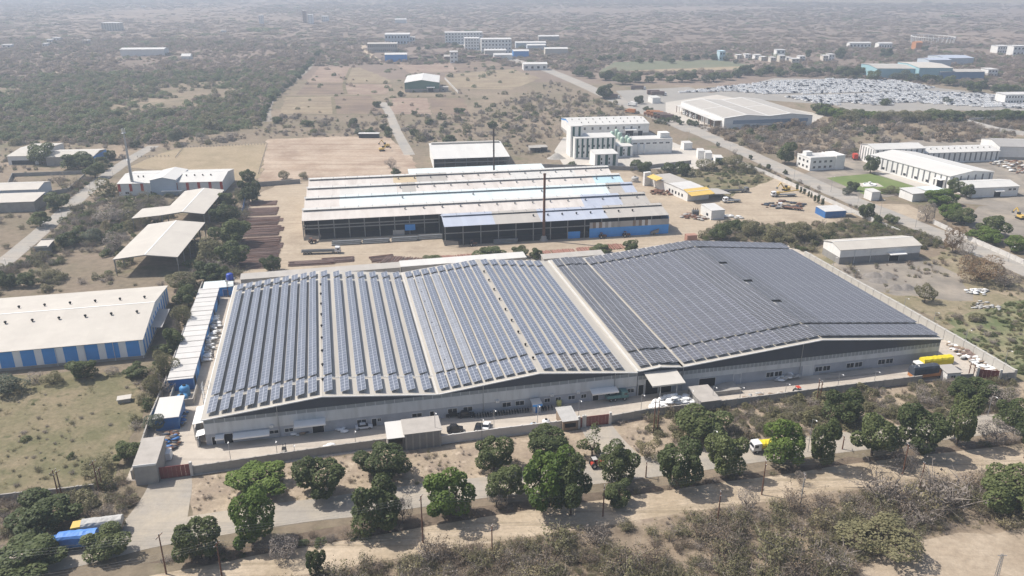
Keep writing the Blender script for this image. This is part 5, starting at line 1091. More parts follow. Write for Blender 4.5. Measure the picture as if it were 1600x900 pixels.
front = [
    ('bright green dome tree just inside the verge near the left gate drive', 403, 747, 98, 66, 'green'), ('bright green tall tree below another bright dome, nearest the gate drive', 390, 812, 78, 88, 'green'),
    ('dark round tree between two brighter trees, against the boundary wall', 502, 743, 80, 76, 'dark'), ('dark tree beside the block store on the boundary wall', 596, 722, 78, 62, 'dark'),
    ('large dark tree hiding the road below the block store', 584, 790, 88, 92, 'dark'), ('vivid green rounded tree standing over a red earth bank', 703, 772, 86, 84, 'green'),
    ('dark compact tree below the white-painted wall', 772, 710, 62, 58, 'dark'), ('mid green tree tucked below the compact dark tree', 790, 756, 62, 62, 'mid'),
    ('dark tree in front of the tarpaulin-covered stall', 855, 688, 74, 62, 'dark'), ('tall bright green tree left of the red tractor', 858, 742, 90, 110, 'green'),
    ('mid green tree merged with the tall bright tree by the red tractor', 893, 760, 66, 96, 'mid'), ('thin pale sparse tree above the red tractor', 926, 690, 46, 50, 'sparse'),
    ('dark upright tree right of the red tractor', 968, 726, 60, 66, 'dark'), ('small dark tree at the foot of the upright tree by the tractor', 966, 770, 48, 44, 'dark'),
    ('big dark tree beside the bare gravel drive', 1062, 722, 76, 90, 'dark'), ('mid green rounded tree left of the yellow-topped lorry', 1136, 708, 68, 76, 'mid'),
    ('broad mid green tree directly below the heap of white sacks', 1098, 660, 84, 62, 'mid'), ('bright green tree partly hiding the yellow-topped lorry', 1224, 695, 74, 70, 'green'),
    ('slender mid green tree with leafy skirt by the street light', 1289, 690, 50, 84, 'mid'), ('tree with yellow-green top and dark underside beside the road', 1368, 678, 74, 78, 'mid'),
    ('dark tall tree, biggest of the pair above the sandy track', 1446, 670, 74, 88, 'dark'), ('mid green tall tree, right one of the pair above the sandy track', 1504, 655, 58, 86, 'mid'),
    ('dark round tree in the scrub below the parked lorries', 1316, 632, 66, 58, 'dark'), ('dark flat-topped tree below the white pillbox hut', 1524, 606, 68, 46, 'dark'),
    ('mid green tree at the edge of frame by the last street light', 1583, 648, 50, 48, 'mid'), ('dark tree beside the sandy track at the frame edge', 1612, 668, 44, 60, 'dark'),
    ('dark tree at the road mouth below the gate drive', 308, 838, 74, 80, 'dark'), ('mid green tree in front of the blue-tarped lorry', 165, 850, 70, 56, 'mid'),
    ('broad dark tree behind the blue-tarped lorry', 62, 802, 108, 74, 'dark'), ('dark leafy tree at the bottom corner below the lorries', 36, 868, 118, 78, 'mid'),
    ('olive feathery tree beside the bare pad', 1382, 838, 116, 78, 'olive'), ('dark green feathery tree at the frame edge above the bare pad', 1588, 768, 92, 82, 'mid'),
    ('dark slim tree in the scrub by the lower power pole', 492, 878, 34, 54, 'dark'), ('grey leafless bush-tree beside the sandy track', 445, 852, 56, 50, 'grey'),
    ('dry brown tree by the road below the vivid green tree', 628, 795, 36, 46, 'grey'), ('pale dry tree between road trees above the track', 776, 775, 34, 40, 'grey'),
    ('small dead brown tree standing alone beside the track', 1251, 745, 20, 24, 'grey'), ('leafless grey tree beside the track pole', 1168, 778, 36, 44, 'grey'),
    ('pale yellowish sparse tree by the gravel drive', 1012, 702, 40, 34, 'yellow'), ('grey dry tree left of the dark pair above the sandy track', 1418, 712, 40, 50, 'grey'),
    ('pale dusty tree by the last street light', 1568, 622, 56, 40, 'grey'), ('brown dry tree below the pale dusty tree', 1560, 672, 60, 50, 'grey'),
    ('dark grey-green round tree against the white-roofed blue shed', 245, 660, 36, 30, 'bluegreen'), ('green tree leaning on the gate house wall', 196, 704, 46, 36, 'mid'),
    ('pale olive tree in front of the gate house', 152, 726, 52, 32, 'olive'),
]
for lb, x, y, w_, h_, k in front: tree(lb, x, y, w_, h_, k, ROAD)
mid = [
    ('broad bright green tree in front of the cream shed', 62, 240, 46, 32, 'mid'), ('dark spreading tree hiding the blue-ended shed', 118, 250, 54, 26, 'dark'), ('green tree at the blue shed end wall', 158, 252, 24, 18, 'mid'), ('dark tree behind the blue shed end wall', 171, 243, 18, 16, 'dark'),
    ('green rounded tree on the side road corner', 147, 266, 32, 24, 'mid'), ('green round tree beside the side road, below the low grey shed', 60, 341, 34, 26, 'mid'), ('dark green clump beside the low grey shed', 88, 314, 42, 26, 'mid'),
    ('dark tree standing at the paddock fence corner', 212, 225, 16, 12, 'dark'), ('grey-green tree above the paddock fence', 275, 212, 24, 22, 'bluegreen'), ('dull bush-tree above the paddock, near its far corner', 315, 214, 24, 16, 'grey'),
    ('dark green tree below the side road fence', 108, 372, 38, 26, 'dark'), ('dark bushy tree above the block hut', 145, 368, 34, 22, 'bluegreen'), ('leafless grey tree behind the front open shed', 182, 374, 42, 34, 'grey'), ('autumn-yellow small tree behind the front open shed', 163, 353, 16, 22, 'yellow'), ('grey leafless tree by the red-pilastered hall corner', 172, 334, 56, 34, 'grey'),
    ('pale green bush-tree above the striped hall roof', 80, 432, 34, 20, 'olive'), ('dark tree at the left frame edge above the striped hall', 8, 436, 30, 26, 'dark'), ('mid green bush beside the pale one above the striped hall', 42, 436, 30, 24, 'mid'),
    ('dark green tree above the yard fence corner', 386, 276, 26, 22, 'dark'), ('large dark green tree beside the blue fence', 388, 298, 36, 36, 'dark'), ('green tree behind the winged open shed', 352, 312, 32, 28, 'mid'), ('dark tree beside winged open shed doorway', 350, 335, 40, 32, 'dark'),
    ('large green tree beside the rusty bar stacks', 360, 362, 56, 44, 'mid'), ('green tree right of the front open shed', 330, 392, 50, 40, 'olive'), ('dark tree at the corner of the front open shed', 362, 398, 50, 40, 'mid'), ('dark tree between front open shed and raised tank', 325, 424, 52, 36, 'dark'), ('olive tree below the front open shed', 282, 440, 48, 30, 'olive'), ('dark tree beside the raised blue tank', 346, 432, 34, 28, 'dark'),
    ('green tree between striped hall and long blue shed, farthest', 292, 462, 36, 34, 'mid'), ('olive tree between striped hall and long blue shed, second farthest', 286, 494, 36, 40, 'olive'), ('dark tree between striped hall and long blue shed, third farthest', 274, 530, 36, 40, 'mid'), ('bright olive tree between striped hall and long blue shed, nearest', 256, 570, 38, 44, 'olive'), ('olive tree beside the tank pen', 240, 604, 32, 36, 'olive'),
    ('dark bush-tree in front of the striped hall stripes', 128, 575, 48, 34, 'mid'), ('dark bush at the striped hall corner', 214, 578, 40, 24, 'dark'), ('olive bush in front of the striped hall, left of the dark one', 82, 590, 30, 22, 'olive'), ('dull bush at the frame edge below the striped hall', 12, 602, 56, 34, 'bluegreen'), ('grey bush below the striped hall stripes', 54, 590, 26, 20, 'grey'), ('brown bush below the striped hall corner', 176, 578, 24, 18, 'grey'),
    ('dark green bush beside the steel yard fence', 422, 412, 34, 26, 'dark'), ('dark green bush left of the white lean-to roof', 676, 404, 30, 12, 'mid'), ('spreading green tree above the white lean-to roof', 766, 394, 48, 22, 'mid'), ('green tree behind the white parapet', 812, 394, 26, 20, 'mid'), ('dark green tree beside the rear lean-to', 838, 396, 24, 18, 'dark'), ('round green bush between rusty bars and solar roof', 938, 388, 34, 18, 'mid'), ('dark round bush right of the rusty bars', 986, 384, 26, 18, 'dark'),
    ('green bush-tree behind the dense solar roof, left of the scrub', 1128, 362, 34, 28, 'mid'), ('green tree behind the dense solar roof by the grey gravel', 1146, 352, 26, 20, 'mid'), ('dark green tree in the scrub behind the solar hall', 1176, 358, 34, 24, 'olive'), ('olive tree in the scrub behind the solar hall', 1212, 366, 44, 26, 'olive'), ('feathery olive tree in scrub nearest the lone shed', 1254, 362, 50, 30, 'olive'), ('olive tree above the scrub by the blue-walled hut', 1290, 360, 34, 22, 'olive'),
    ('small lone green tree in the rough grass beside the solar hall', 1447, 459, 32, 28, 'olive'), ('large rust-brown tree beside the main road', 1538, 420, 66, 44, 'rust'), ('tall dry brown tree on the main road verge', 1492, 372, 28, 44, 'rust'), ('leafless dark tree beside the rust-brown tree', 1512, 392, 24, 34, 'grey'), ('dull olive bush-tree behind the rust-brown tree', 1574, 432, 40, 34, 'grey'),
    ('dark green tree beside the white two-storey house', 1228, 238, 34, 34, 'mid'), ('feathery dark tree at the lawn corner by the ribbed hall', 1362, 256, 24, 28, 'dark'), ('dark tree beside the lawn and main road', 1334, 290, 18, 18, 'dark'), ('dark palm-like tree on the verge by the lawn', 1326, 298, 18, 14, 'bluegreen'), ('sparse green tree on the lawn edge by the lodge', 1392, 297, 30, 14, 'olive'),
    ('broad green tree in front of the ribbed hall entrance', 1473, 308, 56, 22, 'green'), ('dark green tree beside the ribbed hall canopy', 1492, 292, 24, 26, 'mid'), ('mid green tree left of the small plain white hall', 1512, 298, 22, 22, 'mid'), ('grey-brown dry tree by the compound entrance', 1450, 330, 30, 34, 'grey'), ('green tree behind the roadside white wall', 1484, 328, 36, 28, 'green'), ('green broad tree along the roadside white wall', 1508, 338, 44, 26, 'mid'), ('green tree below the yellow excavator', 1552, 352, 44, 34, 'mid'), ('big green tree along the white wall, below the excavator', 1540, 366, 50, 26, 'green'), ('green tree at the frame edge by the white shed', 1588, 380, 36, 26, 'green'),
    ('dark tree on the main road verge above the road bend', 1354, 328, 26, 28, 'dark'), ('dark shrub on the verge by the blue-walled hut', 1372, 345, 14, 18, 'dark'), ('green shrub tree across the road from the lodge', 1393, 342, 22, 16, 'mid'),
    ('dark tree between the works and the plant yard', 994, 256, 22, 16, 'dark'), ('green tree in front of the plant yard wall', 1008, 262, 24, 22, 'mid'), ('dark green tree in the garden plot by the plant', 1046, 262, 24, 18, 'mid'), ('dark garden tree beside the plant gate offices', 1068, 262, 24, 24, 'dark'), ('pale garden tree in the green plot', 1102, 258, 36, 18, 'olive'), ('olive garden tree beside the main road wall', 1148, 252, 34, 22, 'olive'), ('dark garden tree beside the gate offices', 1126, 252, 14, 12, 'dark'), ('green garden tree at the plot end', 1168, 262, 30, 18, 'olive'),
    ('leafless bare tree at the corner of the process hall', 874, 206, 16, 22, 'grey'), ('round green tree behind the white open-fronted shed', 703, 217, 22, 16, 'mid'), ('bare tree above the steel works roof', 610, 254, 20, 18, 'grey'), ('dark bush above the steel works roof', 618, 268, 16, 12, 'dark'), ('thin green tree beside the graded plot', 442, 274, 18, 14, 'olive'), ('thin dark tree on the graded plot edge', 474, 274, 14, 12, 'olive'), ('small dark tree by the pump room', 894, 257, 16, 10, 'mid'),
    ('round dark tree on the field lane corner', 588, 162, 15, 12, 'dark'), ('round tree beside the green hall', 626, 147, 10, 9, 'dark'), ('dark round tree in scrub by field lane, upper of three', 600, 198, 14, 12, 'dark'), ('dark round tree in scrub by field lane, middle of three', 606, 203, 12, 12, 'mid'), ('dark round tree in scrub by field lane, lowest of three', 607, 210, 12, 10, 'dark'),
    ('round bush left of the field lane', 579, 205, 18, 12, 'dark'), ('round bush on the scrub plain left of the lane', 552, 189, 15, 12, 'dark'), ('grey-green bush left of the field lane scrub', 560, 206, 14, 12, 'bluegreen'), ('round bush above the graded plot', 479, 192, 18, 11, 'mid'), ('dark bush by the canal hedge end', 434, 187, 18, 12, 'dark'), ('round dark bush right of the field lane', 646, 207, 17, 12, 'dark'), ('dark bush right of the lane, above the round one', 647, 176, 10, 8, 'dark'), ('dark bush below the right-hand ploughed field', 719, 172, 18, 10, 'dark'), ('dark bush on scrub plain near the plant, lower', 769, 195, 16, 12, 'dark'), ('dark bush on scrub plain near the plant, upper', 715, 184, 12, 9, 'dark'), ('dark bush on scrub plain, middle of three', 672, 190, 14, 10, 'mid'), ('grey-green bush beside the dark middle bush', 694, 195, 12, 8, 'bluegreen'),
    ('large dark tree on the plain beyond the car park', 1386, 82, 21, 15, 'dark'), ('dark tree beside the village houses', 1263, 83, 10, 15, 'dark'), ('dark broad tree at the village edge', 1314, 84, 18, 16, 'dark'), ('round bush-tree beside the far orange shed', 1446, 76, 12, 9, 'dark'),
    ('round tree alone in the middle of the car park', 1383, 159, 16, 12, 'mid'), ('low tree at the lower edge of the car park', 1480, 157, 16, 9, 'bluegreen'), ('dark tree by the lorry park entrance', 946, 142, 30, 22, 'dark'), ('dark tree behind the white office at the warehouse', 998, 155, 16, 16, 'dark'),
]
MIDG = 'trees and bushes around the works'
for lb, x, y, w_, h_, k in mid: tree(lb, x, y, w_, h_, k, MIDG, 'tree' if h_ > 20 else 'bush', .05 if h_ > 20 else -.1, 'tree' if h_ > 20 else 'bush')
def belt(label, pts, n, w0, h0, kinds, group, seed=1, jit=(3, 2)):
    r = random.Random(seed); P = [Vector((*p, 0)) for p in pts]; seg = [(P[i + 1] - P[i]).length for i in range(len(P) - 1)]; tot = sum(seg)
    for i in range(n):
        d = tot * (i + .5) / n; k = 0
        while d > seg[k]: d -= seg[k]; k += 1
        p = P[k].lerp(P[k + 1], d / seg[k]); s = r.uniform(.75, 1.25)
        tree(label.replace('#', ORD[i] if i < len(ORD) else str(i + 1)), p.x + r.uniform(-1, 1) * jit[0], p.y + r.uniform(-1, 1) * jit[1], w0 * s, h0 * s, r.choice(kinds), group, 'tree', .0)
belt('tree in green belt below the car park, # from the huge warehouse', [(1275, 170), (1330, 178), (1400, 182), (1480, 180), (1600, 178)], 34, 24, 15, ['mid', 'mid', 'green', 'olive'], 'belt below the car park', 2)
belt('tree in hedge along the huge warehouse yard, # from the lorry park', [(1005, 168), (1040, 184), (1090, 194)], 9, 12, 9, ['dark', 'mid'], 'hedge by the warehouse', 3)
belt('tree in wood above the car park, # from the main road', [(900, 112), (960, 122), (1040, 122), (1130, 118), (1200, 108), (1290, 112), (1370, 114), (1440, 122), (1520, 132), (1600, 140)], 40, 22, 14, ['mid', 'dark', 'mid', 'bluegreen'], 'wood above the car park', 4, (5, 4))
belt('tree in belt beyond the crop strip, # from the road bend', [(895, 95), (960, 92), (1040, 92), (1120, 90), (1160, 94)], 16, 12, 8, ['mid', 'dark', 'bluegreen'], 'belt beyond the crop strip', 5, (4, 3))
belt('low tree along the canal hedge, # from the far end', [(497, 82), (478, 105), (468, 118), (445, 138), (428, 150), (415, 172)], 14, 9, 8, ['bluegreen', 'dark', 'mid'], 'canal hedge', 6, (2, 2))
belt('tree on the plain edge below the far apartment blocks, # from the blue hall', [(650, 76), (690, 70), (720, 72), (745, 76), (770, 72)], 9, 9, 7, ['mid', 'dark'], 'trees by the apartments', 7)
belt('roadside bush on main road verge, # from the lawn compound', [(1290, 300), (1225, 268), (1180, 250), (1110, 218)], 7, 9, 9, ['bluegreen', 'dark', 'grey'], 'main road verge', 8)
belt('small cypress along roadside wall, # from the works yard trucks', [(1243, 292), (1258, 300), (1288, 316)], 8, 4.5, 12, ['dark'], 'cypress row by the wall', 9, (1, 1))

# ================================================================== masses of scrub (stuff)
PROT = bpy.data.collections.new('scrub_kinds'); PR = []
def proto(me):
    o = bpy.data.objects.new('k%02d' % len(PR), me); PROT.objects.link(o); PR.append(o); return len(PR) - 1
def bush_from(seed, n, leaf, nl, m, flat=.8, sp=.15):
    me = crown(seed, n, leaf, nl, m, 1, (.28, .5), sp, 'bush', -.35); me.transform(Matrix.Translation((0, 0, .35)) ); me.transform(Matrix.Diagonal((1, 1, flat, 1))); return me
K_grey = [proto(twigs(300 + i, 48, ML_grey, ML_grey, 220, .9, .042)) for i in range(3)]
K_brown = [proto(twigs(310 + i, 30, ML_grey, ML_brown, 480, .9, .042)) for i in range(2)]
K_olive = [proto(twigs(320 + i, 26, ML_grey, ML_olive, 760, .9, .046)) for i in range(3)]
K_green = [proto(bush_from(330 + i, 700, .085, 8, ML_mid)) for i in range(2)]
K_dark = [proto(bush_from(340 + i, 700, .085, 8, ML_dark)) for i in range(2)]
K_gdense = [proto(bush_from(350 + i, 800, .08, 9, ML_grey, .8, .1)) for i in range(2)]
K_odense = [proto(bush_from(360 + i, 800, .08, 9, ML_olive, .8, .1)) for i in range(2)]
K_bdense = [proto(bush_from(370 + i, 800, .08, 9, ML_brown, .8, .1)) for i in range(2)]
K_mauve = [proto(bush_from(390 + i, 800, .08, 9, ML_mauve, .75, .1)) for i in range(2)]
K_wood = [proto(bush_from(396 + i, 900, .075, 11, ML_wood, .8, .1)) for i in range(2)]
K_tuft = [proto(twigs(380 + i, 16, ML_yel, ML_yel, 30, 1.0, .06)) for i in range(2)]
K_yel = [proto(twigs(385 + i, 22, ML_grey, ML_yel, 520, .9, .044)) for i in range(2)]
_ng = None
def scatter_group():
    global _ng
    if _ng: return _ng
    g = bpy.data.node_groups.new('scatter', 'GeometryNodeTree'); g.interface.new_socket('Geometry', in_out='INPUT', socket_type='NodeSocketGeometry'); g.interface.new_socket('Geometry', in_out='OUTPUT', socket_type='NodeSocketGeometry')
    N = g.nodes; L = g.links; i = N.new('NodeGroupInput'); o = N.new('NodeGroupOutput'); ip = N.new('GeometryNodeInstanceOnPoints'); ci = N.new('GeometryNodeCollectionInfo')
    ci.inputs['Collection'].default_value = PROT; ci.inputs['Separate Children'].default_value = True; ci.inputs['Reset Children'].default_value = True
    def na(n, t): a = N.new('GeometryNodeInputNamedAttribute'); a.data_type = t; a.inputs['Name'].default_value = n; return a.outputs[0]
    cx = N.new('ShaderNodeCombineXYZ'); L.new(na('rz', 'FLOAT'), cx.inputs['Z'])
    L.new(i.outputs[0], ip.inputs['Points']); L.new(ci.outputs[0], ip.inputs['Instance']); ip.inputs['Pick Instance'].default_value = True
    L.new(na('pi', 'INT'), ip.inputs['Instance Index']); L.new(cx.outputs[0], ip.inputs['Rotation']); L.new(na('sc', 'FLOAT_VECTOR'), ip.inputs['Scale']); L.new(ip.outputs[0], o.inputs[0])
    _ng = g; return g
def in_poly(x, y, poly):
    ins = np.zeros(len(x), bool); n = len(poly)
    for i in range(n):
        (x0, y0), (x1, y1) = poly[i], poly[(i + 1) % n]
        c = ((y0 > y) != (y1 > y)) & (x < (x1 - x0) * (y - y0) / ((y1 - y0) or 1e-9) + x0); ins ^= c
    return ins
def wproj(X, Y):
    zz = Y * math.cos(TH) + CAM_H * math.sin(TH); up = Y * math.sin(TH) - CAM_H * math.cos(TH)
    return 800 + FPX * X / zz, 450 - FPX * up / zz
HOLES = []       # world-space footprints and ground sheets kept clear, filled below
def clear_px(*polys):
    for p in polys: HOLES.append([tuple(G(*q).xy) for q in p])
clear_px([(196, 752), (262, 596), (300, 440), (372, 430), (600, 416), (860, 400), (1010, 390), (1110, 376), (1225, 380), (1262, 396), (1450, 500), (1590, 592), (1440, 598), (1200, 629), (1010, 648), (905, 671), (690, 696), (605, 703), (300, 746)],
         [(372, 432), (388, 318), (440, 292), (700, 274), (985, 268), (1030, 286), (1130, 310), (1180, 292), (1215, 278), (1290, 312), (1340, 338), (1300, 352), (1210, 352), (1135, 345), (1085, 374), (1010, 392), (860, 400), (600, 418)],
         [(410, 282), (420, 219), (520, 214), (606, 215), (640, 240), (655, 266), (640, 276), (520, 278)], [(250, 240), (285, 232), (418, 225), (404, 278), (352, 292), (330, 272), (200, 262)],
         [(438, 178), (446, 151), (580, 150), (602, 178)], [(606, 178), (614, 153), (725, 153), (733, 180)], [(478, 142), (505, 112), (560, 114), (600, 130), (596, 142)], [(640, 130), (625, 128), (622, 104), (770, 96), (825, 120), (790, 132), (700, 132)],
         [(-60, 600), (0, 585), (220, 568), (272, 470), (268, 450), (-60, 470)], [(955, 140), (1110, 130), (1290, 180), (1270, 194), (1120, 198), (1030, 192), (985, 168)], [(1110, 146), (1210, 122), (1400, 126), (1470, 138), (1640, 156), (1660, 178), (1480, 172), (1340, 176), (1300, 164), (1130, 152)],
         [(884, 266), (862, 236), (868, 200), (1000, 196), (1060, 222), (1136, 248), (1090, 266), (1000, 266)], [(1246, 276), (1260, 262), (1335, 255), (1345, 246), (1450, 236), (1640, 236), (1640, 330), (1500, 318), (1440, 304), (1350, 312)], [(1280, 414), (1290, 394), (1440, 388), (1440, 412)],
         [(180, 308), (190, 284), (355, 284), (352, 306)], [(200, 372), (290, 330), (345, 318), (322, 366)], [(170, 448), (230, 378), (312, 372), (292, 442)], [(662, 268), (664, 246), (800, 246), (800, 268)], [(0, 330), (0, 295), (76, 295), (76, 322)], [(10, 262), (12, 240), (160, 240), (160, 262)],
         [(620, 148), (622, 128), (692, 128), (695, 150)], [(1330, 905), (1400, 850), (1500, 832), (1640, 826), (1660, 960), (1350, 960)], [(1500, 350), (1530, 322), (1640, 322), (1640, 372), (1560, 366)], [(932, 112), (960, 97), (1130, 93), (1180, 103), (1180, 108), (1020, 113)])
def road_hole(pts, wd):
    P = [G(*p) for p in pts]
    for a, b in zip(P, P[1:]):
        d = (b - a).normalized(); n = Vector((-d.y, d.x, 0)) * wd / 2; e = d * wd * .3; HOLES.append([tuple((a + n - e).xy), tuple((b + n + e).xy), tuple((b - n + e).xy), tuple((a - n - e).xy)])
road_hole([(-140, 915), (120, 866), (240, 836), (420, 806), (560, 788), (680, 771), (850, 750), (1000, 731), (1100, 717), (1250, 699), (1400, 681), (1680, 646)], 9)
road_hole([(230, 925), (420, 886), (560, 862), (700, 838), (850, 814), (1000, 792), (1100, 777), (1250, 756), (1400, 734), (1640, 704)], 9)
road_hole([(1700, 466), (1560, 405), (1470, 367), (1400, 340), (1330, 312), (1230, 268), (1150, 232), (1080, 202), (1020, 180), (960, 155), (900, 128), (850, 108), (790, 90), (740, 75), (700, 62)], 15)
road_hole([(-60, 450), (0, 414), (50, 374), (100, 331), (130, 304), (165, 275), (205, 248), (240, 228)], 10); road_hole([(598, 160), (608, 176), (620, 205), (640, 242)], 10)
road_hole([(268, 738), (262, 770), (242, 815), (225, 846)], 13); road_hole([(930, 664), (948, 690), (978, 722), (1004, 738)], 10)
def scatter(name, poly, dens, mix, size, label, seed=0, world=None, clump=0.0, cap=60000, cscale=.02, holes=True):
    """bushes strewn over a photo-pixel region of the ground; mix = [(prototype ids, weight)]"""
    r = np.random.default_rng(seed); P = [G(*p) for p in poly] if not world else [Vector((*p, 0)) for p in world]; xs = [p.x for p in P]; ys = [p.y for p in P]
    area = (max(xs) - min(xs)) * (max(ys) - min(ys)); n = min(int(area * dens), 900000)
    X = r.uniform(min(xs), max(xs), n); Y = r.uniform(min(ys), max(ys), n); ok = in_poly(X, Y, [(p.x, p.y) for p in P])
    if holes:
        for h in HOLES:
            hx = [a for a, b in h]; hy = [b for a, b in h]
            if max(hx) < min(xs) or min(hx) > max(xs) or max(hy) < min(ys) or min(hy) > max(ys): continue
            ok &= ~in_poly(X, Y, h)
    X, Y = X[ok], Y[ok]
    if clump:
        f = np.array([noise.noise(Vector((x * cscale, y * cscale, seed * 3.1))) + .5 * noise.noise(Vector((x * cscale * 3, y * cscale * 3, seed * 1.7))) for x, y in zip(X, Y)]); ok = f + r.normal(size=len(f)) * .22 > (clump - .5); X, Y = X[ok], Y[ok]
    if len(X) > cap: X, Y = X[:cap], Y[:cap]
    n = len(X); ids = [i for g, w_ in mix for i in g]; wt = np.array([w_ / len(g) for g, w_ in mix for i in g]); pi = r.choice(ids, n, p=wt / wt.sum()) if n else np.zeros(0)
    s = size[0] * np.exp(r.normal(size=n) * size[1]); hz = s * r.uniform(.7, 1.25, n) * (size[2] if len(size) > 2 else 1)
    me = bpy.data.meshes.new(name); me.vertices.add(n); me.vertices.foreach_set('co', np.stack([X, Y, np.zeros(n)], 1).astype(np.float32).ravel())
    a = me.attributes.new('rz', 'FLOAT', 'POINT'); a.data.foreach_set('value', r.uniform(0, 6.28, n).astype(np.float32))
    a = me.attributes.new('pi', 'INT', 'POINT'); a.data.foreach_set('value', pi.astype(np.int32))
    a = me.attributes.new('sc', 'FLOAT_VECTOR', 'POINT'); a.data.foreach_set('vector', np.stack([s, s, hz], 1).astype(np.float32).ravel())
    o = mesh_obj(name, me); tag(o, label, None, None, 'stuff'); md = o.modifiers.new('scatter', 'NODES'); md.node_group = scatter_group()
    print('scatter', name, n); return o
scatter('shade_shrubs', [(330, 872), (560, 836), (760, 806), (1000, 776), (1250, 742), (1640, 686), (1640, 696), (1250, 750), (1000, 784), (760, 815), (560, 846), (330, 884)], .6, [(K_dark, 3), (K_green, .7), (K_brown, 3), (K_grey, 1)], (1.5, .3, .9), 'added dark shrubs that stand in for shade under the roadside trees', 21, clump=.2, cscale=.05)  # dark shrubs added to imitate the shade band under the trees
scatter('thorn_scrub', [(300, 960), (450, 915), (560, 892), (720, 865), (900, 838), (1100, 808), (1250, 788), (1420, 768), (1640, 742), (1680, 840), (1500, 832), (1400, 850), (1330, 905), (1300, 960)], .36, [(K_grey, 2.2), (K_brown, 3), (K_olive, 4.5), (K_yel, 2.4)], (1.9, .42, 1.15), 'tangled grey and olive thorn scrub below the sandy track', 1, clump=.33, cscale=.04)
scatter('roadside_undergrowth', [(230, 880), (330, 856), (560, 822), (760, 795), (1000, 768), (1250, 735), (1640, 680), (1640, 700), (1250, 752), (1000, 786), (760, 818), (560, 850), (330, 890)], .3, [(K_grey, 3), (K_brown, 3), (K_olive, 1.3), (K_dark, .5)], (1.15, .35), 'brown undergrowth between the front road and the sandy track', 2, clump=.35, cscale=.05)
scatter('verge_scrub', [(1010, 650), (1080, 645), (1200, 630), (1440, 600), (1600, 594), (1640, 640), (1400, 676), (1250, 692), (1090, 710), (1030, 700)], .42, [(K_olive, 4), (K_grey, 2), (K_brown, 1.5), (K_odense, 2)], (1.4, .35, 1.0), 'dusty olive scrub between boundary wall and front road', 3, clump=.12, cscale=.04)
scatter('corner_scrub', [(-60, 960), (-60, 775), (90, 770), (200, 750), (225, 790), (190, 840), (100, 862), (-60, 895)], .3, [(K_olive, 3), (K_grey, 2.4), (K_brown, 2), (K_odense, 1)], (1.3, .35), 'mixed scrub around the parked tarped lorries', 4, clump=.3, cscale=.05)
scatter('verge_tufts', [(300, 748), (605, 705), (690, 699), (905, 674), (1010, 652), (1040, 700), (1000, 728), (850, 746), (560, 785), (400, 803), (290, 815)], .35, [(K_grey, 3), (K_brown, 2), (K_tuft, 3), (K_olive, .6)], (.5, .4), 'sparse dry tufts on the dusty verge outside the wall', 5, clump=.42, cscale=.08)
scatter('meadow_tufts', [(-60, 600), (110, 584), (238, 590), (225, 640), (200, 700), (180, 745), (90, 775), (-60, 770)], .22, [(K_tuft, 4), (K_olive, 2), (K_grey, 1.5), (K_green, .4)], (.55, .45), 'dry grass tufts and low weeds in the rough meadow', 6, clump=.45, cscale=.06)
scatter('roadside_scrub', [(-40, 560), (-40, 468), (0, 422), (100, 336), (170, 300), (200, 306), (345, 308), (400, 270), (400, 330), (376, 440), (330, 450), (262, 596), (235, 650), (205, 690), (225, 600), (262, 540), (272, 470), (240, 446), (0, 462)], .12, [(K_grey, 3.2), (K_olive, 2.2), (K_odense, 1.6), (K_green, 1.4), (K_dark, .7), (K_brown, 1.6)], (2.0, .35), 'mixed green and brown scrub around the open sheds', 7, clump=.2)
scatter('far_side_scrub', [(-60, 440), (0, 408), (100, 325), (195, 250), (150, 262), (80, 330), (-60, 345)], .09, [(K_grey, 3), (K_olive, 2), (K_green, 1.2), (K_brown, 1.5)], (2.0, .35), 'brown scrub beyond the side road', 8, clump=.3)
scatter('woodland', [(-80, 215), (-80, 130), (60, 118), (250, 112), (400, 112), (470, 112), (455, 132), (430, 150), (412, 178), (400, 200), (250, 222), (180, 224), (60, 222)], .06, [(K_wood, 5), (K_dark, .4), (K_odense, 3), (K_mauve, 2.5), (K_olive, 1)], (3.0, .3), 'low grey-green wood on the plain behind the sheds', 9, clump=.14, cscale=.008, cap=15000)
scatter('scrub_plain', [(-80, 300), (-80, 216), (180, 222), (400, 200), (425, 182), (600, 178), (740, 178), (860, 130), (960, 162), (1060, 200), (1010, 190), (866, 190), (860, 250), (660, 222), (640, 240), (606, 213), (420, 216), (285, 230), (200, 246), (100, 300)], .04, [(K_gdense, 2), (K_grey, 3), (K_odense, 1.6), (K_dark, .7), (K_green, .6), (K_brown, 4), (K_tuft, 2)], (1.6, .5), 'scattered grey bushes on the plain behind the steel works', 10, clump=.3, cscale=.012)
scatter('dry_thicket', [(1070, 196), (1120, 194), (1280, 186), (1640, 182), (1640, 216), (1560, 222), (1450, 222), (1340, 226), (1340, 250), (1260, 244), (1230, 262), (1160, 228)], .07, [(K_gdense, 2), (K_bdense, 3), (K_grey, 3), (K_brown, 3), (K_odense, .8), (K_dark, .3)], (2.2, .4), 'dense brown thicket between the huge warehouse and the white compound', 11, clump=.4, cscale=.02, cap=7000)
scatter('hall_scrub', [(1085, 376), (1130, 348), (1290, 350), (1350, 345), (1450, 368), (1480, 385), (1440, 390), (1290, 378), (1270, 396), (1225, 382)], .2, [(K_olive, 3), (K_green, 1.6), (K_odense, 3), (K_grey, 1.6), (K_brown, 1)], (1.7, .3), 'green and brown scrub behind the densely panelled hall', 12, clump=.12, cscale=.03)
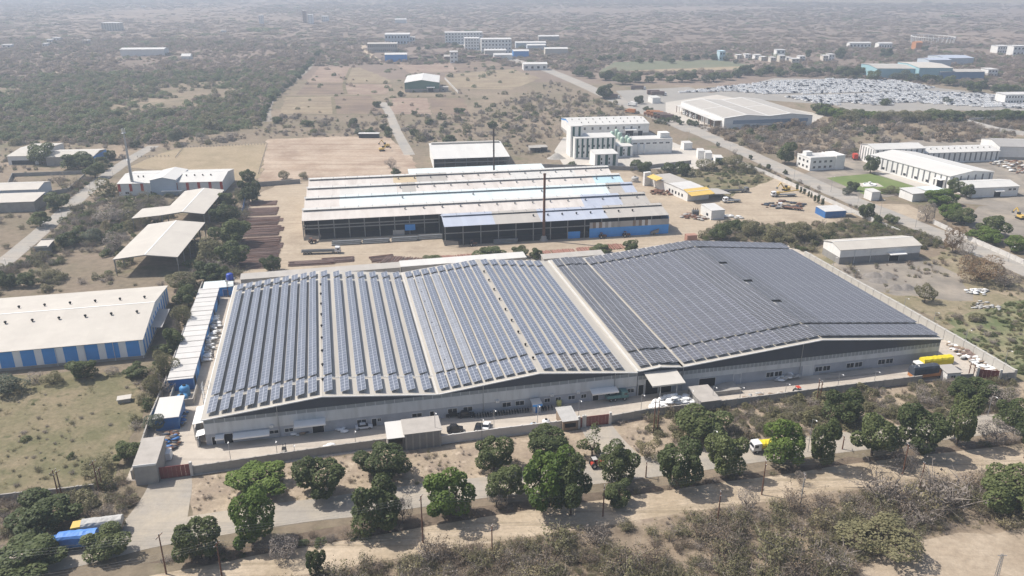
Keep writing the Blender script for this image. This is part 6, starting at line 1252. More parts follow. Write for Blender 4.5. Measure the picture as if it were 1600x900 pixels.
scatter('waste_ground_scrub', [(1270, 398), (1440, 414), (1490, 380), (1640, 440), (1640, 600), (1600, 592), (1460, 502)], .1, [(K_grey, 2.5), (K_brown, 2), (K_tuft, 3), (K_olive, 1.6), (K_odense, .6)], (.95, .45), 'low dry weeds on the waste ground beside the solar hall', 13, clump=.36, cscale=.03)
scatter('reeds', [(1470, 520), (1520, 488), (1640, 464), (1660, 598), (1590, 584)], .5, [(K_odense, 2), (K_green, 3), (K_tuft, .8)], (.8, .3, .8), 'green reeds in the hollow beside the boundary wall', 14, clump=.25, cscale=.04)
scatter('garden_bushes', [(1052, 268), (1180, 258), (1235, 284), (1180, 303), (1095, 300), (985, 268), (990, 250)], .08, [(K_green, 2), (K_odense, 3), (K_grey, 1), (K_yel, 1)], (1.3, .35), 'low garden bushes between plant and works yard', 15, clump=.2, cscale=.04)
scatter('main_road_weeds', [(1200, 262), (1360, 322), (1480, 376), (1640, 448), (1640, 462), (1440, 384), (1330, 330), (1180, 266)], .12, [(K_grey, 2), (K_brown, 2), (K_olive, 2), (K_odense, 1)], (1.1, .4), 'dusty weeds along the main road verge', 16, clump=.2, cscale=.05)
scatter('far_scrub', [(-300, 128), (-300, 60), (460, 62), (900, 60), (1000, 70), (1900, 70), (1900, 175), (1640, 150), (1460, 132), (1210, 118), (930, 118), (840, 105), (600, 100), (480, 104), (440, 112), (250, 110), (60, 116)], .026, [(K_mauve, 6), (K_bdense, 2), (K_dark, .35), (K_odense, 1), (K_wood, 1)], (2.8, .4, .7), 'hazy grey scrub across the middle distance', 17, clump=.12, cscale=.006, cap=55000)
scatter('farthest_scrub', None, .006, [(K_mauve, 7), (K_bdense, 2), (K_dark, .25), (K_odense, .5), (K_wood, .8)], (4.8, .45, .28), 'hazy tree lines on the far plain', 18, world=[(-1500, 1350), (1500, 1350), (3600, 4600), (-3600, 4600)], clump=.3, cscale=.0016, cap=60000)

scatter('straw_grass', [(380, 925), (470, 896), (720, 850), (900, 824), (1100, 793), (1250, 772), (1420, 754), (1640, 726), (1680, 838), (1500, 836), (1400, 854), (1320, 910)], .5, [(K_tuft, 5), (K_grey, 1)], (.6, .35), 'straw-coloured grass tufts among the thorn scrub', 22, clump=.25, cscale=.06)
scatter('field_bushes', [(440, 178), (470, 140), (500, 102), (612, 97), (770, 90), (850, 122), (735, 180)], .0016, [(K_wood, 2), (K_dark, 1), (K_mauve, 2), (K_odense, 1.5)], (2.2, .4), 'scattered bushes along the field edges', 23, clump=.2, cscale=.02, holes=False)
scatter('canal_hedge', [(499, 80), (479, 104), (461, 120), (437, 139), (419, 154), (410, 172), (411, 190), (415, 190), (415, 172), (423, 155), (441, 140), (464, 121), (482, 105), (503, 80)], .16, [(K_dark, 4), (K_wood, .6)], (2.3, .2, 1.1), 'dark hedge along the canal beside the wood', 24, holes=False)
# ================================================================== walls, gates, fences
def wall_run(name, label, pts, h, m, panel=3.0, cap=True, th=.22, cat='wall', pier=.5, capm=None):
    P = [G(*p) for p in pts]; T = thing(name, label, cat, P[0]); O = P[0]; pm = {}
    for a, b in zip(P, P[1:]):
        d = b - a; n = max(1, round(d.length / panel)); l = d.length / n; rz = math.atan2(d.y, d.x); k = round(l, 2)
        if k not in pm:
            q = MB(); q.box(pier / 2, -th / 2, -.1, l - pier / 2 + .02, th / 2, h, m)
            if cap: q.box(pier / 2, -th / 2 - .06, h + .002, l - pier / 2 + .02, th / 2 + .06, h + .08, capm or m)
            w_ = MB(); w_.box(-pier / 2, -th / 2 - .1, -.1, pier / 2, th / 2 + .1, h + .18, m); pm[k] = (q.mesh('wall_panel'), w_.mesh('pier'))
        for i in range(n):
            p = a + d * (i / n) - O; mesh_obj('wall_panel', pm[k][0], T, p, rz); mesh_obj('pier', pm[k][1], T, p, rz)
    return T
M_wallw = mat('whitewashed_wall', (.58, .56, .53), .9, .1, .6, 0, .1, None, (.36, .34, .32), .6, .3)
wall_run('boundary_wall', 'grey pillared boundary wall by the gate drive and block store', [(303, 741.5), (400, 727), (520, 709), (606, 697.5)], 2.3, M_concw)
wall_run('boundary_wall', 'whitewashed boundary wall between block store and main maroon gate', [(690, 694), (780, 682), (850, 673.5), (904, 667)], 2.4, M_wallw)
wall_run('boundary_wall', 'boundary wall whitewashed near the maroon gate, running past the white sacks', [(954, 661.5), (1010, 651), (1100, 641), (1200, 628.5), (1320, 612.5), (1440, 598)], 2.3, M_concw)
wall_run('boundary_wall', 'tall pale concrete wall along the far side of the dense solar hall', [(1583, 594), (1520, 556), (1460, 521), (1400, 486), (1330, 447), (1256, 404)], 3.2, mat('pale_wall', (.47, .45, .41), .9, .08, .5, 0, .1, None, (.36, .34, .31), .5, .3), 4, th=.8)
wall_run('boundary_wall', 'dark wall stub at the corner by the small maroon gate', [(1562, 597), (1584, 595)], 2.8, M_concw)
wall_run('side_wall', 'grey side wall along the blue shed row', [(208, 748), (236, 662), (262, 600), (290, 520), (318, 448)], 2.2, M_concw, 4)
wall_run('meadow_wall', 'low crumbling wall below the rough meadow', [(0, 782), (50, 776), (96, 772), (150, 765)], 1.5, M_concw)
wall_run('roadside_wall', 'white wall along the near side of the main road', [(1145, 252), (1195, 272), (1260, 301), (1330, 332), (1406, 366)], 1.9, M_wallw, 5)
wall_run('roadside_wall', 'white wall along the far side of the main road', [(1458, 350), (1500, 370), (1560, 396), (1640, 432)], 2.0, M_wallw, 5)
wall_run('compound_wall', 'white wall at the end of the plain near the green belt', [(1508, 192), (1560, 206), (1600, 212)], 3, M_wallw, 8); wall_run('compound_wall', 'long pale wall below the green belt', [(1508, 191), (1600, 186), (1680, 183)], 3, M_wallw, 8)
wall_run('works_wall', 'dark brick wall behind the graded plot', [(398, 292), (470, 286.5)], 2.4, M_block, 5); wall_run('works_wall', 'grey wall between the works yard and the plant', [(845, 262), (990, 266), (1080, 256)], 2.2, M_block, 6); wall_run('plot_wall', 'low wall beside the green hall', [(695, 124), (716, 146)], 2.2, M_wallw, 6); wall_run('yard_wall', 'concrete wall around the sandy lot by the side road', [(8, 302), (20, 276), (130, 272)], 2, M_block, 6); wall_run('yard_wall', 'concrete wall along the side road below the sandy lot', [(76, 306), (108, 300), (134, 277)], 2.2, M_block, 6)
# blue sheet fence beside the trees
T = thing('sheet_fence', 'dark blue sheet fence among trees beside the bar stacks', 'fence', G(379, 338)); p1 = G(386, 308) - G(379, 338)
for i in range(8): q = MB(); a = p1 * (i / 8); b = p1 * ((i + .94) / 8); q.bar((a.x, a.y, 1.5), (b.x, b.y, 1.5), .08, 3.0, M_blued); q.build('fence_sheet', T)
# paddock fences: posts
def fence(label, pts, n, h=1.3, rails=1):
    P = [G(*p) for p in pts]; T = thing('post_fence', label, 'fence', P[0]); O = P[0]; d = P[1] - P[0]; q = MB(); q.box(-.12, -.12, 0, .12, .12, h, M_concw); me = q.mesh('post')
    for i in range(n + 1): mesh_obj('post', me, T, d * (i / n))
    q = MB()
    for z in (.5, .95): q.bar((0, 0, z), (d.x, d.y, z), .035, .035, M_metal)
    q.build('wire', T)
fence('post fence along the far side of the dry paddock', [(288, 231), (418, 226)], 26); fence('post fence at the near corner of the dry paddock', [(275, 247), (286, 232)], 8); fence('post fence between paddock and graded plot', [(404, 272), (417, 228)], 16); fence('post fence in front of the red-pilastered hall', [(172, 312), (232, 309)], 10); fence('white pipe fence along the side road verge', [(104, 360), (138, 328)], 8); fence('post fence beside the dry paddock track', [(215, 246), (264, 245)], 8)
def gate(label, a, b, h, m, cat='gate'):
    A, B = G(*a), G(*b); d = B - A; rz = math.atan2(d.y, d.x); L = d.length; T = thing('sliding_gate', label, cat, A, rz)
    n = max(4, int(L / .9))
    for i in range(n): q = MB(); q.box(i * L / n + .02, -.04, .2, (i + 1) * L / n - .02, .04, h - .12, m); q.build('gate_panel', T)
    q = MB(); q.box(0, -.07, .08, L, .07, .2, m); q.box(0, -.07, h - .12, L, .07, h, m); q.box(0, -.075, h * .5, L, -.045, h * .5 + .12, m); q.build('gate_frame', T)
    for x in (-.35, L + .35): q = MB(); q.box(x - .3, -.3, 0, x + .3, .3, h + .5, M_wallw); q.build('gate_pier', T)
gate('maroon sliding gate beside the grey gate house', (250, 749), (298, 743), 3.2, M_maroon); gate('maroon main gate in the middle of the front wall', (913, 667), (951, 662.5), 3.0, M_maroon); gate('small maroon wicket gate beside the main maroon gate', (906, 668.5), (911.5, 667.5), 3.0, M_maroon); gate('maroon gate at far corner of the factory yard', (1527, 594), (1558, 597), 3.6, M_maroon)
# ================================================================== small yard buildings
def hut(name, label, fl, fr, e, W, wm, rm, cat='hut', ang=12.9, over=.25, rise=.2, open_=False, L=None):
    F = Frame(fl[0], fl[1], e, ang); L = L or F.st(fr[0], fr[1], e)[0]; T = thing(name, label, cat, F.o, F.a); walls(T, L, W, e, 0, 'm', wm, which='lbr' if open_ else 'flbr'); gable_roof(T, L, W, e, rise, 'm', rm, over); return T, L, F
T, L, F = hut('block_store', 'grey block store with cement roof built on the boundary wall', (632, 679), (689, 671.5), 4.6, 6.5, M_block, mat('cement_roof', (.40, .37, .335)), 'store')
for i in range(6): q = MB(); x = .3 + i * (L - .6) / 5; q.box(x - .18, -.12, 0, x + .18, -.003, 4.55, M_concw); q.build('pier', T)
T, L, F = hut('store_canopy', 'bright white sheet roof at the end of the block store', (606, 686), (631, 681), 3.8, 6.5, M_block, M_rw, 'canopy', rise=.7, open_=True)
T, L, F = hut('store_room', 'low store with flat cement roof beside the white sacks', (1095, 628.5), (1126, 625), 3.4, 8, M_block, mat('cement_roof', (.40, .37, .335)), 'store')
T, L, F = hut('stall', 'stall under a grey-white tarpaulin beside the maroon main gate', (880, 659), (903, 656.5), 2.9, 6.5, M_wood, M_tarpg, 'stall', rise=.3); q = MB(); q.box(.5, -.05, 1.0, L - .5, -.004, 2.2, M_black); q.build('counter_opening', T)
T, L, F = hut('booth', 'small cabin with blue fascia against the hall wall by the motorcycles', (833.5, 632), (845, 630.5), 2.7, 2.2, M_low, M_rw, 'cabin', over=.35); q = MB(); q.box(-.3, -.5, 2.2, L + .3, -.4, 2.72, M_blue); q.build('fascia', T); door(T, .5, 1.3, 2, 0, M_blued)
T, L, F = hut('pillbox_hut', 'small roofless white hut beside the parked lorries', (1481, 583.5), (1491, 588), 3.0, 4.5, M_white, M_greys, 'hut', ang=8, L=4.2); window(T, 1.2, 1.2, 2.6, 2.2)
q = MB(); q.box(4.4, .2, 0, 8.5, .45, 2.2, M_concw); q.build('yard_wall', T)
F = Frame(1116, 614, .9, 12.9); T = thing('loading_ramp', 'concrete loading ramp in the yard by the dense hall', 'ramp', F.o, F.a); Lr = F.st(1158, 609, .9)[0]
q = MB(); q.prism([(0, 0), (Lr, 0), (Lr, 1.1), (Lr * .7, 1.1)], 'y', 0, 5, M_concw); q.build('ramp_slope', T); q = MB(); q.box(0, -.25, 0, Lr, -.002, 1.3, M_concw); q.build('kerb_wall', T)
F = Frame(1290, 593.5, 0, 12.9); T = thing('channel', 'long low concrete kerb trough in the yard by the dense hall', 'kerb', F.o, F.a); Lr = F.st(1377, 586, 0)[0]
for y in (0, 3.2): q = MB(); q.box(0, y, 0, Lr, y + .3, .4, M_concw); q.build('kerb', T)
# ================================================================== piles
def heap(name, label, pts, n, size, mats, hgt, seed, cat=None, flat=.6, kind='stuff'):
    """heap of lumps over a pixel region, higher in the middle"""
    r = random.Random(seed); P = [G(*p) for p in pts]; xs = [p.x for p in P]; ys = [p.y for p in P]; poly = [(p.x, p.y) for p in P]; c = sum(P, Vector()) / len(P); q = MB(); k = 0
    R_ = max((p - c).length for p in P); tries = 0
    while k < n and tries < n * 30:
        tries += 1; x, y = r.uniform(min(xs), max(xs)), r.uniform(min(ys), max(ys))
        if not in_poly(np.array([x]), np.array([y]), poly)[0]: continue
        f = max(0, 1 - ((Vector((x, y, 0)) - c).length / R_) ** 1.5); z = hgt * f * r.uniform(.2, 1); s = size * r.uniform(.6, 1.3); k += 1; a0 = r.uniform(0, 6.28); V = []; n1 = 7
        for j, (rr, zz) in enumerate(((.55, -.5), (1, -.15), (.9, .3), (.4, .55))):
            for i in range(n1): a = a0 + i * 6.28 / n1; g = rr * r.uniform(.75, 1.2); V.append((x + math.cos(a) * s * g * 1.25 - c.x, y + math.sin(a) * s * g * .8 - c.y, max(z + (zz + .5) * s * flat, 0)))
        Fc = [(j * n1 + i, j * n1 + (i + 1) % n1, (j + 1) * n1 + (i + 1) % n1, (j + 1) * n1 + i) for j in range(3) for i in range(n1)] + [tuple(range(3 * n1, 4 * n1))]
        q.raw(V, Fc, r.choice(mats), True)
    o = q.build(name, None, (c.x, c.y, .03)); tag(o, label, cat if kind != 'stuff' else None, None, kind); return o
heap('sack_heap', 'tall heap of bright white sacks against the boundary wall', [(1014, 645), (1020, 634), (1060, 628), (1088, 628), (1092, 636), (1040, 644)], 190, .75, [M_sack], 3.2, 1)
heap('sack_heap', 'long heap of white plastic bales beside the long blue shed', [(314, 566), (320, 530), (330, 492), (341, 488), (344, 510), (334, 545), (326, 566)], 120, .8, [M_sack, M_sack, M_tarpg], 1.8, 2)
heap('scrap_heap', 'strewn white sacks and timber scrap along the pale boundary wall', [(1476, 538), (1490, 534), (1560, 578), (1552, 588), (1510, 566)], 150, .7, [M_sack, M_sack, M_wood, M_tarpg], .6, 3)
heap('scrap_heap', 'brown timber scrap by the pale boundary wall', [(1484, 544), (1498, 542), (1532, 562), (1520, 566)], 40, .8, [M_wood, M_rustl], 1.0, 4)
heap('sack_heap', 'white bundles stacked by the hall wall near a doorway', [(622, 664), (640, 656), (670, 652), (672, 657), (640, 664)], 40, .6, [M_sack, M_sack, M_wood], .8, 5)
heap('sack_heap', 'pale bales against the wall of the dense hall', [(1213, 598), (1216, 590), (1250, 584), (1252, 591)], 44, .7, [M_sack, M_tarpg], 1.2, 6)
heap('scrap_heap', 'dark scrap and bins beside the gate house', [(254, 700), (262, 676), (278, 676), (280, 694), (268, 708)], 46, .7, [M_tarpd, M_rust, M_blued, M_wood], 1.3, 7)
heap('scrap_heap', 'bales and bins stacked beside the small blue shed', [(279, 668), (283, 645), (291, 645), (288, 668)], 26, .6, [M_tarpd, M_blued, M_tarpg], 1.2, 8)
heap('scrap_heap', 'yellowish brushwood and crates along the boundary wall', [(1130, 632), (1150, 622), (1200, 618), (1240, 614), (1240, 620), (1180, 630)], 70, .6, [M_wood, M_tarpg, M_rb], .9, 9)
heap('sack_heap', 'pallets and white sacks near the first hall canopy', [(436, 680), (440, 674), (492, 668), (494, 674), (470, 682)], 26, .6, [M_sack, M_wood, M_tarpd], .6, 10)
heap('scrap_heap', 'rusty scrap heap beside the yellow-roofed office', [(1013, 304), (1020, 297), (1052, 300), (1050, 306)], 60, .9, [M_rust], 1.2, 11)

def mound(label, px, py, r_, h, m):
    n = 22; V = [(0, 0, h)]; Fc = []; c = G(px, py)
    for k in range(1, 8):
        for i in range(n): a = 6.2832 * i / n; f = k / 7; w_ = 1 + .22 * noise.noise(Vector((math.cos(a) * 1.3 + px, math.sin(a) * 1.3, k * .1))); V.append((math.cos(a) * r_ * f * w_, math.sin(a) * r_ * f * w_ * .8, h * (math.cos(f * 3.1416) * .5 + .5) * (1 + .15 * noise.noise(Vector((a * 2, k, px)))) - (.05 if k == 7 else 0)))
    Fc += [(0, 1 + i, 1 + (i + 1) % n) for i in range(n)] + [(1 + (k - 1) * n + i, 1 + k * n + i, 1 + k * n + (i + 1) % n, 1 + (k - 1) * n + (i + 1) % n) for k in range(1, 7) for i in range(n)]
    q = MB(); q.raw(V, Fc, m, True); o = q.build('gravel_mound', None, c); tag(o, label, 'gravel mound')
M_grit = mat('dark_gravel', (.21, .19, .17), .95, .2, .8)
mound('pale grey gravel mound beside the process block', 870, 247, 7, 3.2, mat('grey_gravel', (.33, .31, .28), .95, .2, .8))
for lb, x, y, r_, h in (('dark gravel mound left of its twin near the lone shed', 1366, 431, 4.5, 1.6), ('dark gravel mound right of its twin near the lone shed', 1384, 431, 4.8, 1.7), ('dark grit mound, left of the lower pair', 1398, 450, 4.2, 1.5), ('dark grit mound, right of the lower pair', 1416, 450, 4.2, 1.6), ('low dark gravel mound just above the lower pair', 1372, 439, 4, 1.0)): mound(lb, x, y, r_, h, M_grit)
heap('rubble', 'pale rubble strewn beside the rust-brown tree', [(1506, 458), (1512, 452), (1545, 454), (1540, 462)], 40, .7, [M_tarpg, M_sack], .5, 15); heap('rubble', 'pale stones scattered in the waste ground', [(1520, 482), (1530, 470), (1566, 478), (1560, 486)], 30, .6, [M_tarpg], .3, 16); heap('spoil_heap', 'dark spoil around the yard transformer', [(1058, 340), (1075, 334), (1110, 342), (1100, 346)], 50, .9, [M_rust, M_greys], .8, 17); heap('spoil_heap', 'black scrap in the yard beside the flatbed lorries', [(1190, 320), (1220, 314), (1262, 320), (1250, 328), (1200, 326)], 60, .9, [M_rust, M_tarpd], .7, 18); heap('spoil_heap', 'rubble and machines scattered beyond the long ribbed hall', [(1545, 256), (1556, 250), (1620, 256), (1640, 276), (1590, 272)], 130, 1.2, [M_greys, M_wood, M_concw, M_rust, M_white], 1.0, 19); heap('spoil_heap', 'white blocks strewn beside the weigh hut', [(1124, 340), (1130, 336), (1160, 339), (1158, 343)], 26, .8, [M_white, M_tarpg], .5, 20)
heap('white_bundle', 'white plastic bundle near the boundary wall', [(506, 705), (510, 699), (521, 699), (521, 705)], 9, .8, [M_sack], .8, 21); heap('white_bundle', 'white tarped load in front of the hall door', [(527, 676), (530, 671), (539, 671), (539, 676)], 8, .7, [M_sack], .7, 22)
def bars(label, px, py, L, W, n, m, ang=10, hgt=.7, seed=0, rad=.1, name='bar_pile', layers=3):
    r = random.Random(seed); q = MB(); o = G(px, py)
    for i in range(n):
        lay = r.random() ** 1.5; y = r.uniform(-.5, .5) * W * (1 - lay * .35); z = .08 + lay * hgt; l = L * r.uniform(.8, 1.0); x = r.uniform(-.5, .5) * (L - l) * 1.3; a = r.gauss(0, .02); s = rad * r.uniform(.7, 1.3)
        q.bar((x - l / 2, y - a * l / 2, z), (x + l / 2, y + a * l / 2, z), s * 2, s * 2, m if r.random() < .75 else M_rust)
    t = q.build(name, None, o, R(ang)); tag(t, label, None, None, 'stuff'); return t
for i, (x, y, L, W, h) in enumerate(((411, 318, 12, 5, .4), (409, 331, 14, 8, .6), (409, 346, 14.5, 8, .9), (408, 362, 15, 9, .9), (407, 380, 15, 9, 1.0), (405, 397, 15, 8, .9), (404, 412, 14, 7, .7))):
    bars(f'brown steel bar stack beside the yard trees, {ORD[i]} from the far end', x, y, L + 1.5, W * 1.9, 230, M_rustl, 10, h * .6, i, .075)
for i, (x, y, L, W, a) in enumerate(((440, 358, 2.2, 7, 95), (438, 384, 2.4, 8, 95), (439, 344, 2, 6, 95))): bars(f'short rusty bar bundle beside the big stacks, {["middle", "nearest", "farthest"][i]}', x, y, L, W, 40, M_rustl, 10, .3, 20 + i)
bars('low heap of brown bars behind the lean-to roof', 487, 412, 18, 6, 90, M_rustl, 10, .7, 31); bars('grey-brown heap of bars beside the brown one', 528, 407, 13, 7, 80, M_rustl, 12, .6, 32)
bars('fanned heap of rusty bars lying across the yard', 628, 408, 9, 20, 110, M_rustl, 78, .5, 33); bars('low heap of bars beside the fanned heap', 597, 404, 10, 8, 50, M_rustl, 20, .5, 34)
for i, (x, y, L) in enumerate(((700, 404, 16), (730, 402, 16), (858, 396, 14), (885, 394, 14), (915, 391, 14), (960, 386, 15))): bars(f'row of reddish bars behind the rear lean-to roofs, {ORD[i]} from the fanned heap', x, y, 7, L * .6, 60, mat('reddish_bars', (.30, .16, .125), .85, .15), 100, .3, 40 + i)
def pipes(label, px, py, L, n, r_, ang=10):
    T = thing('pipe_stack', label, 'pipe stack', G(px, py), R(ang)); rows = 3; q = MB(); q.tube([(-L / 2, 0, 0), (L / 2, 0, 0)], r_, 10, M_steel); me = q.mesh('pipe'); k = 0
    for lay in range(rows):
        for i in range(n - lay): mesh_obj('pipe', me, T, ((k * 7 % 5) * .2 - .4, (i - (n - lay - 1) / 2) * r_ * 2.05, r_ + lay * r_ * 1.75 + .12)); k += 1
    for x in (-L * .3, L * .3): q = MB(); q.box(x - .15, -n * r_ * 1.1, 0, x + .15, n * r_ * 1.1, .11, M_wood); q.build('bearer', T)
for i, (x, y, L) in enumerate(((542, 382, 12), (588, 379.5, 11), (633, 376.5, 11), (674, 373, 11), (790, 380, 10))): pipes(f'stack of grey steel pipes in front of the works, {ORD[i]} from the flatbed lorry', x, y, L, 4, .34)
# ================================================================== vehicles
def wheel(P, x, y, r, w_=.28):
    q = MB(); q.tube([(x, y - w_ / 2, r), (x, y + w_ / 2, r)], r, 12, M_tyre); o = q.build('wheel', P); h = MB(); h.tube([(x, y - w_ / 2 - .02, r), (x, y + w_ / 2 + .02, r)], r * .5, 8, M_metal); h.build('hub', o)
def lorry(label, px, py, ang, body, length=9.0, cabm=None, bodym=None, tarpm=None, flip=False, cat='lorry', name='lorry', bh=2.6, group=None):
    cabm = cabm or M_car_w; T = thing(name, label, cat, G(px, py, .04), R(ang + (180 if flip else 0)), group); L = length; w_ = 1.2; cl = 2.1; xf = L / 2
    q = MB(); q.prism([(xf - cl, .9), (xf, .9), (xf, 1.7), (xf - .25, 2.75), (xf - cl, 2.85)], 'y', -w_, w_, cabm); q.build('cab', T)
    q = MB(); q.raw([(xf + .01, -w_ + .15, 1.72), (xf + .01, w_ - .15, 1.72), (xf - .22, w_ - .15, 2.6), (xf - .22, -w_ + .15, 2.6)], [(0, 1, 2, 3)], M_glassd); q.build('windscreen', T)
    for s in (-1, 1): q = MB(); q.box(xf - 1.3, s * w_ - .015, 1.7, xf - .35, s * w_ + .015, 2.4, M_glassd); q.build('side_window', T); h = MB(); h.box(xf, s * .9 - .18, 1.0, xf + .05, s * .9 + .18, 1.25, M_white); h.build('headlight', T)
    q = MB(); q.box(xf - .05, -w_, .5, xf + .12, w_, .88, M_steel); q.build('bumper', T)
    q = MB(); q.box(-L / 2, -.5, .75, xf - cl, .5, 1.0, M_steel); q.build('chassis', T)
    for x in ([xf - 1.1, -L / 2 + 1.2, -L / 2 + 2.4] if L < 11 else [xf - 1.1, xf - 3, -L / 2 + 1.2, -L / 2 + 2.4, -L / 2 + 3.6]):
        for s in (-1, 1): wheel(T, x, s * (w_ - .16), .5)
    x0, x1 = -L / 2, xf - cl - .15
    bm = bodym or M_wood
    q = MB(); q.box(x0, -w_ - .05, 1.0, x1, w_ + .05, 1.22, bm); 
    if body in ('tarp', 'open'):
        for s in (-1, 1): q.box(x0, s * (w_ + .02) - .05, 1.22, x1, s * (w_ + .02) + .05, 1.22 + bh * .45, bm)
        q.box(x0, -w_, 1.22, x0 + .1, w_, 1.22 + bh * .45, bm); q.box(x1 - .1, -w_, 1.22, x1, w_, 1.22 + bh * .6, bm)
    q.build('load_bed', T)
    if body == 'tarp':
        r = random.Random(int(px)); n = 12; V = []; sec = [(-1.32, 1.22 + bh * .25), (-1.3, 1.22 + bh * .8), (-1.0, 1.22 + bh), (0, 1.3 + bh * 1.06), (1.0, 1.22 + bh), (1.3, 1.22 + bh * .8), (1.32, 1.22 + bh * .25)]
        for i in range(n + 1):
            x = x0 - .05 + (x1 - x0 + .1) * i / n
            for y, z in sec: V.append((x, y + r.uniform(-.04, .04), z + r.uniform(-.09, .09)))
        m_ = len(sec); Fc = [(i * m_ + j, (i + 1) * m_ + j, (i + 1) * m_ + j + 1, i * m_ + j + 1) for i in range(n) for j in range(m_ - 1)] + [tuple(range(m_)), tuple(range((n + 1) * m_ - 1, n * m_ - 1, -1))]
        q = MB(); q.raw(V, Fc, tarpm, False); q.build('tarpaulin', T)
    if body == 'box': q = MB(); q.box(x0, -w_ - .03, 1.23, x1, w_ + .03, 1.23 + bh, tarpm); q.build('container', T); 
    if body == 'load':
        r = random.Random(3); q = MB()
        for i in range(16): y = r.uniform(-1, 1); z = 1.3 + r.uniform(0, .5); q.bar((x0, y, z), (x1 - .3, y, z), .16, .16, M_steel)
        q.build('load', T)
    if body == 'crane': q = MB(); q.bar((x1 - 1, 0, 2), (x0 - 1.5, 0, 3.4), .4, .5, M_yel); q.box(x1 - 1.8, -.7, 1.25, x1 - .4, .7, 2.6, M_yel); q.build('crane_arm', T)
    return T
lorry('lorry with charcoal tarpaulin and orange sides in the factory yard', 1446, 590.5, 13, 'tarp', 10.5, M_org, M_org, M_tarpd, bh=3.0)
lorry('lorry under a bright yellow tarpaulin parked against the dense hall', 1455, 576.5, 12, 'tarp', 12, M_car_w, M_wood, M_tarpy, True, bh=2.6)
lorry('lorry with torn blue tarpaulin parked on the front road', 116, 856, 10, 'tarp', 9.5, M_blued, M_blued, M_tarpb, True, bh=2.4)
lorry('lorry with grey tarpaulin and yellow cab on the front road', 154, 832, 13, 'tarp', 10, M_yel, M_wood, M_tarpg, True, bh=2.0)
lorry('white-cabbed lorry with yellow top half hidden by roadside trees', 1194, 704, 10, 'tarp', 7, M_car_w, M_wood, M_tarpy, True, bh=1.4)
lorry('white flatbed lorry loaded with steel behind the lean-to roof', 502, 396, 6, 'load', 16, M_car_w, M_steel)
lorry('flatbed lorry with orange crane near the roadside wall', 1224, 307, 4, 'crane', 13, M_car_w, M_steel, None, True); lorry('white-cabbed flatbed lorry in the works yard, alone on bare ground', 1234, 327, -24, 'flat', 12, M_car_w, M_rust, None, True); lorry('white-cabbed lorry beside the black scrap in the works yard', 1143, 316, 10, 'flat', 9, M_car_w, M_steel, None, True); lorry('dark flatbed trailer lorry behind the yellow-roofed office', 1148, 301, 8, 'load', 15, M_steel, M_steel)
lorry('orange lorry leaving the lay-by on the main road', 985, 177, -35, 'box', 9, M_org, M_org, M_org, True); lorry('brown car carrier on the main road by the lorry park', 955, 154, 2, 'box', 16, M_car_w, M_rust, M_rustl, bh=3); lorry('brown car carrier inside the lorry park', 997, 140, 5, 'box', 15, M_car_w, M_rust, M_rustl, bh=3); lorry('brown car carrier beside the white warehouse office', 1029, 149.5, 5, 'box', 15, M_car_w, M_rust, M_rustl, bh=3); lorry('brown car carrier with white cab behind the warehouse office', 1022, 147.5, 5, 'box', 14, M_car_w, M_rust, M_rustl, bh=3)
for i in range(5): lorry(f'brown container lorry in the lay-by row, {ORD[i]} from the orange lorry', 1018 + i * 5.4, 180.5 + i * 1.6, -4 + 0 * i, 'box', 13, M_org if i < 3 else M_rust, M_rust, [M_org, M_org, M_rustl, M_rustl, M_rustl][i], True, bh=3, group='lorries in the lay-by')
for i in range(4): lorry(f'white-cabbed lorry at the warehouse dock, {ORD[i]} from the lorry park', 1074 + i * 5, 179.2 + i * 1.9, 28, 'box', 8, M_car_w, M_steel, M_tarpg, True, bh=2.4, group='lorries at the dock')
lorry('white lorry on the main road beside the lay-by', 988, 166, -40, 'box', 8, M_car_w, M_steel, M_white, True); lorry('red tanker lorry beside the tall white ribbed hall', 1335, 249, 80, 'box', 7, M_red, M_red, M_red)
def car(label, px, py, ang, m, L=4.4, tall=1.0, cat='car', group=None):
    T = thing('car', label, cat, G(px, py, .04), R(ang), group); w_ = .86; h = L / 2
    q = MB(); q.prism([(-h, .35), (h, .35), (h, .72 * tall), (h * .55, .88 * tall), (-h * .75, .92 * tall), (-h, .8 * tall)], 'y', -w_, w_, m); q.build('body', T)
    q = MB(); q.prism([(-h * .72, .9 * tall), (h * .5, .86 * tall), (h * .2, 1.42 * tall), (-h * .5, 1.44 * tall)], 'y', -w_ * .88, w_ * .88, M_glassd); c = q.build('cabin', T)
    q = MB(); q.prism([(-h * .5, 1.43 * tall), (h * .2, 1.41 * tall), (h * .16, 1.49 * tall), (-h * .46, 1.5 * tall)], 'y', -w_ * .86, w_ * .86, m); q.build('car_roof', T)
    for x in (-h * .62, h * .62):
        for s in (-1, 1): wheel(T, x, s * (w_ - .08), .32, .2)
    for s in (-1, 1): q = MB(); q.box(h - .01, s * .6 - .15, .55, h + .03, s * .6 + .15, .7, M_white); q.build('headlight', T)
    return T
car('white saloon car parked in front of the hall', 569, 669, 13, M_car_w); car('black car parked beside the motorcycles', 728, 651, 10, M_car_k, 4.5, 1.15); car('black car nearest the hall door, beside another black car', 709, 650, 13, M_car_k, 4.3, 1.1)
car('dark jeep with white parts by the whitewashed wall', 711, 674, 8, M_car_k, 4.2, 1.3); car('white hatchback beside the whitewashed wall', 760, 668, 80, M_car_w, 4); car('dark hatchback beside the white one at the wall', 748, 670, 80, M_car_k, 3.8)
T = lorry('teal pickup parked under the hall canopy by the white door', 963, 624, 13, 'open', 6.2, M_tealp, M_tealp, bh=1.6, name='pickup', cat='pickup')
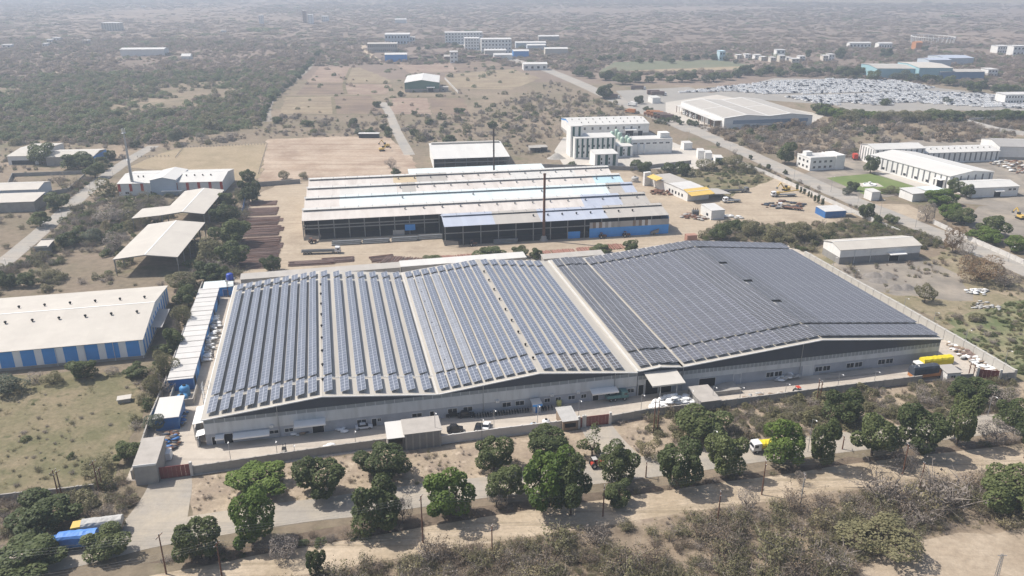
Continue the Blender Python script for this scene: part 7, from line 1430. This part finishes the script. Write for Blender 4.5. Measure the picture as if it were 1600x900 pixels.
def tractor(label, px, py, ang, m, cat='tractor', top=None):
    T = thing('tractor', label, cat, G(px, py, .04), R(ang)); q = MB(); q.prism([(0, .7), (1.9, .7), (1.9, 1.35), (1.7, 1.5), (0, 1.5)], 'y', -.42, .42, m); q.build('bonnet', T)
    q = MB(); q.box(-1.2, -.55, .6, -.02, .55, 1.2, m); q.build('rear_body', T); q = MB(); q.box(-1.0, -.7, 2.3, .1, .7, 2.42, top or m); q.build('canopy_roof', T)
    for x in (-.9, 0):
        for s in (-1, 1): q = MB(); q.box(x - .04, s * .6 - .04, 1.2, x + .04, s * .6 + .04, 2.3, M_steel); q.build('roof_post', T)
    for s in (-1, 1): wheel(T, -.7, s * .85, .75, .4); wheel(T, 1.5, s * .7, .42, .25)
    q = MB(); q.box(-.5, -.3, 1.2, -.2, .3, 1.8, M_black); q.build('seat', T); return T
tractor('red tractor with pale canopy under the roadside trees', 931, 729, 15, M_red, top=M_tarpg)
tractor('rusty yard tractor in front of the blue works wall, nearer the chimney', 941, 372, 8, M_rust); tractor('rusty yard tractor in front of the blue works wall, farther along', 978, 370, 8, M_rust); tractor('dark yard loader at the works corner', 488, 380, 30, M_rust, 'loader'); tractor('small tractor parked beside the boundary wall scrap', 1248, 616, 12, M_tarpg, top=M_red); tractor('rusty cart tractor at the works bay corner', 739, 384, 5, M_rust)
T = thing('trailer', 'grey tipped trailer in front of the blue works wall', 'trailer', G(1021, 366), R(12)); q = MB(); q.prism([(-1.8, .6), (1.8, .9), (2.2, 2.6), (-1.4, 1.6)], 'y', -1.1, 1.1, M_steel); q.build('tipper_body', T)
for s in (-1, 1): wheel(T, 0, s * 1.0, .5)
# excavator and forklift
def excavator(label, px, py, ang):
    T = thing('excavator', label, 'excavator', G(px, py), R(ang))
    for s in (-1, 1): q = MB(); q.prism([(-1.8, .2), (-1.5, 0), (1.5, 0), (1.8, .2), (1.8, .7), (1.5, .9), (-1.5, .9), (-1.8, .7)], 'y', s * 1.1 - .3, s * 1.1 + .3, M_tyre); q.build('track', T)
    q = MB(); q.box(-1.9, -1.2, 1.0, 1.3, 1.2, 2.1, M_yel); q.build('upper_body', T); q = MB(); q.box(.2, .1, 2.1, 1.4, 1.2, 3.2, M_glassd); q.build('cab', T)
    q = MB(); q.bar((1.2, -.4, 1.6), (3.8, -.4, 4.6), .4, .55, M_yel); q.build('boom', T); q = MB(); q.bar((3.8, -.4, 4.6), (5.6, -.4, 2.2), .3, .4, M_yel); a = q.build('arm', T); q = MB(); q.prism([(5.3, 1.4), (6.1, 1.5), (6.0, 2.4), (5.5, 2.5)], 'y', -.9, .1, M_steel); q.build('bucket', a)
excavator('orange-yellow excavator working on the graded plot', 597, 236, 20); excavator('dark excavator beside the graded plot heap', 604, 230, 160); excavator('yellow excavator at the frame edge beside the depot pad', 1594, 342, 100); excavator('yellow excavator in the works yard by the roadside cypresses', 1228, 298, 200)
T = thing('forklift', 'forklift standing in the yard by the boundary wall', 'forklift', G(445, 711), R(100)); q = MB(); q.box(-1, -.5, .3, .7, .5, 1.1, M_concw); q.build('body', T); q = MB(); q.box(-.8, -.5, 2.0, .5, .5, 2.1, M_black); q.build('overhead_guard', T)
for x in (-.75, .45):
    for s in (-.45, .45): q = MB(); q.box(x - .04, s - .04, 1.1, x + .04, s + .04, 2.0, M_black); q.build('guard_post', T)
for s in (-.3, .3): q = MB(); q.box(.75, s - .06, .1, .87, s + .06, 3.0, M_steel); q.build('mast', T); q = MB(); q.box(.88, s - .06, .1, 1.9, s + .06, .16, M_steel); q.build('fork', T)
for x in (-.7, .4):
    for s in (-.5, .5): wheel(T, x, s, .28, .2)
# motorcycles along the hall wall
def bike():
    T = thing('motorcycle', '', 'motorcycle', (0, 0, 0)); q = MB(); q.tube([(-.65, -.05, .3), (-.65, .05, .3)], .3, 12, M_tyre); q.build('wheel', T); q = MB(); q.tube([(.65, -.05, .3), (.65, .05, .3)], .3, 12, M_tyre); q.build('wheel', T)
    q = MB(); q.prism([(-.6, .5), (.3, .35), (.5, .85), (.1, .95), (-.8, .8)], 'y', -.14, .14, M_car_k); q.build('frame_body', T); q = MB(); q.box(-.75, -.15, .82, .0, .15, .92, M_tyre); q.build('seat', T); q = MB(); q.bar((.45, -.38, 1.08), (.45, .38, 1.08), .05, .05, M_steel); q.bar((.45, 0, 1.08), (.65, 0, .35), .06, .06, M_steel); q.build('handlebar', T); return T
b0 = bike(); xs = [742 + i * 4.15 for i in range(21)] + [848, 852, 857, 862]
for i, x in enumerate(xs):
    b = b0 if i == 0 else copy_tree(b0); y = 651.5 - (x - 742) * .108; p = G(x, y, .04); b.location = p; b.rotation_euler = (0, 0, R(100 + (i * 37 % 17) - 8)); b['label'] = f'dark motorcycle parked against the hall wall, {ORD[i]} from the black cars'; b['group'] = 'motorcycles by the hall'
# ================================================================== car park
def car_mesh(m):
    q = MB(); q.prism([(-2.1, .3), (2.1, .3), (2.1, .8), (1.1, .95), (-1.7, .98), (-2.1, .85)], 'y', -.85, .85, m); q.prism([(-1.35, .96), (.8, .93), (.45, 1.2), (-1.2, 1.22)], 'y', -.76, .76, M_glassd); q.prism([(-1.45, 1.2), (.6, 1.18), (.4, 1.5), (-1.25, 1.52)], 'y', -.74, .74, m); return q
cols_ = [('white', M_car_w), ('white', M_car_w), ('white', M_car_w), ('white', M_car_w), ('silver', mat('silver_paint', (.45, .45, .46), .3, .03, 1, .4)), ('grey', mat('grey_car_paint', (.18, .18, .19), .3, .03)), ('dark', M_car_k)]
CMB = [car_mesh(m) for _, m in cols_]; CME = [q.mesh('car') for q in CMB]
r = random.Random(5); lots = [[(1052, 146), (1130, 136), (1215, 127), (1300, 124), (1400, 126), (1460, 137), (1440, 141), (1300, 146), (1200, 148), (1150, 144)], [(1225, 152), (1330, 148), (1440, 143), (1540, 148), (1640, 158), (1640, 172), (1500, 166), (1420, 160), (1380, 165), (1290, 165)]]
spots = []
rz0 = R(12); cu, cv = Vector((math.cos(rz0), math.sin(rz0), 0)), Vector((-math.sin(rz0), math.cos(rz0), 0)); o0 = G(1300, 150)
polys = [[tuple(G(*p).xy) for p in l] for l in lots]
cij = [(i, j) for i in range(-170, 200) for j in range(-30, 40)]
cand = [(o0 + cu * (i * 2.5) + cv * (j * 5.2 + (j // 2) * 2.2)) for i in range(-170, 200) for j in range(-30, 40)]
CX = np.array([p.x for p in cand]); CY = np.array([p.y for p in cand]); okc = in_poly(CX, CY, polys[0]) | in_poly(CX, CY, polys[1])
spots = [(cand[i], cij[i]) for i in np.nonzero(okc)[0] if r.random() < .95 and noise.noise(cand[i] * .02) > -.55]
spots.sort(key=lambda p: p[0].y); print('cars', len(spots))
near_rows = sorted({c[1] for _, c in spots[:300]}); order = {}
for rw in near_rows:
    for k, c in enumerate(sorted(c[0] for _, c in spots[:300] if c[1] == rw)): order[(c, rw)] = k
nth = lambda k: ORD[k] if k < len(ORD) else '%dth' % (k + 1) if k % 10 not in (0, 1, 2) or k % 100 in (10, 11, 12) else '%d%s' % (k + 1, ('st', 'nd', 'rd')[k % 10])
rest = MB()
for i, (p, cc) in enumerate(spots):
    k = r.choice((0, 1, 2, 3, 0, 1, 2, 3, 0, 1, 2, 4, 4, 5, 6)); rz = rz0 + math.pi / 2 + r.gauss(0, .03) + (math.pi if r.random() < .4 else 0)
    if i < 300:
        o = mesh_obj('parked_car', CME[k], None, (p.x, p.y, .12), rz); tag(o, f'{cols_[k][0]} car in car park, {nth(near_rows.index(cc[1]))} row from green belt, {nth(order[cc])} from the warehouse', 'car', 'cars in the near rows of the car park')
    else:
        c, s = math.cos(rz), math.sin(rz); q = CMB[k]; b = len(rest.v); rest.v += [(p.x + x * c - y * s, p.y + x * s + y * c, z + .12) for x, y, z in q.v]
        for f, mi in zip(q.f, q.m): rest.f.append(tuple(a + b for a in f)); rest.m.append(rest.mi(q.mats[mi])); rest.sm.append(False)
o = rest.build('parked_cars'); tag(o, 'hundreds of parked cars filling the far rows of the car park', None, None, 'stuff')
# ================================================================== poles, lights, wires
POLES = []
def pole(label, base, top, kind='steel', arms=1):
    b = G(*base); h = None
    d = ray(*top); t = (b.y) / d.y; h = max(3.0, CAM_H + d.z * t); T = thing('utility_pole' if kind != 'light' else 'light_pole', label, 'pole', b)
    m = {'steel': M_rust, 'conc': M_concw, 'light': M_metal}[kind]; r_ = .14 if kind != 'light' else .07; q = MB(); q.tube([(0, 0, -.1), (0, 0, h)], [r_ * 1.25, r_ * .8], 8, m); q.build('post', T)
    if kind != 'light':
        for k in range(arms): q = MB(); q.bar((-.2, -1.0, h - .4 - k * 1.1), (.2, 1.0, h - .4 - k * 1.1), .1, .1, M_rust); q.build('crossarm', T)
        for s in (-.9, 0, .9): q = MB(); q.lathe([(.05, 0), (.09, .1), (.05, .2)], (s * .2, s, h - .33 if s else h - .02), 6, M_white); q.build('insulator', T)
    else: q = MB(); q.bar((0, 0, h), (.5, -1.0, h + .25), .06, .06, m); a = q.build('lamp_arm', T); q = MB(); q.box(.35, -1.5, h + .2, .6, -.9, h + .3, M_white); q.build('lamp_head', a)
    return b, h
lineA = [pole(f'rusty steel power pole beside the sandy track, {ORD[i]} from the tarped lorries', a, t) for i, (a, t) in enumerate((((260, 897), (249, 835)), ((661, 848), (657, 775)), ((942, 807), (944, 760)), ((1190, 773), (1197, 721)), ((1410, 742), (1420, 695)), ((1600, 716), (1613, 672))))]
lineB = [pole(f'steel power pole in the scrub below the track, {ORD[i]} along the lower line', a, t) for i, (a, t) in enumerate((((347, 902), (344, 848)), ((769, 875), (767, 822)), ((1121, 817), (1125, 769)), ((1435, 771), (1445, 724))))]
pole('pale pole beside the dead brown tree', (1250, 792), (1252, 742), 'conc'); pole('twin power pole in the meadow corner, left leg', (92, 777), (87, 735)); pole('twin power pole in the meadow corner, right leg', (97, 776), (92, 737)); pole('leaning power pole below the gate house', (155, 768), (146, 721)); pole('brace pole behind the leaning power pole', (161, 766), (152, 732)); pole('rusty stump pole by the gravel drive', (1009, 746), (1011, 722)); pole('stump pole by the slender tree', (1316, 702), (1318, 682))
for i, (a, t) in enumerate((((1021, 676), (1023, 624)), ((1027, 675), (1029, 627)), ((1275, 633), (1278, 593)), ((1280, 631), (1284, 596)), ((1512, 592), (1515, 566)), ((1519, 594), (1522, 570)))): pole(f'double transformer pole along the boundary wall, {ORD[i]} from the main gate', a, t, arms=2)
for i, (a, t) in enumerate((((361, 722), (358.4, 689)), ((434, 716), (431, 688)), ((461, 712), (461, 694)), ((556, 698), (555.7, 672)), ((681, 694), (680.5, 644)), ((753, 686), (752, 654)), ((772, 676), (771.8, 640)), ((839.7, 666), (839, 633)), ((904, 656), (904, 625)), ((1001, 648), (1000, 616)), ((1076, 640), (1075, 609)), ((1112, 636), (1114, 604)), ((1155, 630), (1157, 604)), ((1226, 621), (1227, 599)), ((1308, 610), (1311, 584)), ((1365, 602), (1367, 580)), ((1425, 596), (1428, 570)), ((1300, 428), (1301, 402)), ((1334, 446), (1336, 422)), ((1411, 488), (1415, 466)), ((1457, 512), (1461, 488)), ((1506, 543), (1511, 515)), ((1567, 580), (1573.7, 547.5)))): pole(f'thin light pole along the factory boundary wall, {ORD[i]} from the gate house', a, t, 'light')
for i, (a, t) in enumerate((((1262, 706), (1265, 655)), ((1407, 680), (1411, 636)), ((1543, 650), (1546, 619)), ((1112, 705), (1113, 672)), ((598, 775), (596, 740)))): pole(f'curved street light on the front road, {["fourth", "fifth", "last", "third", "first"][i]} from the gate drive', a, t, 'light')
for i, (a, t) in enumerate((((1240, 284), (1241, 262)), ((1298, 300), (1299, 276)), ((1340, 318), (1341, 292)), ((1375, 336), (1376, 312)), ((1430, 356), (1432, 330)), ((1575, 410), (1577, 385)), ((1045, 208), (1044, 188)), ((1076, 220), (1075, 204)), ((1140, 240), (1140, 226)), ((942, 250), (941, 214)), ((979, 128), (979, 100)), ((1149, 128), (1149, 100)), ((1116, 148), (1117, 118)), ((1265, 116), (1266, 100)))): pole(f'slim roadside pole in the upper right, {ORD[i]} in the scatter', a, t, 'light')
for i, (a, t) in enumerate(((( 10, 416), (9, 404)), ((72, 362), (71, 346)), ((98, 346), (97, 328)), ((143, 306), (142, 288)), ((177, 277), (176, 262)))): pole(f'thin pole along the side road, {ORD[i]} from the frame edge', a, t, 'light')
def wires(label, line):
    T = thing('power_line', label, 'power line', line[0][0]); O = line[0][0]
    for (a, ha), (b, hb) in zip(line, line[1:]):
        for s in (-.9, 0, .9):
            q = MB(); pts = []
            for k in range(9):
                f = k / 8; p = a.lerp(b, f) - O; pts.append((p.x + .2 * s, p.y + s, ha + (hb - ha) * f - .15 - 4 * 1.6 * f * (1 - f)))
            q.tube(pts, .013, 4, M_steel, False); q.build('wire', T)
e0 = (G(-200, 935), 9); e1 = (G(1850, 690), 10); wires('upper power wires strung beside the sandy track', [e0] + lineA + [e1]); wires('lower power wires strung through the thorn scrub', [(G(-150, 990), 9)] + lineB + [(G(1800, 735), 10)])
# lattice-like leaning mast at the bottom corner
b = G(1556, 905); T = thing('lattice_mast', 'short grey lattice mast at the bottom edge on the bare pad', 'mast', b)
q = MB()
for s in (-.25, .25):
    for u in (-.25, .25): q.bar((s, u, 0), (s * .6, u * .6, 6), .09, .09, M_metal)
for k in range(9): z = .6 * k; q.bar((-.25, -.25, z), (.2, -.25, z + .6), .05, .05, M_metal); q.bar((.25, .25, z), (-.2, .25, z + .6), .05, .05, M_metal)
q.build('lattice', T); q = MB(); q.bar((-.9, 0, 5.7), (.9, 0, 5.7), .09, .09, M_metal); q.build('crossarm', T)
# a worker beside the white bales
def person(label, px, py, rz):
    J = {'pel': (0, 0, .95), 'ch': (0, 0, 1.3), 'nk': (0, 0, 1.5), 'hd': (0, .02, 1.64), 'tp': (0, .02, 1.75), 'kL': (.1, .06, .5), 'fL': (.1, -.02, .06), 'tL': (.1, .14, .04), 'kR': (-.1, -.02, .5), 'fR': (-.1, -.14, .06), 'tR': (-.1, .02, .04), 'sL': (.2, 0, 1.42), 'eL': (.27, -.04, 1.14), 'hL': (.26, .1, .9), 'sR': (-.2, 0, 1.42), 'eR': (-.27, .03, 1.14), 'hR': (-.26, .14, .92)}
    rad = {'pel': .15, 'ch': .17, 'nk': .065, 'hd': .11, 'tp': .075, 'sL': .07, 'sR': .07, 'eL': .05, 'eR': .05, 'hL': .045, 'hR': .045, 'kL': .07, 'kR': .07, 'fL': .05, 'fR': .05, 'tL': .045, 'tR': .045}
    ks = list(J); E = [('pel', 'ch'), ('ch', 'nk'), ('nk', 'hd'), ('hd', 'tp'), ('pel', 'kL'), ('kL', 'fL'), ('fL', 'tL'), ('pel', 'kR'), ('kR', 'fR'), ('fR', 'tR'), ('ch', 'sL'), ('sL', 'eL'), ('eL', 'hL'), ('ch', 'sR'), ('sR', 'eR'), ('eR', 'hR')]
    me = bpy.data.meshes.new('person'); me.from_pydata([J[k] for k in ks], [(ks.index(a), ks.index(b)) for a, b in E], []); me.materials.append(mat('dark_clothes', (.06, .06, .08), .9, .2)); o = mesh_obj('person', me, None, G(px, py, .04), rz)
    md = o.modifiers.new('skin', 'SKIN')
    for i, k in enumerate(ks): me.skin_vertices[0].data[i].radius = (rad[k],) * 2; me.skin_vertices[0].data[i].use_root = k == 'pel'
    o.modifiers.new('sub', 'SUBSURF').levels = 1; tag(o, label, 'person'); return o
person('person in dark clothes walking beside the white bales', 334, 560, 1.2)
# pallets, small table roof in the meadow, drum tanks
T = thing('cattle_trough', 'little grey slab-roofed pump box in the rough meadow', 'pump box', G(195, 627), R(20)); q = MB(); q.box(-1.6, -1.1, 0, 1.6, 1.1, 1.1, M_concw); q.build('box_body', T); q = MB(); q.box(-1.8, -1.3, 1.11, 1.8, 1.3, 1.28, M_rb); q.build('slab', T)
tank('yellow drum tank against the hall wall by the motorcycles', 873.5, 633.5, .04, .7, 1.7, mat('yellow_plastic', (.6, .58, .2), .5, .05)); tank('pale blue tank behind the whitewashed wall', 834, 671, .04, 1.0, 1.8, mat('pale_blue_plastic', (.30, .42, .55), .5, .05)); tank('white tank behind the whitewashed wall', 853, 667, .04, 1.0, 2.2, M_white)
T = thing('white_box', 'white tarped crate beside the gate house scrap', 'crate', G(261, 716), R(12)); q = MB(); q.prism([(-1.2, 0), (1.2, 0), (1.1, 2.0), (-1.1, 2.1)], 'y', -1.3, 1.3, M_sack); q.build('tarp_cover', T); q = MB(); q.box(-1.3, -1.4, -.02, 1.3, 1.4, .12, M_wood); q.build('pallet', T)
T = thing('site_shelter', 'small dark-walled shelter above the graded plot', 'shelter', G(577, 215), 0); q = MB(); q.box(-7, -2, 0, 7, 2, 3, M_black); q.build('wall', T); q = MB(); q.box(-7.4, -2.4, 3.01, 7.4, 2.4, 3.25, M_rgr); q.build('roof', T)
for i in range(2): T = thing('roof_frame', f'unfinished grey block room on the plant side plot, {ORD[i]} from the shed', 'hut', G(828 + i * 11, 239 - i * 1), R(8)); walls(T, 7, 7, 3.2, 0, 'm', M_concw, which='lbr'); gable_roof(T, 7, 7, 3.2, .05, 'm', M_concw, .2)
tank('white tank beside the works yard wall', 992, 284, 0, 2.0, 3, M_tarpg, 'storage tank')
T = thing('fountain', 'small white fountain on the green lawn', 'fountain', G(1359, 289)); q = MB(); q.lathe([(3.5, 0), (3.5, .6), (3.1, .6), (3.1, .35), (.5, .35), (.4, 1.4), (1.2, 1.6), (.2, 1.9)], n=16, m=M_white); q.build('basin', T); q = MB(); q.box(-6, -4, 0, 6, 4, .07, M_pale); q.build('plinth', T)
# ================================================================== the hazy air
q = MB(); q.box(-9500, -600, -3, 9500, 14500, 128); o = q.build('haze'); tag(o, 'pale dusty haze filling the air over the plain', None, None, 'stuff')
hm = bpy.data.materials.new('haze_air'); hm.use_nodes = True; N = hm.node_tree.nodes; N.remove(N['Principled BSDF']); pv = N.new('ShaderNodeVolumePrincipled')
pv.inputs['Color'].default_value = (.72, .84, 1.0, 1); pv.inputs['Density'].default_value = .00026; pv.inputs['Anisotropy'].default_value = .2
hm.node_tree.links.new(pv.outputs[0], N['Material Output'].inputs['Volume']); o.data.materials.clear(); o.data.materials.append(hm)
